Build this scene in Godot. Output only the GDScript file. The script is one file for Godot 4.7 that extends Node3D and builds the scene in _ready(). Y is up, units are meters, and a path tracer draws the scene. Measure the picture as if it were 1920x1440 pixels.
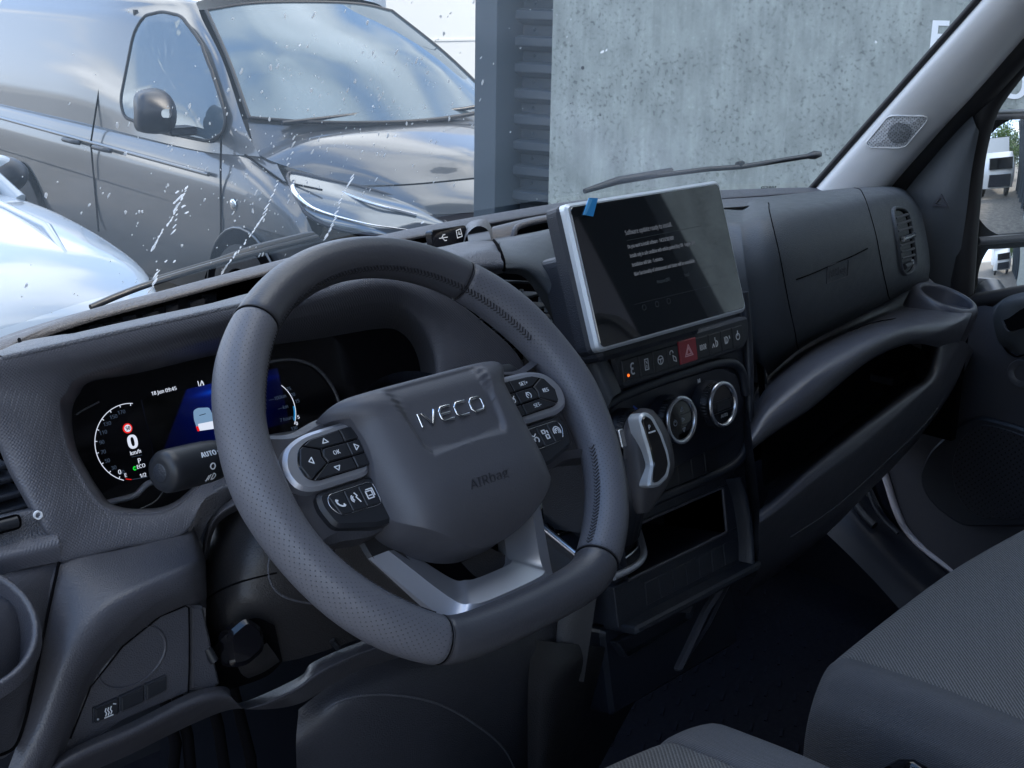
extends Node3D
# A van cab seen from its open driver's door, parked beside a concrete building with other vans in front of it.
# World: x to the passenger side, y up (ground at 0), z to the rear of the cab. Metres.

const ID := Transform3D.IDENTITY
var M := {}
var names := {}
var rng := RandomNumberGenerator.new()
var speck: Texture2D
var blotch: Texture2D


class Geo:
	var v := PackedVector3Array()
	var n := PackedVector3Array()
	var u := PackedVector2Array()
	var i := PackedInt32Array()

	func tri(a: Vector3, b: Vector3, c: Vector3) -> void:
		var nn := (c - a).cross(b - a)
		if nn.length() < 1e-14:
			return
		nn = nn.normalized()
		var k := v.size()
		v.append_array(PackedVector3Array([a, b, c]))
		n.append_array(PackedVector3Array([nn, nn, nn]))
		u.append_array(PackedVector2Array([Vector2(a.x, a.y), Vector2(b.x, b.y), Vector2(c.x, c.y)]))
		i.append_array(PackedInt32Array([k, k + 1, k + 2]))

	func quad(a: Vector3, b: Vector3, c: Vector3, d: Vector3) -> void:
		tri(a, b, c)
		tri(a, c, d)

	func grid(P: Array, flip := false, closed := false) -> void:
		var rows := P.size()
		var cols: int = P[0].size()
		var k := v.size()
		var vl := 0.0
		for r in rows:
			var ul := 0.0
			if r > 0:
				vl += P[r][cols / 2].distance_to(P[r - 1][cols / 2])
			for c in cols:
				var p: Vector3 = P[r][c]
				if c > 0:
					ul += p.distance_to(P[r][c - 1])
				var c0 := maxi(c - 1, 0)
				var c1 := mini(c + 1, cols - 1)
				if closed and (c == 0 or c == cols - 1):
					c0 = cols - 2
					c1 = 1
				var du: Vector3 = P[r][c1] - P[r][c0]
				var dv: Vector3 = P[mini(r + 1, rows - 1)][c] - P[maxi(r - 1, 0)][c]
				if du.length() < 1e-9:
					var rr := 1 if r == 0 else (rows - 2 if r == rows - 1 else r)
					du = P[rr][c1] - P[rr][c0]
				if dv.length() < 1e-9 and r > 1:
					dv = P[r][c] - P[r - 2][c]
				var nn := du.cross(dv).normalized()
				v.append(p)
				n.append(-nn if flip else nn)
				u.append(Vector2(ul, vl))
		for r in rows - 1:
			for c in cols - 1:
				var a := k + r * cols + c
				var b := a + cols
				if flip:
					i.append_array(PackedInt32Array([a, a + 1, b, a + 1, b + 1, b]))
				else:
					i.append_array(PackedInt32Array([a, b, a + 1, a + 1, b, b + 1]))

	func add(o: Geo, xf := Transform3D.IDENTITY) -> void:
		var k := v.size()
		for p in o.v:
			v.append(xf * p)
		for p in o.n:
			n.append((xf.basis * p).normalized())
		u.append_array(o.u)
		for q in o.i:
			i.append(q + k)

	func mesh() -> ArrayMesh:
		var m := ArrayMesh.new()
		var a := []
		a.resize(Mesh.ARRAY_MAX)
		a[Mesh.ARRAY_VERTEX] = v
		a[Mesh.ARRAY_NORMAL] = n
		a[Mesh.ARRAY_TEX_UV] = u
		a[Mesh.ARRAY_INDEX] = i
		m.add_surface_from_arrays(Mesh.PRIMITIVE_TRIANGLES, a)
		return m


# ---------------------------------------------------------------- nodes
func numbered(called: String) -> String:
	var k: int = names.get(called, 0)
	names[called] = k + 1
	return called if k == 0 else "%s_%03d" % [called, k]

func thing(called: String, label: String, category: String, at := Vector3.ZERO, group := "") -> Node3D:
	var o := Node3D.new()
	o.name = numbered(called)
	add_child(o)
	o.position = at
	o.set_meta("label", label)
	o.set_meta("category", category)
	if group:
		o.set_meta("group", group)
	return o

func put(called: String, me, mat: Material, parent: Node3D, xf := ID) -> MeshInstance3D:
	var o := MeshInstance3D.new()
	o.name = called
	o.mesh = me.mesh() if me is Geo else me
	o.material_override = mat
	parent.add_child(o, true)
	if parent == self:
		o.transform = xf
	else:
		o.transform = parent.global_transform.affine_inverse() * xf
	return o

func struct(called: String, me, mat: Material, xf := ID) -> MeshInstance3D:
	var o := put(called, me, mat, self, xf)
	o.set_meta("kind", "structure")
	return o


# ---------------------------------------------------------------- shapes
func cr(p: Array, t: float, closed := false):
	var n := p.size()
	var k := int(floor(t))
	if not closed:
		k = clampi(k, 0, n - 2)
	var f := t - k
	var a
	var d
	var b = p[posmod(k, n)]
	var c = p[posmod(k + 1, n)]
	if closed:
		a = p[posmod(k - 1, n)]
		d = p[posmod(k + 2, n)]
	else:
		a = p[k - 1] if k > 0 else b * 2.0 - c
		d = p[k + 2] if k + 2 < n else c * 2.0 - b
	return (b * 2.0 + (c - a) * f + (a * 2.0 - b * 5.0 + c * 4.0 - d) * f * f + (b * 3.0 - a - c * 3.0 + d) * f * f * f) * 0.5

func curve(p: Array, n: int, closed := false) -> Array:
	var o := []
	var top := float(p.size() if closed else p.size() - 1)
	for k in n + 1:
		o.append(cr(p, top * k / n, closed))
	return o

func loft_rows(rails: Array, nu: int, nv: int, closed := false) -> Array:
	var c := []
	for r in rails:
		c.append(curve(r, nu, closed))
	var cols := []
	for j in nu + 1:
		var col := []
		for r in c:
			col.append(r[j])
		cols.append(curve(col, nv))
	var P := []
	for k in nv + 1:
		var row := PackedVector3Array()
		for j in nu + 1:
			row.append(cols[j][k])
		P.append(row)
	return P

func loft(rails: Array, nu := 24, nv := 12, flip := false, closed := false) -> Geo:
	var g := Geo.new()
	g.grid(loft_rows(rails, nu, nv, closed), flip, closed)
	return g

func tube(path: Array, r, sides := 8, closed := false, caps := true) -> Geo:
	var g := Geo.new()
	var n := path.size()
	var P := []
	var side := Vector3.ZERO
	for k in n:
		var t: Vector3
		if closed:
			t = path[posmod(k + 1, n)] - path[posmod(k - 1, n)]
		else:
			t = path[mini(k + 1, n - 1)] - path[maxi(k - 1, 0)]
		t = t.normalized()
		if side == Vector3.ZERO:
			side = t.cross(Vector3.UP if absf(t.y) < 0.9 else Vector3.RIGHT).normalized()
		side = (side - t * side.dot(t)).normalized()
		var up := side.cross(t)
		var rad: float = r[k] if r is Array else r
		var row := PackedVector3Array()
		for s in sides + 1:
			var a := TAU * s / sides
			row.append(path[k] + (side * cos(a) + up * sin(a)) * rad)
		P.append(row)
	if closed:
		P.append(P[0])
	g.grid(P, false, true)
	if caps and not closed:
		for e in [0, n - 1]:
			for s in sides:
				if e == 0:
					g.tri(path[0], P[0][s + 1], P[0][s])
				else:
					g.tri(path[e], P[e][s], P[e][s + 1])
	return g

func ccw(p: Array) -> Array:
	var a := 0.0
	for k in p.size():
		a += p[k].cross(p[(k + 1) % p.size()])
	var q := p.duplicate()
	if a < 0:
		q.reverse()
	return q

func rounded(p: Array, r: float, n := 4) -> Array:
	var o := []
	var c := p.size()
	for k in c:
		var b: Vector2 = p[k]
		var to_a: Vector2 = p[posmod(k - 1, c)] - b
		var to_c: Vector2 = p[(k + 1) % c] - b
		var ra := minf(r, minf(to_a.length(), to_c.length()) * 0.48)
		var s := b + to_a.normalized() * ra
		var e := b + to_c.normalized() * ra
		for j in n + 1:
			var t := float(j) / n
			o.append(s.lerp(b, t).lerp(b.lerp(e, t), t))
	return o

func rrect(cx: float, cy: float, w: float, h: float, r: float, n := 4) -> Array:
	return rounded([Vector2(cx - w / 2, cy - h / 2), Vector2(cx + w / 2, cy - h / 2), Vector2(cx + w / 2, cy + h / 2), Vector2(cx - w / 2, cy + h / 2)], r, n)

func circle(cx: float, cy: float, r: float, n := 32) -> Array:
	var o := []
	for k in n:
		o.append(Vector2(cx + r * cos(TAU * k / n), cy + r * sin(TAU * k / n)))
	return o

func inset(p: Array, d: float) -> Array:
	var o := []
	var c := p.size()
	for k in c:
		var e0: Vector2 = (p[k] - p[posmod(k - 1, c)]).normalized()
		var e1: Vector2 = (p[(k + 1) % c] - p[k]).normalized()
		var n0 := Vector2(-e0.y, e0.x)
		var n1 := Vector2(-e1.y, e1.x)
		var m := n0 + n1
		var l := m.length_squared()
		o.append(p[k] + (n0 if l < 0.2 else m * 2.0 / l) * d)
	return o

# a plate: outline in the xy plane of a frame, from h0 to h1 along its z, with a bevelled front edge
func plate(poly: Array, h0: float, h1: float, bevel := 0.0, back := false) -> Geo:
	var g := Geo.new()
	var p := ccw(poly)
	var c := p.size()
	var q := inset(p, bevel) if bevel > 0 else p
	var hb := h1 - bevel if h1 > h0 else h1 + bevel
	for k in c:
		var a: Vector2 = p[k]
		var b: Vector2 = p[(k + 1) % c]
		g.quad(Vector3(a.x, a.y, h0), Vector3(a.x, a.y, hb), Vector3(b.x, b.y, hb), Vector3(b.x, b.y, h0))
		if bevel > 0:
			var a2: Vector2 = q[k]
			var b2: Vector2 = q[(k + 1) % c]
			g.quad(Vector3(a.x, a.y, hb), Vector3(a2.x, a2.y, h1), Vector3(b2.x, b2.y, h1), Vector3(b.x, b.y, hb))
	var pq := PackedVector2Array(q)
	var t := Geometry2D.triangulate_polygon(pq)
	for k in range(0, t.size(), 3):
		var a := pq[t[k]]
		var b := pq[t[k + 1]]
		var d := pq[t[k + 2]]
		if (b - a).cross(d - a) > 0:
			var s := b
			b = d
			d = s
		g.tri(Vector3(a.x, a.y, h1), Vector3(b.x, b.y, h1), Vector3(d.x, d.y, h1))
		if back:
			g.tri(Vector3(a.x, a.y, h0), Vector3(d.x, d.y, h0), Vector3(b.x, b.y, h0))
	return g

# a flat frame between two outlines with the same number of corners
func ring(outer: Array, inner: Array, h0: float, h1: float) -> Geo:
	var g := Geo.new()
	var c := outer.size()
	for k in c:
		var j := (k + 1) % c
		var a: Vector2 = outer[k]
		var b: Vector2 = outer[j]
		var d: Vector2 = inner[k]
		var e: Vector2 = inner[j]
		g.quad(Vector3(a.x, a.y, h1), Vector3(d.x, d.y, h1), Vector3(e.x, e.y, h1), Vector3(b.x, b.y, h1))
		g.quad(Vector3(a.x, a.y, h0), Vector3(a.x, a.y, h1), Vector3(b.x, b.y, h1), Vector3(b.x, b.y, h0))
		g.quad(Vector3(d.x, d.y, h1), Vector3(d.x, d.y, h0), Vector3(e.x, e.y, h0), Vector3(e.x, e.y, h1))
	return g

func lathe(prof: Array, n := 32) -> Geo:
	var g := Geo.new()
	var P := []
	for q in prof:
		var row := PackedVector3Array()
		for k in n + 1:
			var a := TAU * k / n
			row.append(Vector3(q.x * cos(a), q.x * sin(a), q.y))
		P.append(row)
	g.grid(P, false, true)
	return g

func box(lo: Vector3, hi: Vector3, r := 0.0) -> Geo:
	var s := hi - lo
	var g := Geo.new()
	var p := plate(rrect(0, 0, s.x, s.y, r) if r > 0 else [Vector2(-s.x / 2, -s.y / 2), Vector2(s.x / 2, -s.y / 2), Vector2(s.x / 2, s.y / 2), Vector2(-s.x / 2, s.y / 2)], -s.z / 2, s.z / 2, minf(r * 0.5, s.z * 0.2), true)
	g.add(p, Transform3D(Basis(), (lo + hi) / 2))
	return g

func dome(r: float, h: float, n := 10) -> Geo:
	var prof := []
	for k in 5:
		var a := PI / 2 * k / 4
		prof.append(Vector2(r * cos(a), h * sin(a)))
	return lathe(prof, n)

# raised marks: polylines drawn as thin flat ribbons on a frame
func ink_geo(lines: Array, w: float, h := 0.0003, lift := 0.0) -> Geo:
	var g := Geo.new()
	for l in lines:
		for k in l.size() - 1:
			var a: Vector2 = l[k]
			var b: Vector2 = l[k + 1]
			var t := (b - a).normalized()
			var s := Vector2(-t.y, t.x) * w / 2
			var e := t * w * 0.35
			var q := [a - e - s, b + e - s, b + e + s, a - e + s]
			g.add(plate(q, lift, lift + h + 0.00002 * (k % 2)))
	return g

func ink(called: String, lines: Array, frame: Transform3D, w: float, mat: Material, parent: Node3D, h := 0.0003, lift := 0.0) -> MeshInstance3D:
	return put(called, ink_geo(lines, w, h, lift), mat, parent, frame)

func text(s: String, frame: Transform3D, at: Vector2, cap: float, mat: Material, parent: Node3D, lift := 0.0, stretch := 1.0, bold := false, called := "lettering", align := HORIZONTAL_ALIGNMENT_CENTER) -> MeshInstance3D:
	var t := TextMesh.new()
	var f := SystemFont.new()
	f.font_names = PackedStringArray(["Droid Sans"])
	if bold:
		f.font_weight = 700
	t.font = f
	t.text = s
	t.font_size = 48
	t.pixel_size = cap / (48.0 * 0.71)
	t.depth = 0.0004
	t.curve_step = 3.0
	t.horizontal_alignment = align
	t.vertical_alignment = VERTICAL_ALIGNMENT_CENTER
	return put(called, t, mat, parent, frame * Transform3D(Basis().scaled(Vector3(stretch, 1, 1)), Vector3(at.x, at.y, lift + 0.0002)))

func arc(c: Vector2, r: float, a0: float, a1: float, n := 12) -> Array:
	var o := []
	for k in n + 1:
		var a := deg_to_rad(lerpf(a0, a1, float(k) / n))
		o.append(c + Vector2(cos(a), sin(a)) * r)
	return o

func on(frame: Transform3D, p: Array, h := 0.0) -> Array:
	var o := []
	for q in p:
		o.append(frame * Vector3(q.x, q.y, h))
	return o

func shifted(p: Array, d) -> Array:
	var o := []
	for q in p:
		o.append(q + d)
	return o

func srf(P: Array, a: float, b: float) -> Transform3D:
	# frame on a lofted surface at (across, down) fractions; x along the rail, z away from it towards the rear
	var r := clampf(b, 0, 1) * (P.size() - 1)
	var c: float = clampf(a, 0, 1) * (P[0].size() - 1)
	var r0 := mini(int(r), P.size() - 2)
	var c0: int = mini(int(c), P[0].size() - 2)
	var p00: Vector3 = P[r0][c0]
	var p01: Vector3 = P[r0][c0 + 1]
	var p10: Vector3 = P[r0 + 1][c0]
	var p11: Vector3 = P[r0 + 1][c0 + 1]
	var o := p00.lerp(p01, c - c0).lerp(p10.lerp(p11, c - c0), r - r0)
	var x := (p01 - p00).normalized()
	var y := (p00 - p10).normalized()
	var z := x.cross(y).normalized()
	return Transform3D(x, z.cross(x), z, o)

func seam(P: Array, uv: Array, n: int, lift: float, r: float) -> Geo:
	var path := []
	for k in n + 1:
		var q: Vector2 = cr(uv, float(uv.size() - 1) * k / n)
		var f := srf(P, q.x, q.y)
		path.append(f.origin + f.basis.z * lift)
	return tube(path, r, 5)


# ---------------------------------------------------------------- materials
func noise_tex(freq: float, size := 512, normal := false, bump := 4.0, type := FastNoiseLite.TYPE_SIMPLEX_SMOOTH, oct := 3, ramp: Gradient = null, sd := 1) -> NoiseTexture2D:
	var t := NoiseTexture2D.new()
	var f := FastNoiseLite.new()
	f.noise_type = type
	f.frequency = freq
	f.fractal_octaves = oct
	f.seed = sd
	t.width = size
	t.height = size
	t.seamless = true
	t.noise = f
	if normal:
		t.as_normal_map = true
		t.bump_strength = bump
	if ramp:
		t.color_ramp = ramp
	return t

func lin(r: float, g: float, b: float) -> Color:
	return Color(r, g, b).linear_to_srgb()

func mat(called: String, c: Color, rough: float, metal := 0.0, spec := 0.5) -> StandardMaterial3D:
	var m := StandardMaterial3D.new()
	m.resource_name = called
	m.albedo_color = c
	m.roughness = rough
	m.metallic = metal
	m.metallic_specular = spec
	M[called] = m
	return m

func grain(m: StandardMaterial3D, tex: Texture2D, per_metre: float, strength: float) -> void:
	m.uv1_triplanar = true
	m.uv1_world_triplanar = true
	m.uv1_scale = Vector3.ONE * per_metre
	m.normal_enabled = true
	m.normal_texture = tex
	m.normal_scale = strength
	if speck == null:
		var gs := Gradient.new()
		gs.set_color(0, Color(0.80, 0.80, 0.80))
		gs.set_color(1, Color(1.0, 1.0, 1.0))
		speck = noise_tex(0.22, 512, false, 1.0, FastNoiseLite.TYPE_SIMPLEX_SMOOTH, 2, gs, 4)
		var gb := Gradient.new()
		gb.set_color(0, Color(0.78, 0.78, 0.78))
		gb.set_color(1, Color(1.0, 1.0, 1.0))
		blotch = noise_tex(0.008, 512, false, 1.0, FastNoiseLite.TYPE_SIMPLEX_SMOOTH, 4, gb, 9)
	m.albedo_texture = speck
	m.roughness_texture = blotch

func glow(called: String, c: Color, e: float) -> StandardMaterial3D:
	var m := mat(called, Color(0.02, 0.02, 0.02), 0.6)
	m.emission_enabled = true
	m.emission = c
	m.emission_energy_multiplier = e
	return m

func tile(n: int, f: Callable) -> Image:
	var im := Image.create(n, n, false, Image.FORMAT_RGB8)
	for y in n:
		for x in n:
			var q: float = f.call(x, y)
			im.set_pixel(x, y, Color(q, q, q))
	return im

func bumped(im: Image, k: float) -> ImageTexture:
	var b := im.duplicate() as Image
	b.bump_map_to_normal_map(k)
	return ImageTexture.create_from_image(b)

func materials() -> void:
	var fine := noise_tex(0.11, 512, true, 5.0, FastNoiseLite.TYPE_SIMPLEX_SMOOTH, 2)
	var hide := noise_tex(0.05, 512, true, 5.0, FastNoiseLite.TYPE_CELLULAR, 2)
	grain(mat("dash_plastic", lin(0.105, 0.110, 0.130), 0.45), fine, 9.0, 1.0)
	grain(mat("pod_plastic", lin(0.085, 0.097, 0.112), 0.52), fine, 11.0, 0.7)
	grain(mat("lower_plastic", lin(0.080, 0.082, 0.098), 0.40), fine, 10.0, 0.4)
	grain(mat("dark_plastic", lin(0.025, 0.030, 0.042), 0.5), fine, 9.0, 0.4)
	grain(mat("brown_black_plastic", lin(0.028, 0.027, 0.029), 0.5), fine, 9.0, 0.4)
	mat("black_plastic", lin(0.013, 0.016, 0.025), 0.38)
	mat("groove_black", lin(0.004, 0.004, 0.005), 1.0, 0.0, 0.1)
	mat("gloss_black", lin(0.006, 0.006, 0.008), 0.07)
	mat("button_black", lin(0.016, 0.018, 0.023), 0.42)
	mat("satin_silver", lin(0.52, 0.54, 0.60), 0.36, 0.75)
	mat("chrome", lin(0.75, 0.77, 0.80), 0.14, 1.0)
	mat("soft_chrome", lin(0.60, 0.62, 0.66), 0.26, 1.0)
	var sg := mat("screen_glass", lin(0.010, 0.012, 0.015), 0.03, 0.0, 0.9)
	sg.clearcoat_enabled = true
	sg.clearcoat = 1.0
	sg.clearcoat_roughness = 0.03
	mat("white_print", lin(0.75, 0.77, 0.8), 0.6)
	mat("grey_print", lin(0.35, 0.38, 0.42), 0.6)
	mat("blue_print", lin(0.05, 0.12, 0.55), 0.5)
	mat("red_button", lin(0.36, 0.035, 0.05), 0.42)
	mat("pink_print", lin(0.85, 0.45, 0.5), 0.5)
	mat("blue_film", lin(0.03, 0.27, 0.62), 0.3)
	grain(mat("pillar_grey", lin(0.88, 0.89, 0.90), 0.62), fine, 14.0, 0.15)
	mat("seal_rubber", lin(0.010, 0.010, 0.012), 0.6)
	mat("white_paint", lin(0.62, 0.60, 0.66), 0.3)
	grain(mat("floor_rubber", lin(0.009, 0.011, 0.019), 0.9, 0.0, 0.2), fine, 20.0, 0.5)
	mat("thread", lin(0.012, 0.012, 0.016), 0.6)
	# leather: grained, and the same with rows of small holes
	grain(mat("smooth_leather", lin(0.076, 0.077, 0.089), 0.42), hide, 16.0, 0.28)
	var holes := tile(64, func(x, y):
		var d := minf(Vector2(x - 16, y - 16).length(), Vector2(x - 48, y - 48).length())
		return clampf((d - 3.0) / 4.0, 0.0, 1.0))
	var pl := mat("perforated_leather", lin(0.112, 0.114, 0.132), 0.44)
	pl.uv1_scale = Vector3(205, 205, 1)
	pl.normal_enabled = true
	pl.normal_texture = bumped(holes, 6.0)
	pl.normal_scale = 0.6
	var dots := holes.duplicate() as Image
	for y in 64:
		for x in 64:
			var q := lerpf(0.62, 1.0, dots.get_pixel(x, y).r)
			dots.set_pixel(x, y, Color(q, q, q))
	dots.generate_mipmaps()
	pl.albedo_texture = ImageTexture.create_from_image(dots)
	# the fine lattice moulded into the panel round the instruments
	var lat := tile(32, func(x, y):
		return 0.5 + 0.25 * sin(TAU * (x + y) / 16.0) + 0.25 * sin(TAU * (x - y) / 16.0))
	var tp := mat("lattice_plastic", lin(0.100, 0.103, 0.122), 0.46)
	grain(tp, bumped(lat, 3.0), 170.0, 0.8)
	tp.albedo_texture = null
	tp.roughness_texture = null
	grain(mat("airbag_plastic", lin(0.092, 0.093, 0.108), 0.56), hide, 26.0, 0.3)
	glow("amber_lamp", Color(1.0, 0.45, 0.15), 0.5)
	glow("display_white", Color(0.85, 0.88, 0.95), 0.34)
	glow("display_dim", Color(0.5, 0.6, 0.75), 0.05)
	glow("display_grey", Color(0.55, 0.7, 0.85), 0.22)
	glow("display_red", Color(0.95, 0.12, 0.1), 0.3)
	glow("display_green", Color(0.1, 0.9, 0.25), 0.3)
	glow("display_cyan", Color(0.1, 0.6, 0.9), 0.2)
	glow("display_text", Color(0.75, 0.8, 0.88), 0.045)
	glow("display_faint", Color(0.6, 0.7, 0.8), 0.012)
	mat("cluster_glass", lin(0.006, 0.006, 0.008), 0.10, 0.0, 0.35)
	mat("frame_silver", lin(0.62, 0.66, 0.70), 0.36, 0.35)
	grain(mat("airbag_mark", lin(0.040, 0.041, 0.050), 0.5), fine, 20.0, 0.2)
	mat("mirror_shell", lin(0.13, 0.145, 0.16), 0.4)
	mat("floor_bar", lin(0.011, 0.013, 0.022), 0.85, 0.0, 0.2)
	mat("dark_chrome", lin(0.30, 0.31, 0.34), 0.25, 0.9)
	mat("blue_film_pale", lin(0.12, 0.42, 0.75), 0.3)
	mat("thread_grey", lin(0.40, 0.42, 0.45), 0.7)
	var dg := mat("dirt_grey", lin(0.6, 0.63, 0.64), 0.9)
	dg.backlight_enabled = true
	dg.backlight = Color(0.7, 0.7, 0.7)
	grain(mat("cover_plastic", lin(0.045, 0.047, 0.058), 0.5), fine, 9.0, 0.5)
	var pg := mat("perforated_grip", lin(0.075, 0.075, 0.085), 0.5)
	grain(pg, hide, 20.0, 0.3)
	# seat cloth
	var cloth := tile(64, func(x, y):
		var k := posmod(x / 4 + y / 4, 4)
		var q := 0.26 + 0.34 * float(k == 0) + 0.16 * float(k == 1)
		return q + rng.randf() * 0.30)
	var ribs := tile(64, func(x, y):
		return 0.42 + 0.2 * float(posmod(x - y, 8) < 3) + rng.randf() * 0.2)
	for q in [["seat_cloth", cloth, lin(0.54, 0.52, 0.51), 55.0], ["bolster_cloth", ribs, lin(0.31, 0.305, 0.325), 50.0]]:
		var m := mat(q[0], q[2], 0.9)
		grain(m, bumped(q[1], 4.0), q[3], 0.9)
		m.albedo_texture = ImageTexture.create_from_image(q[1])
		m.roughness_texture = null
		m.rim_enabled = true
		m.rim = 0.25
		m.rim_tint = 0.5
	# speaker mesh: round holes
	var mesh_im := tile(32, func(x, y):
		var d := minf(Vector2(x - 8, y - 8).length(), Vector2(x - 24, y - 24).length())
		return 0.15 + 0.85 * clampf((d - 4.0) / 2.0, 0.0, 1.0))
	for q in [["grille_black", lin(0.03, 0.032, 0.042), 90.0], ["grille_grey", lin(0.66, 0.68, 0.71), 170.0], ["grille_dark", lin(0.30, 0.32, 0.34), 170.0]]:
		var m := mat(q[0], q[1], 0.5)
		grain(m, bumped(mesh_im, 4.0), q[2], 0.8)
		m.albedo_texture = ImageTexture.create_from_image(mesh_im)
		m.roughness_texture = null
	# outside
	var glass := mat("window_glass", Color(0.9, 0.95, 0.95, 0.06), 0.0)
	glass.transparency = BaseMaterial3D.TRANSPARENCY_ALPHA
	var dgl := mat("dusty_glass", Color(0.86, 0.93, 0.97, 0.05), 0.19)
	dgl.transparency = BaseMaterial3D.TRANSPARENCY_ALPHA
	var cg := mat("car_glass", Color(0.34, 0.41, 0.46, 0.80), 0.0, 0.42)
	cg.transparency = BaseMaterial3D.TRANSPARENCY_ALPHA
	mat("mirror_glass", lin(0.86, 0.88, 0.9), 0.0, 1.0)
	var grey := mat("grey_metallic", lin(0.075, 0.082, 0.090), 0.32, 0.3)
	grey.clearcoat_enabled = true
	grey.clearcoat = 1.0
	grey.clearcoat_roughness = 0.02
	var wp := mat("white_car_paint", lin(0.34, 0.39, 0.44), 0.35)
	wp.clearcoat_enabled = true
	wp.clearcoat = 1.0
	wp.clearcoat_roughness = 0.02
	mat("white_van_paint", lin(0.72, 0.75, 0.76), 0.4)
	grain(mat("tyre", lin(0.02, 0.02, 0.022), 0.8), fine, 8.0, 0.5)
	mat("slate_steel", lin(0.042, 0.060, 0.078), 0.45)
	mat("slate_sheet", lin(0.055, 0.070, 0.088), 0.42)
	mat("roof_lining", lin(0.40, 0.41, 0.43), 0.9)
	mat("rear_lining", lin(0.10, 0.105, 0.115), 0.9)
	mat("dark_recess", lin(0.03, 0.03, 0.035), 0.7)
	mat("lamp_lens", lin(0.16, 0.18, 0.20), 0.08, 0.5)
	mat("bark", lin(0.06, 0.045, 0.03), 0.9)
	var leaf := mat("leaf_green", lin(0.06, 0.10, 0.03), 0.7)
	leaf.backlight_enabled = true
	leaf.backlight = Color(0.15, 0.25, 0.06)
	var dw := mat("dirt_white", lin(0.85, 0.87, 0.88), 0.8)
	dw.backlight_enabled = true
	dw.backlight = Color(1.0, 1.0, 1.0)
	mat("letter_white", lin(0.82, 0.84, 0.85), 0.5)
	# concrete: mottled grey, small dark pits and faint upright streaks
	var fa := FastNoiseLite.new()
	fa.frequency = 0.012
	fa.fractal_octaves = 4
	var fp := FastNoiseLite.new()
	fp.frequency = 0.085
	fp.fractal_octaves = 2
	fp.seed = 7
	var fs := FastNoiseLite.new()
	fs.frequency = 0.035
	fs.seed = 3
	var im := Image.create(1024, 1024, false, Image.FORMAT_RGB8)
	for y in 1024:
		for x in 1024:
			var q := 0.76 + 0.10 * fa.get_noise_2d(x * 1.3, y * 0.8) + 0.05 * fs.get_noise_2d(x * 2.2, y * 0.14)
			var p := fp.get_noise_2d(x, y)
			var dens := clampf(0.5 + 1.2 * fa.get_noise_2d(x * 0.5 + 900, y * 0.5), 0.15, 1.0)
			q -= 0.19 * clampf((p - 0.26) * 3.0, 0.0, 1.0) * dens
			q += 0.10 * clampf((-p - 0.45) * 2.0, 0.0, 1.0)
			im.set_pixel(x, y, Color(q * 0.985, q, q * 0.985))
	im.generate_mipmaps()
	var con := mat("concrete", lin(0.57, 0.60, 0.57), 0.85)
	con.albedo_texture = ImageTexture.create_from_image(im)
	con.uv1_triplanar = true
	con.uv1_scale = Vector3.ONE * 0.62
	con.uv1_offset = Vector3(0.5, 0.5, 0.5)
	var gr := Gradient.new()
	gr.set_color(0, Color(0.30, 0.29, 0.27))
	gr.set_color(1, Color(0.46, 0.44, 0.41))
	var ground := mat("ground_paving", Color.WHITE, 0.9)
	ground.albedo_texture = noise_tex(0.02, 512, false, 1.0, FastNoiseLite.TYPE_SIMPLEX_SMOOTH, 5, gr)
	ground.uv1_triplanar = true
	ground.uv1_world_triplanar = true
	ground.uv1_scale = Vector3.ONE * 0.35


# ---------------------------------------------------------------- scene
func _ready() -> void:
	rng.seed = 11
	var cam := Camera3D.new()
	cam.name = "camera"
	add_child(cam)
	cam.transform = Transform3D(Vector3(0.697, 0.0167, 0.7169), Vector3(0.2009, 0.9551, -0.2176), Vector3(-0.6883, 0.2957, 0.6624), Vector3(-1.136, 1.962, 0.746))
	cam.fov = 33.398
	cam.near = 0.05
	cam.far = 400.0
	cam.current = true
	var we := WorldEnvironment.new()
	we.name = "environment"
	add_child(we)
	var env := Environment.new()
	we.environment = env
	env.background_mode = Environment.BG_SKY
	env.tonemap_mode = Environment.TONE_MAPPER_LINEAR
	env.tonemap_exposure = 3.05
	env.background_energy_multiplier = 1.0
	env.sdfgi_enabled = true
	env.ssao_enabled = true
	env.ssil_enabled = true
	var sky := Sky.new()
	var pan := PanoramaSkyMaterial.new()
	pan.panorama = sky_picture()
	sky.sky_material = pan
	env.sky = sky
	var sun := DirectionalLight3D.new()
	sun.name = "sun"
	add_child(sun)
	sun.look_at_from_position(Vector3(6.0, 9.0, 5.0), Vector3.ZERO)
	sun.light_energy = 0.5
	sun.light_angular_distance = 10.0
	sun.light_color = Color(1.0, 0.96, 0.9)
	sun.shadow_enabled = true
	materials()
	outside()
	cab_shell()
	dashboard()
	left_dash()
	centre_stack()
	right_dash()
	passenger_door()
	steering_wheel()
	column()
	instruments()
	touch_screen()
	console()
	seats()
	floor_things()
	windscreen()


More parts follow.
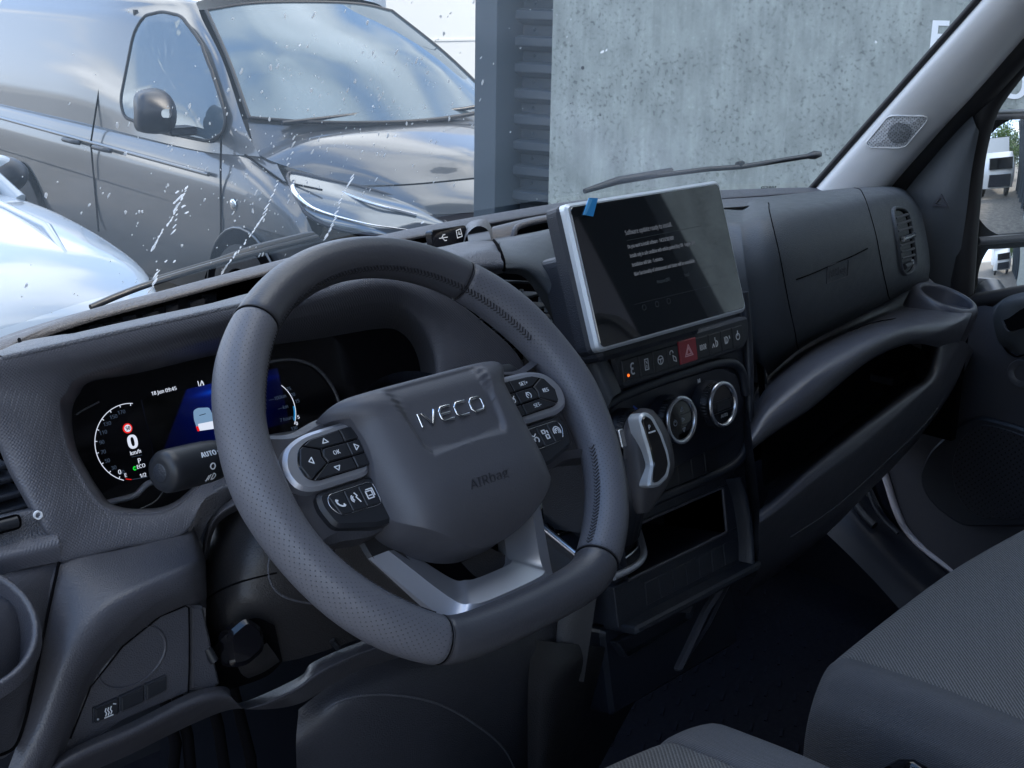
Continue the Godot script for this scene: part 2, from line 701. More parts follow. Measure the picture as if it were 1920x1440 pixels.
func sky_picture() -> ImageTexture:
	var w := 1024
	var h := 512
	var im := Image.create(w, h, false, Image.FORMAT_RGBF)
	var f := FastNoiseLite.new()
	f.frequency = 1.5
	f.fractal_octaves = 5
	f.seed = 5
	for y in h:
		var el := PI * (0.5 - (y + 0.5) / h)
		var s := sin(el)
		for x in w:
			if s < 0.0:
				im.set_pixel(x, y, Color(0.30, 0.31, 0.32))
				continue
			var az := TAU * x / w
			var d := Vector3(cos(az) * cos(el), s, sin(az) * cos(el))
			var q := d / (s + 0.35)
			var n := f.get_noise_3d(q.x * 0.9, q.y * 0.9, q.z * 0.9)
			var c := smoothstep(-0.12, 0.22, n)
			var blue := Color(0.20, 0.38, 0.74).lerp(Color(0.58, 0.70, 0.86), pow(1.0 - s, 3.0))
			var cloud := Color(1.08, 1.12, 1.15) * lerpf(0.72, 1.22, smoothstep(0.0, 0.5, n))
			im.set_pixel(x, y, blue.lerp(cloud, c))
	return ImageTexture.create_from_image(im)


# ---------------------------------------------------------------- outside the cab
func outside() -> void:
	var gp := Geo.new()
	gp.quad(Vector3(-120, 0, -120), Vector3(120, 0, -120), Vector3(120, 0, 120), Vector3(-120, 0, 120))
	struct("ground", gp, M.ground_paving)
	# the building: concrete, then a strip of ribbed sheet and a steel post at its corner
	var W: Transform3D = Transform3D(Vector3(0.225, 0, 0.9744), Vector3(0, 1, 0), Vector3(-0.9744, 0, 0.225), Vector3(2.0339, 1.6248, -2.1501))
	var lo := -W.origin.y
	var t := thing("concrete_building", "bare grey concrete wall with white letters and a ribbed steel corner", "building", Vector3(W.origin.x, 0, W.origin.z))
	put("concrete_panel", box(Vector3(0, lo, -0.35), Vector3(9.0, lo + 6.5, 0)), M.concrete, t, W)
	put("back_wall", box(Vector3(-0.275, lo, -3.0), Vector3(9.0, lo + 6.3, -0.36)), M.dark_recess, t, W)
	put("corner_post", box(Vector3(-0.276, lo, -0.3), Vector3(-0.19, lo + 6.5, 0.035), 0.004), M.slate_steel, t, W)
	var prof := []
	var y := 0.6
	while y < 3.4:
		for q in [Vector2(0.0, -0.135), Vector2(0.030, -0.135), Vector2(0.036, -0.125), Vector2(0.048, -0.09), Vector2(0.054, -0.082), Vector2(0.078, -0.082), Vector2(0.0825, -0.09)]:
			prof.append(Vector2(q.x + y, q.y))
		y += 0.0865
	var sheet := Geo.new()
	for k in prof.size() - 1:
		var a: Vector2 = prof[k] + Vector2(lo, 0)
		var b: Vector2 = prof[k + 1] + Vector2(lo, 0)
		sheet.quad(Vector3(-0.19, a.x, a.y), Vector3(-0.19, b.x, b.y), Vector3(-0.002, b.x, b.y), Vector3(-0.002, a.x, a.y))
	put("ribbed_sheet", sheet, M.slate_sheet, t, W)
	var sd := dome(0.006, 0.006)
	y = 0.6
	while y < 3.4:
		for x in [-0.145, -0.022]:
			put("screw", sd, M.slate_steel, t, W * Transform3D(Basis(), Vector3(x, lo + y + 0.018, -0.135)))
		y += 0.0865
	text("F", W, Vector2(1.224, 0.228), 0.080, M.letter_white, t, 0.002, 1.0, true)
	text("SO", W, Vector2(1.412, 0.108), 0.075, M.letter_white, t, 0.002, 1.0, true)
	for q in [[0.115, 0.095, 0.012], [0.185, -0.05, 0.006], [0.075, -0.02, 0.005]]:
		put("tie_hole", plate(circle(q[0], q[1], q[2] * 0.5, 10), 0.0, 0.001), M.dark_recess, t, W)
	put("glass_front", box(Vector3(9.02, lo, -0.3), Vector3(17.0, lo + 4.0, -0.1)), M.gloss_black, t, W)
	for k in 6:
		put("mullion", box(Vector3(9.02 + k * 1.5, lo, -0.098), Vector3(9.10 + k * 1.5, lo + 4.0, 0.02)), M.slate_steel, t, W)
	grey_van()
	white_car()
	white_van()
	var r := thing("parked_truck", "pale blue box truck parked behind the cab, seen in the door mirror", "truck", Vector3(3.6, 0, 12.0))
	var T := Transform3D(Basis(), Vector3(3.3, 0, 3.5))
	put("cargo_box", box(Vector3(-0.8, 0.9, 9.6), Vector3(1.3, 3.2, 15.0), 0.05), M.white_van_paint, r, T)
	put("cab", loft([[Vector3(-0.75, 0.5, 9.6), Vector3(-0.75, 0.5, 8.0), Vector3(1.25, 0.5, 8.0), Vector3(1.25, 0.5, 9.6)], [Vector3(-0.75, 1.4, 9.6), Vector3(-0.75, 1.4, 7.8), Vector3(1.25, 1.4, 7.8), Vector3(1.25, 1.4, 9.6)], [Vector3(-0.7, 2.3, 9.6), Vector3(-0.7, 2.3, 8.4), Vector3(1.2, 2.3, 8.4), Vector3(1.2, 2.3, 9.6)]], 18, 8), M.white_van_paint, r, T)
	put("windscreen", box(Vector3(-0.55, 1.45, 7.50), Vector3(1.05, 2.0, 7.76)), M.gloss_black, r, T)
	put("grille", box(Vector3(-0.5, 0.6, 7.50), Vector3(1.0, 1.2, 7.78)), M.black_plastic, r, T)
	for x in [-0.6, 1.1]:
		put("wheel", lathe([Vector2(0.0, -0.12), Vector2(0.40, -0.12), Vector2(0.42, 0), Vector2(0.40, 0.12), Vector2(0.0, 0.12)], 24), M.tyre, r, T * Transform3D(Basis(Vector3.UP, PI / 2), Vector3(x, 0.42, 8.7)))
	# trees across the yard
	var spots := [Vector3(-16, 0, -9), Vector3(-18, 0, -4), Vector3(-15.5, 0, 1), Vector3(-17, 0, 6), Vector3(-14, 0, 11), Vector3(5.2, 0, 21), Vector3(8.5, 0, 25)]
	var kinds := ["broad green tree farthest ahead across the yard", "broad green tree second from the front across the yard", "broad green tree level with the cab across the yard", "broad green tree behind the cab's left side", "broad green tree rearmost across the yard", "broad green tree beyond the glass front, seen in the mirror", "broad green tree farthest behind the parked truck, seen in the mirror"]
	var first := make_tree()
	for k in spots.size():
		var o: Node3D = first
		if k > 0:
			o = first.duplicate()
			o.name = numbered("broadleaf_tree")
			add_child(o)
		o.position = spots[k]
		o.rotation.y = k * 1.3
		o.set_meta("label", kinds[k])

func make_tree() -> Node3D:
	var t := thing("broadleaf_tree", "broad green tree", "tree", Vector3.ZERO, "trees round the yard")
	var trunk := tube([Vector3(0, 0, 0), Vector3(0.1, 1.2, 0), Vector3(0, 2.6, 0.1), Vector3(0.1, 4.2, 0)], [0.22, 0.17, 0.13, 0.05], 8)
	for k in 6:
		var a := k * 1.1
		trunk.add(tube([Vector3(0, 1.6 + k * 0.3, 0), Vector3(cos(a) * 0.9, 2.5 + k * 0.3, sin(a) * 0.9), Vector3(cos(a) * 1.6, 3.0 + k * 0.35, sin(a) * 1.6)], [0.07, 0.05, 0.02], 6))
	put("trunk", trunk, M.bark, t)
	var g := Geo.new()
	for c in 60:
		var at := Vector3(rng.randfn() * 1.1, 3.4 + rng.randfn() * 1.1, rng.randfn() * 1.1)
		for k in 70:
			var p := at + Vector3(rng.randfn(), rng.randfn(), rng.randfn()) * 0.35
			var b := Basis.from_euler(Vector3(rng.randf() * TAU, rng.randf() * TAU, 0)).scaled(Vector3.ONE * rng.randf_range(0.09, 0.16))
			g.quad(p + b * Vector3(-1, 0, 0), p + b * Vector3(0, 0.6, 0.1), p + b * Vector3(1, 0, 0), p + b * Vector3(0, -0.6, 0.1))
	var cm := put("crown", g, M.leaf_green, t)
	cm.set_meta("kind", "stuff")
	return t

# One half of a vehicle body is drawn as rails from nose to tail and mirrored; s = 1 keeps, -1 mirrors across its middle.
func grey_van() -> void:
	# frame: x across from the near (right) flank, y up, z = distance back from the nose; it faces the rear of our cab
	var o := Vector3(2.50, 0, -3.80)
	var F := Transform3D(Basis(Vector3.UP, deg_to_rad(-6.0)) * Basis(Vector3(1, 0, 0), Vector3(0, 1, 0), Vector3(0, 0, -1)), o)
	var t := thing("grey_van", "metallic grey delivery van facing us beyond the windscreen", "van", o + Vector3(0.96, 0, -2.4))
	var W := 1.92
	var side := func(x: float) -> Array: return [x, W - x]
	# flank with shoulder, nose to tail
	var flank := []
	for q in [[0.10, 0.25], [0.02, 0.45], [0.0, 0.62], [0.0, 0.78]]:
		flank.append([Vector3(0.62 + q[0], q[1], 0.06), Vector3(0.30 + q[0], q[1], 0.16), Vector3(0.10 + q[0], q[1], 0.40), Vector3(q[0] + 0.02, q[1], 0.8), Vector3(q[0], q[1], 1.6), Vector3(q[0], q[1], 3.0), Vector3(q[0] + 0.01, q[1], 4.9)])
	var wing := []
	for q in [[0.0, 0.775, 0.40], [0.004, 0.90, 0.52], [0.025, 1.01, 0.70], [0.06, 1.09, 0.86], [0.10, 1.13, 0.92]]:
		wing.append([Vector3(q[0] + 0.07, q[1], q[2]), Vector3(q[0] + 0.015, q[1], q[2] + 0.2), Vector3(q[0], q[1], 1.25), Vector3(q[0], minf(q[1], 1.10), 1.7), Vector3(q[0] + 0.01, minf(q[1], 1.10), 3.0), Vector3(q[0] + 0.02, minf(q[1], 1.10), 4.9)])
	var upper := [[Vector3(0.085, 1.12, 0.95), Vector3(0.05, 1.09, 1.6), Vector3(0.05, 1.10, 3.0), Vector3(0.06, 1.10, 4.9)],
		[Vector3(0.12, 1.25, 1.16), Vector3(0.09, 1.30, 1.6), Vector3(0.08, 1.35, 3.0), Vector3(0.09, 1.35, 4.9)],
		[Vector3(0.22, 1.56, 1.56), Vector3(0.18, 1.60, 1.8), Vector3(0.14, 1.62, 3.0), Vector3(0.15, 1.62, 4.9)],
		[Vector3(0.31, 1.80, 1.98), Vector3(0.27, 1.80, 2.2), Vector3(0.20, 1.80, 3.0), Vector3(0.21, 1.80, 4.9)],
		[Vector3(0.42, 1.87, 2.10), Vector3(0.37, 1.89, 2.4), Vector3(0.33, 1.90, 3.0), Vector3(0.34, 1.90, 4.9)],
		[Vector3(0.96, 1.90, 2.02), Vector3(0.96, 1.94, 2.4), Vector3(0.96, 1.95, 3.0), Vector3(0.96, 1.94, 4.9)]]
	var flip_x := Transform3D(Vector3(-1, 0, 0), Vector3(0, 1, 0), Vector3(0, 0, 1), Vector3(W, 0, 0))
	var body := loft(flank, 30, 14)
	body.add(loft(wing, 30, 12))
	var U := loft_rows(upper, 48, 32)
	var ug := Geo.new()
	ug.grid(U)
	body.add(ug)
	var both := Geo.new()
	both.add(body)
	both.add(body, flip_x)
	put("body", both, M.grey_metallic, t, F)
	# bonnet
	var bon := [[Vector3(0.11, 1.13, 1.05), Vector3(0.40, 1.22, 0.98), Vector3(0.96, 1.25, 0.88), Vector3(1.52, 1.22, 0.98), Vector3(1.81, 1.13, 1.05)],
		[Vector3(0.12, 1.10, 0.88), Vector3(0.40, 1.19, 0.80), Vector3(0.96, 1.22, 0.70), Vector3(1.52, 1.19, 0.80), Vector3(1.80, 1.10, 0.88)],
		[Vector3(0.24, 1.05, 0.74), Vector3(0.48, 1.10, 0.58), Vector3(0.96, 1.13, 0.44), Vector3(1.44, 1.10, 0.58), Vector3(1.68, 1.05, 0.74)],
		[Vector3(0.40, 0.995, 0.56), Vector3(0.62, 1.01, 0.38), Vector3(0.96, 1.02, 0.32), Vector3(1.30, 1.01, 0.38), Vector3(1.52, 0.995, 0.56)]]
	put("bonnet", loft(bon, 24, 14), M.grey_metallic, t, F)
	var nose := [[Vector3(0.36, 0.985, 0.56), Vector3(0.62, 1.003, 0.372), Vector3(0.96, 1.012, 0.312), Vector3(1.30, 1.003, 0.372), Vector3(1.56, 0.985, 0.56)],
		[Vector3(0.50, 0.93, 0.34), Vector3(0.66, 0.94, 0.24), Vector3(0.96, 0.94, 0.18), Vector3(1.26, 0.94, 0.24), Vector3(1.42, 0.93, 0.34)],
		[Vector3(0.58, 0.88, 0.22), Vector3(0.70, 0.88, 0.16), Vector3(0.96, 0.88, 0.11), Vector3(1.22, 0.88, 0.16), Vector3(1.34, 0.88, 0.22)]]
	put("nose_panel", loft(nose, 20, 8), M.grey_metallic, t, F)
	var front := [[Vector3(0.40, 0.885, 0.30), Vector3(0.62, 0.88, 0.17), Vector3(0.96, 0.88, 0.105), Vector3(1.30, 0.88, 0.17), Vector3(1.52, 0.885, 0.30)],
		[Vector3(0.32, 0.70, 0.2), Vector3(0.60, 0.72, 0.07), Vector3(0.96, 0.74, 0.02), Vector3(1.32, 0.72, 0.07), Vector3(1.60, 0.70, 0.2)],
		[Vector3(0.32, 0.25, 0.2), Vector3(0.60, 0.25, 0.07), Vector3(0.96, 0.25, 0.02), Vector3(1.32, 0.25, 0.07), Vector3(1.60, 0.25, 0.2)]]
	put("grille", loft(front, 20, 10), M.black_plastic, t, F)
	# windscreen
	var ws := [[Vector3(0.13, 1.285, 1.14), Vector3(0.45, 1.26, 0.97), Vector3(0.96, 1.25, 0.86), Vector3(1.47, 1.26, 0.97), Vector3(1.79, 1.285, 1.14)],
		[Vector3(0.23, 1.56, 1.53), Vector3(0.5, 1.58, 1.42), Vector3(0.96, 1.59, 1.37), Vector3(1.42, 1.58, 1.42), Vector3(1.69, 1.56, 1.53)],
		[Vector3(0.33, 1.80, 1.95), Vector3(0.6, 1.84, 1.90), Vector3(0.96, 1.85, 1.88), Vector3(1.32, 1.84, 1.90), Vector3(1.59, 1.80, 1.95)]]
	var P := loft_rows(shifted_rails(ws, Vector3(0, 0.012, -0.012)), 24, 14)
	var wsg := Geo.new()
	wsg.grid(P)
	put("windscreen", wsg, M.car_glass, t, F)
	var edge := []
	for k in 25:
		edge.append(P[0][k])
	for k in 15:
		edge.append(P[k][24])
	for k in 25:
		edge.append(P[14][24 - k])
	for k in 15:
		edge.append(P[14 - k][0])
	put("cowl", loft([bon[0], shifted(ws[0], Vector3(0, -0.004, 0.004))], 24, 4), M.grey_metallic, t, F)
	put("windscreen_seal", tube(edge, 0.011, 6, true), M.seal_rubber, t, F)
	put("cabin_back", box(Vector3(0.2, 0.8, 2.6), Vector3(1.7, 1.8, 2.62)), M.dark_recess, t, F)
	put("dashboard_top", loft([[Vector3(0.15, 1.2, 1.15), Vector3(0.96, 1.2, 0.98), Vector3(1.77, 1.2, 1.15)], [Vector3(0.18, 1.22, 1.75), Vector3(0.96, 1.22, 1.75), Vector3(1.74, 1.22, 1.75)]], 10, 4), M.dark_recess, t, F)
	for k in 2:
		var x0 := 0.35 + k * 0.75
		put("wiper", tube([F * Vector3(x0 - 0.1, 1.275, 1.0), F * Vector3(x0 + 0.3, 1.30, 0.96), F * Vector3(x0 + 0.65, 1.33, 0.98)], 0.012, 6), M.black_plastic, t)
	# near side window, door seam, mirror, handles
	var win := [Vector2(1.43, 1.15), Vector2(1.30, 1.21), Vector2(1.30, 1.29), Vector2(1.52, 1.50), Vector2(1.70, 1.65), Vector2(1.97, 1.78), Vector2(2.2, 1.80), Vector2(2.42, 1.77), Vector2(2.50, 1.68), Vector2(2.56, 1.27), Vector2(2.50, 1.19), Vector2(2.0, 1.15)]
	var wg := Geo.new()
	var wr := rounded(win, 0.06)
	var fx := func(q: Vector2) -> Vector3:
		var f := stick(U, Vector3(0.05, q.y, q.x))
		var p := f.origin
		return Vector3(p.x - 0.012, q.y, q.x)
	var wc := Vector2(2.0, 1.46)
	var wrows := []
	for k in 9:
		var row := PackedVector3Array()
		for j in wr.size() + 1:
			row.append(fx.call(wc.lerp(wr[j % wr.size()], k / 8.0)))
		wrows.append(row)
	wg.grid(wrows, true, true)
	put("side_window", wg, M.car_glass, t, F)
	var loop := []
	for q in wr:
		loop.append(fx.call(q))
	put("window_seal", tube(loop, 0.010, 6, true), M.seal_rubber, t, F)
	var seams := Geo.new()
	seams.add(tube([Vector3(0.045, 1.20, 1.28), Vector3(0.0, 1.02, 1.22), Vector3(-0.005, 0.7, 1.24), Vector3(0.02, 0.4, 1.5)], 0.006, 5))
	seams.add(tube([Vector3(0.19, 1.75, 2.92), Vector3(0.05, 1.2, 2.92), Vector3(-0.004, 1.0, 2.91), Vector3(-0.006, 0.45, 2.89)], 0.006, 5))
	seams.add(tube([Vector3(0.06, 1.12, 1.06), Vector3(0.08, 1.02, 0.72), Vector3(0.17, 1.0, 0.5)], 0.006, 5))
	put("panel_gap", seams, M.groove_black, t, F)
	put("waist_crease", tube([Vector3(-0.004, 0.99, 1.35), Vector3(-0.004, 1.0, 2.5), Vector3(0.0, 1.02, 4.8)], 0.012, 6), M.grey_metallic, t, F)
	var mir := loft([[Vector3(-0.24, 1.20, 1.68), Vector3(-0.26, 1.30, 1.66), Vector3(-0.23, 1.40, 1.68), Vector3(-0.08, 1.41, 1.70), Vector3(-0.04, 1.30, 1.70), Vector3(-0.08, 1.19, 1.70)],
		[Vector3(-0.24, 1.21, 1.58), Vector3(-0.27, 1.30, 1.56), Vector3(-0.23, 1.39, 1.58), Vector3(-0.09, 1.39, 1.60), Vector3(-0.04, 1.30, 1.61), Vector3(-0.08, 1.20, 1.60)],
		[Vector3(-0.16, 1.28, 1.52), Vector3(-0.17, 1.30, 1.52), Vector3(-0.16, 1.32, 1.52), Vector3(-0.12, 1.32, 1.52), Vector3(-0.11, 1.30, 1.52), Vector3(-0.12, 1.28, 1.52)]], 24, 8, true, true)
	put("door_mirror", mir, M.black_plastic, t, F)
	put("mirror_arm", box(Vector3(-0.10, 1.17, 1.58), Vector3(0.07, 1.215, 1.72), 0.02), M.black_plastic, t, F)
	for z in [2.60, 3.08]:
		put("door_handle", tube([Vector3(-0.005, 0.985, z), Vector3(-0.035, 0.99, z + 0.03), Vector3(-0.035, 0.99, z + 0.19), Vector3(-0.005, 0.985, z + 0.22)], 0.016, 8), M.black_plastic, t, F)
	put("side_repeater", dome(0.035, 0.012), M.chrome, t, F * Transform3D(Basis(Vector3.UP, -PI / 2), Vector3(0.0, 0.86, 1.10)))
	# headlight with black surround and bright inner tubes
	var hl := [[Vector3(0.17, 1.045, 0.80), Vector3(0.28, 1.02, 0.66), Vector3(0.45, 0.975, 0.50), Vector3(0.60, 0.91, 0.30), Vector3(0.66, 0.85, 0.19)],
		[Vector3(0.10, 1.00, 0.68), Vector3(0.18, 0.97, 0.54), Vector3(0.34, 0.93, 0.36), Vector3(0.52, 0.88, 0.21), Vector3(0.65, 0.835, 0.13)],
		[Vector3(0.07, 0.93, 0.54), Vector3(0.11, 0.89, 0.44), Vector3(0.27, 0.85, 0.26), Vector3(0.46, 0.82, 0.15), Vector3(0.64, 0.81, 0.10)],
		[Vector3(0.08, 0.88, 0.48), Vector3(0.15, 0.83, 0.36), Vector3(0.30, 0.80, 0.21), Vector3(0.46, 0.79, 0.12), Vector3(0.63, 0.79, 0.08)]]
	hl = shifted_rails(hl, Vector3(-0.012, 0.008, -0.02))
	put("headlight", loft(hl, 24, 12), M.lamp_lens, t, F)
	put("headlight_strip", tube(curve([hl[0][0] + Vector3(0.03, -0.02, -0.02), hl[1][0] + Vector3(0.0, -0.01, -0.02), hl[2][0] + Vector3(0.01, 0.01, -0.02), hl[2][1] + Vector3(0.02, 0.01, -0.015), hl[2][2] + Vector3(0, 0.005, -0.012), hl[2][3] + Vector3(0, 0, -0.01)], 20), [0.006, 0.010, 0.014, 0.016, 0.016, 0.015, 0.013, 0.012, 0.011, 0.010, 0.009, 0.008, 0.007, 0.006, 0.005, 0.005, 0.004, 0.004, 0.004, 0.003, 0.003], 6), M.chrome, t, F)
	put("headlight_bar", tube(curve([hl[0][1] + Vector3(0.0, -0.03, -0.01), hl[1][2] + Vector3(0, 0.01, -0.01), hl[1][3] + Vector3(0, 0.0, -0.01)], 12), 0.009, 6), M.soft_chrome, t, F)
	put("headlight_edge", tube(curve(hl[0] + [hl[1][4], hl[2][4], hl[3][4], hl[3][3], hl[3][2], hl[3][1], hl[3][0], hl[2][0], hl[1][0]], 60, true), 0.010, 6), M.black_plastic, t, F)
	var arch := []
	for k in 17:
		var a := PI * k / 16
		arch.append(Vector3(-0.004, 0.34 + 0.41 * sin(a), 1.02 + 0.41 * cos(a)))
	put("wheel_arch", tube(arch, 0.007, 8), M.grey_metallic, t, F)
	for z in [1.02, 4.2]:
		var wxf := F * Transform3D(Basis(Vector3.UP, PI / 2), Vector3(0.115, 0.34, z))
		put("wheel_well", plate(circle(0, 0, 0.405, 32), -0.10, -0.122), M.groove_black, t, wxf)
		var wh := put("wheel", lathe([Vector2(0.2, -0.14), Vector2(0.32, -0.13), Vector2(0.34, -0.10), Vector2(0.34, 0.08), Vector2(0.2, 0.1)], 32), M.tyre, t, wxf)
		put("rim", lathe([Vector2(0.205, -0.13), Vector2(0.19, -0.10), Vector2(0.10, -0.07), Vector2(0.0, -0.09)], 32), M.dark_recess, wh, wxf)

func shifted_rails(rails: Array, d: Vector3) -> Array:
	var o := []
	for r in rails:
		o.append(shifted(r, d))
	return o

func white_car() -> void:
	var o := Vector3(-0.46, 0, -3.10)
	var F := Transform3D(Vector3(1, 0, 0), Vector3(0, 1, 0), Vector3(0, 0, -1), o)
	var t := thing("white_car", "glossy white car with its bonnet close to our windscreen", "car", o + Vector3(0.9, 0, -2.0))
	var W := 1.85
	# bonnet: arched, falling to the nose
	var bon := []
	for q in [[1.45, 1.12, 0.0], [1.1, 1.10, 0.0], [0.7, 1.05, 0.01], [0.36, 0.98, 0.04], [0.1, 0.86, 0.12], [0.0, 0.68, 0.22]]:
		var z: float = q[0]
		var y: float = q[1]
		var e: float = q[2]
		bon.append([Vector3(0.01 + e, y - 0.16, z + 0.10 + e), Vector3(0.07 + e, y - 0.05, z + 0.06), Vector3(0.45, y + 0.02, z + 0.01), Vector3(W / 2, y + 0.035, z), Vector3(W - 0.45, y + 0.02, z + 0.01), Vector3(W - 0.07 - e, y - 0.05, z + 0.06), Vector3(W - 0.01 - e, y - 0.16, z + 0.10 + e)])
	put("bonnet", loft(bon, 36, 24), M.white_car_paint, t, F)
	for s in [0, 1]:
		var cx: float = 0.30 if s == 0 else W - 0.30
		put("bonnet_rib", tube([F * Vector3(cx, 1.115, 1.3), F * Vector3(cx, 1.06, 0.75), F * Vector3(cx + (0.1 if s == 0 else -0.1), 0.98, 0.36)], [0.022, 0.024, 0.008], 8), M.white_car_paint, t)
	var side := []
	for q in [[0.05, 0.22], [0.0, 0.5], [0.0, 0.78], [0.02, 0.95], [0.06, 1.05]]:
		side.append([Vector3(W - 0.25 - q[0], minf(q[1], 0.62), 0.06), Vector3(W - 0.08 - q[0], minf(q[1], 0.72), 0.22), Vector3(W - q[0], minf(q[1], 0.90), 0.7), Vector3(W - q[0], q[1], 1.6), Vector3(W - q[0], q[1] + 0.02, 4.2)])
	var sd := loft(side, 24, 10, true)
	var two := Geo.new()
	two.add(sd)
	two.add(sd, Transform3D(Vector3(-1, 0, 0), Vector3(0, 1, 0), Vector3(0, 0, 1), Vector3(W, 0, 0)))
	put("flank", two, M.white_car_paint, t, F)
	put("front_bumper", loft([[Vector3(0.2, 0.72, 0.10), Vector3(W / 2, 0.70, -0.02), Vector3(W - 0.2, 0.72, 0.10)], [Vector3(0.2, 0.45, 0.06), Vector3(W / 2, 0.45, -0.08), Vector3(W - 0.2, 0.45, 0.06)], [Vector3(0.22, 0.2, 0.12), Vector3(W / 2, 0.2, 0.0), Vector3(W - 0.22, 0.2, 0.12)]], 16, 8), M.white_car_paint, t, F)
	var ws := [[Vector3(0.12, 1.09, 1.50), Vector3(0.5, 1.13, 1.42), Vector3(W / 2, 1.15, 1.38), Vector3(W - 0.5, 1.13, 1.42), Vector3(W - 0.12, 1.09, 1.50)],
		[Vector3(0.30, 1.48, 2.05), Vector3(0.6, 1.5, 2.0), Vector3(W / 2, 1.51, 1.98), Vector3(W - 0.6, 1.5, 2.0), Vector3(W - 0.30, 1.48, 2.05)]]
	put("windscreen", loft(ws, 20, 8), M.car_glass, t, F)
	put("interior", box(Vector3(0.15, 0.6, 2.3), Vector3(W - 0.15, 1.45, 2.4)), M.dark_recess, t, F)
	put("roof", loft([[Vector3(0.30, 1.48, 2.06), Vector3(W / 2, 1.52, 1.99), Vector3(W - 0.30, 1.48, 2.06)], [Vector3(0.28, 1.53, 2.8), Vector3(W / 2, 1.56, 2.8), Vector3(W - 0.28, 1.53, 2.8)], [Vector3(0.30, 1.45, 4.2), Vector3(W / 2, 1.48, 4.2), Vector3(W - 0.30, 1.45, 4.2)]], 14, 8), M.white_car_paint, t, F)
	put("pillar", tube([Vector3(W - 0.08, 1.06, 1.44), Vector3(W - 0.19, 1.28, 1.74), Vector3(W - 0.29, 1.49, 2.07)], 0.035, 8), M.white_car_paint, t, F)
	put("pillar", tube([Vector3(0.08, 1.06, 1.44), Vector3(0.19, 1.28, 1.74), Vector3(0.29, 1.49, 2.07)], 0.035, 8), M.white_car_paint, t, F)
	put("side_window", loft([[Vector3(W - 0.07, 1.02, 1.4), Vector3(W - 0.07, 1.04, 4.0)], [Vector3(W - 0.27, 1.47, 2.1), Vector3(W - 0.27, 1.47, 3.9)]], 6, 4, true), M.car_glass, t, F)
	var ball := []
	for k in 13:
		var a := PI * k / 12 - PI / 2
		ball.append(Vector2(cos(a), sin(a)))
	put("door_mirror", lathe(ball, 24), M.black_plastic, t, F * Transform3D(Basis().scaled(Vector3(0.12, 0.085, 0.09)), Vector3(W - 0.01, 1.13, 1.74)))
	put("mirror_cap", lathe(ball, 24), M.white_car_paint, t, F * Transform3D(Basis().scaled(Vector3(0.085, 0.055, 0.05)), Vector3(W - 0.04, 1.17, 1.72)))
	put("headlight", loft([[Vector3(W - 0.08, 0.86, 0.62), Vector3(W - 0.14, 0.84, 0.34), Vector3(W - 0.34, 0.80, 0.12)], [Vector3(W - 0.02, 0.74, 0.60), Vector3(W - 0.09, 0.70, 0.30), Vector3(W - 0.34, 0.66, 0.07)]], 12, 6, true), M.lamp_lens, t, F)
	for z in [0.85, 3.45]:
		for x in [0.12, W - 0.12]:
			put("wheel", lathe([Vector2(0.0, -0.1), Vector2(0.28, -0.1), Vector2(0.31, -0.06), Vector2(0.31, 0.06), Vector2(0.28, 0.1), Vector2(0.0, 0.1)], 24), M.tyre, t, F * Transform3D(Basis(Vector3.UP, PI / 2), Vector3(x, 0.31, z)))

func white_van() -> void:
	var o := Vector3(5.1, 0, -6.6)
	var t := thing("white_van", "tall white panel van parked beyond the grey van", "van", o + Vector3(1, 0, -2))
	put("body", box(Vector3(4.55, 0.35, -12.0), Vector3(6.6, 2.6, -6.0), 0.12), M.white_van_paint, t)
	put("panel_gap", box(Vector3(4.545, 1.60, -11.8), Vector3(6.605, 1.615, -5.995)), M.white_van_paint, t)
	put("rear_door_gap", box(Vector3(5.55, 0.5, -6.0), Vector3(5.565, 2.4, -5.997)), M.groove_black, t)
	for z in [-7.2, -10.8]:
		put("wheel", lathe([Vector2(0.0, -0.1), Vector2(0.32, -0.1), Vector2(0.35, -0.06), Vector2(0.35, 0.06), Vector2(0.32, 0.1), Vector2(0.0, 0.1)], 24), M.tyre, t, Transform3D(Basis(Vector3.UP, PI / 2), Vector3(4.65, 0.35, z)))


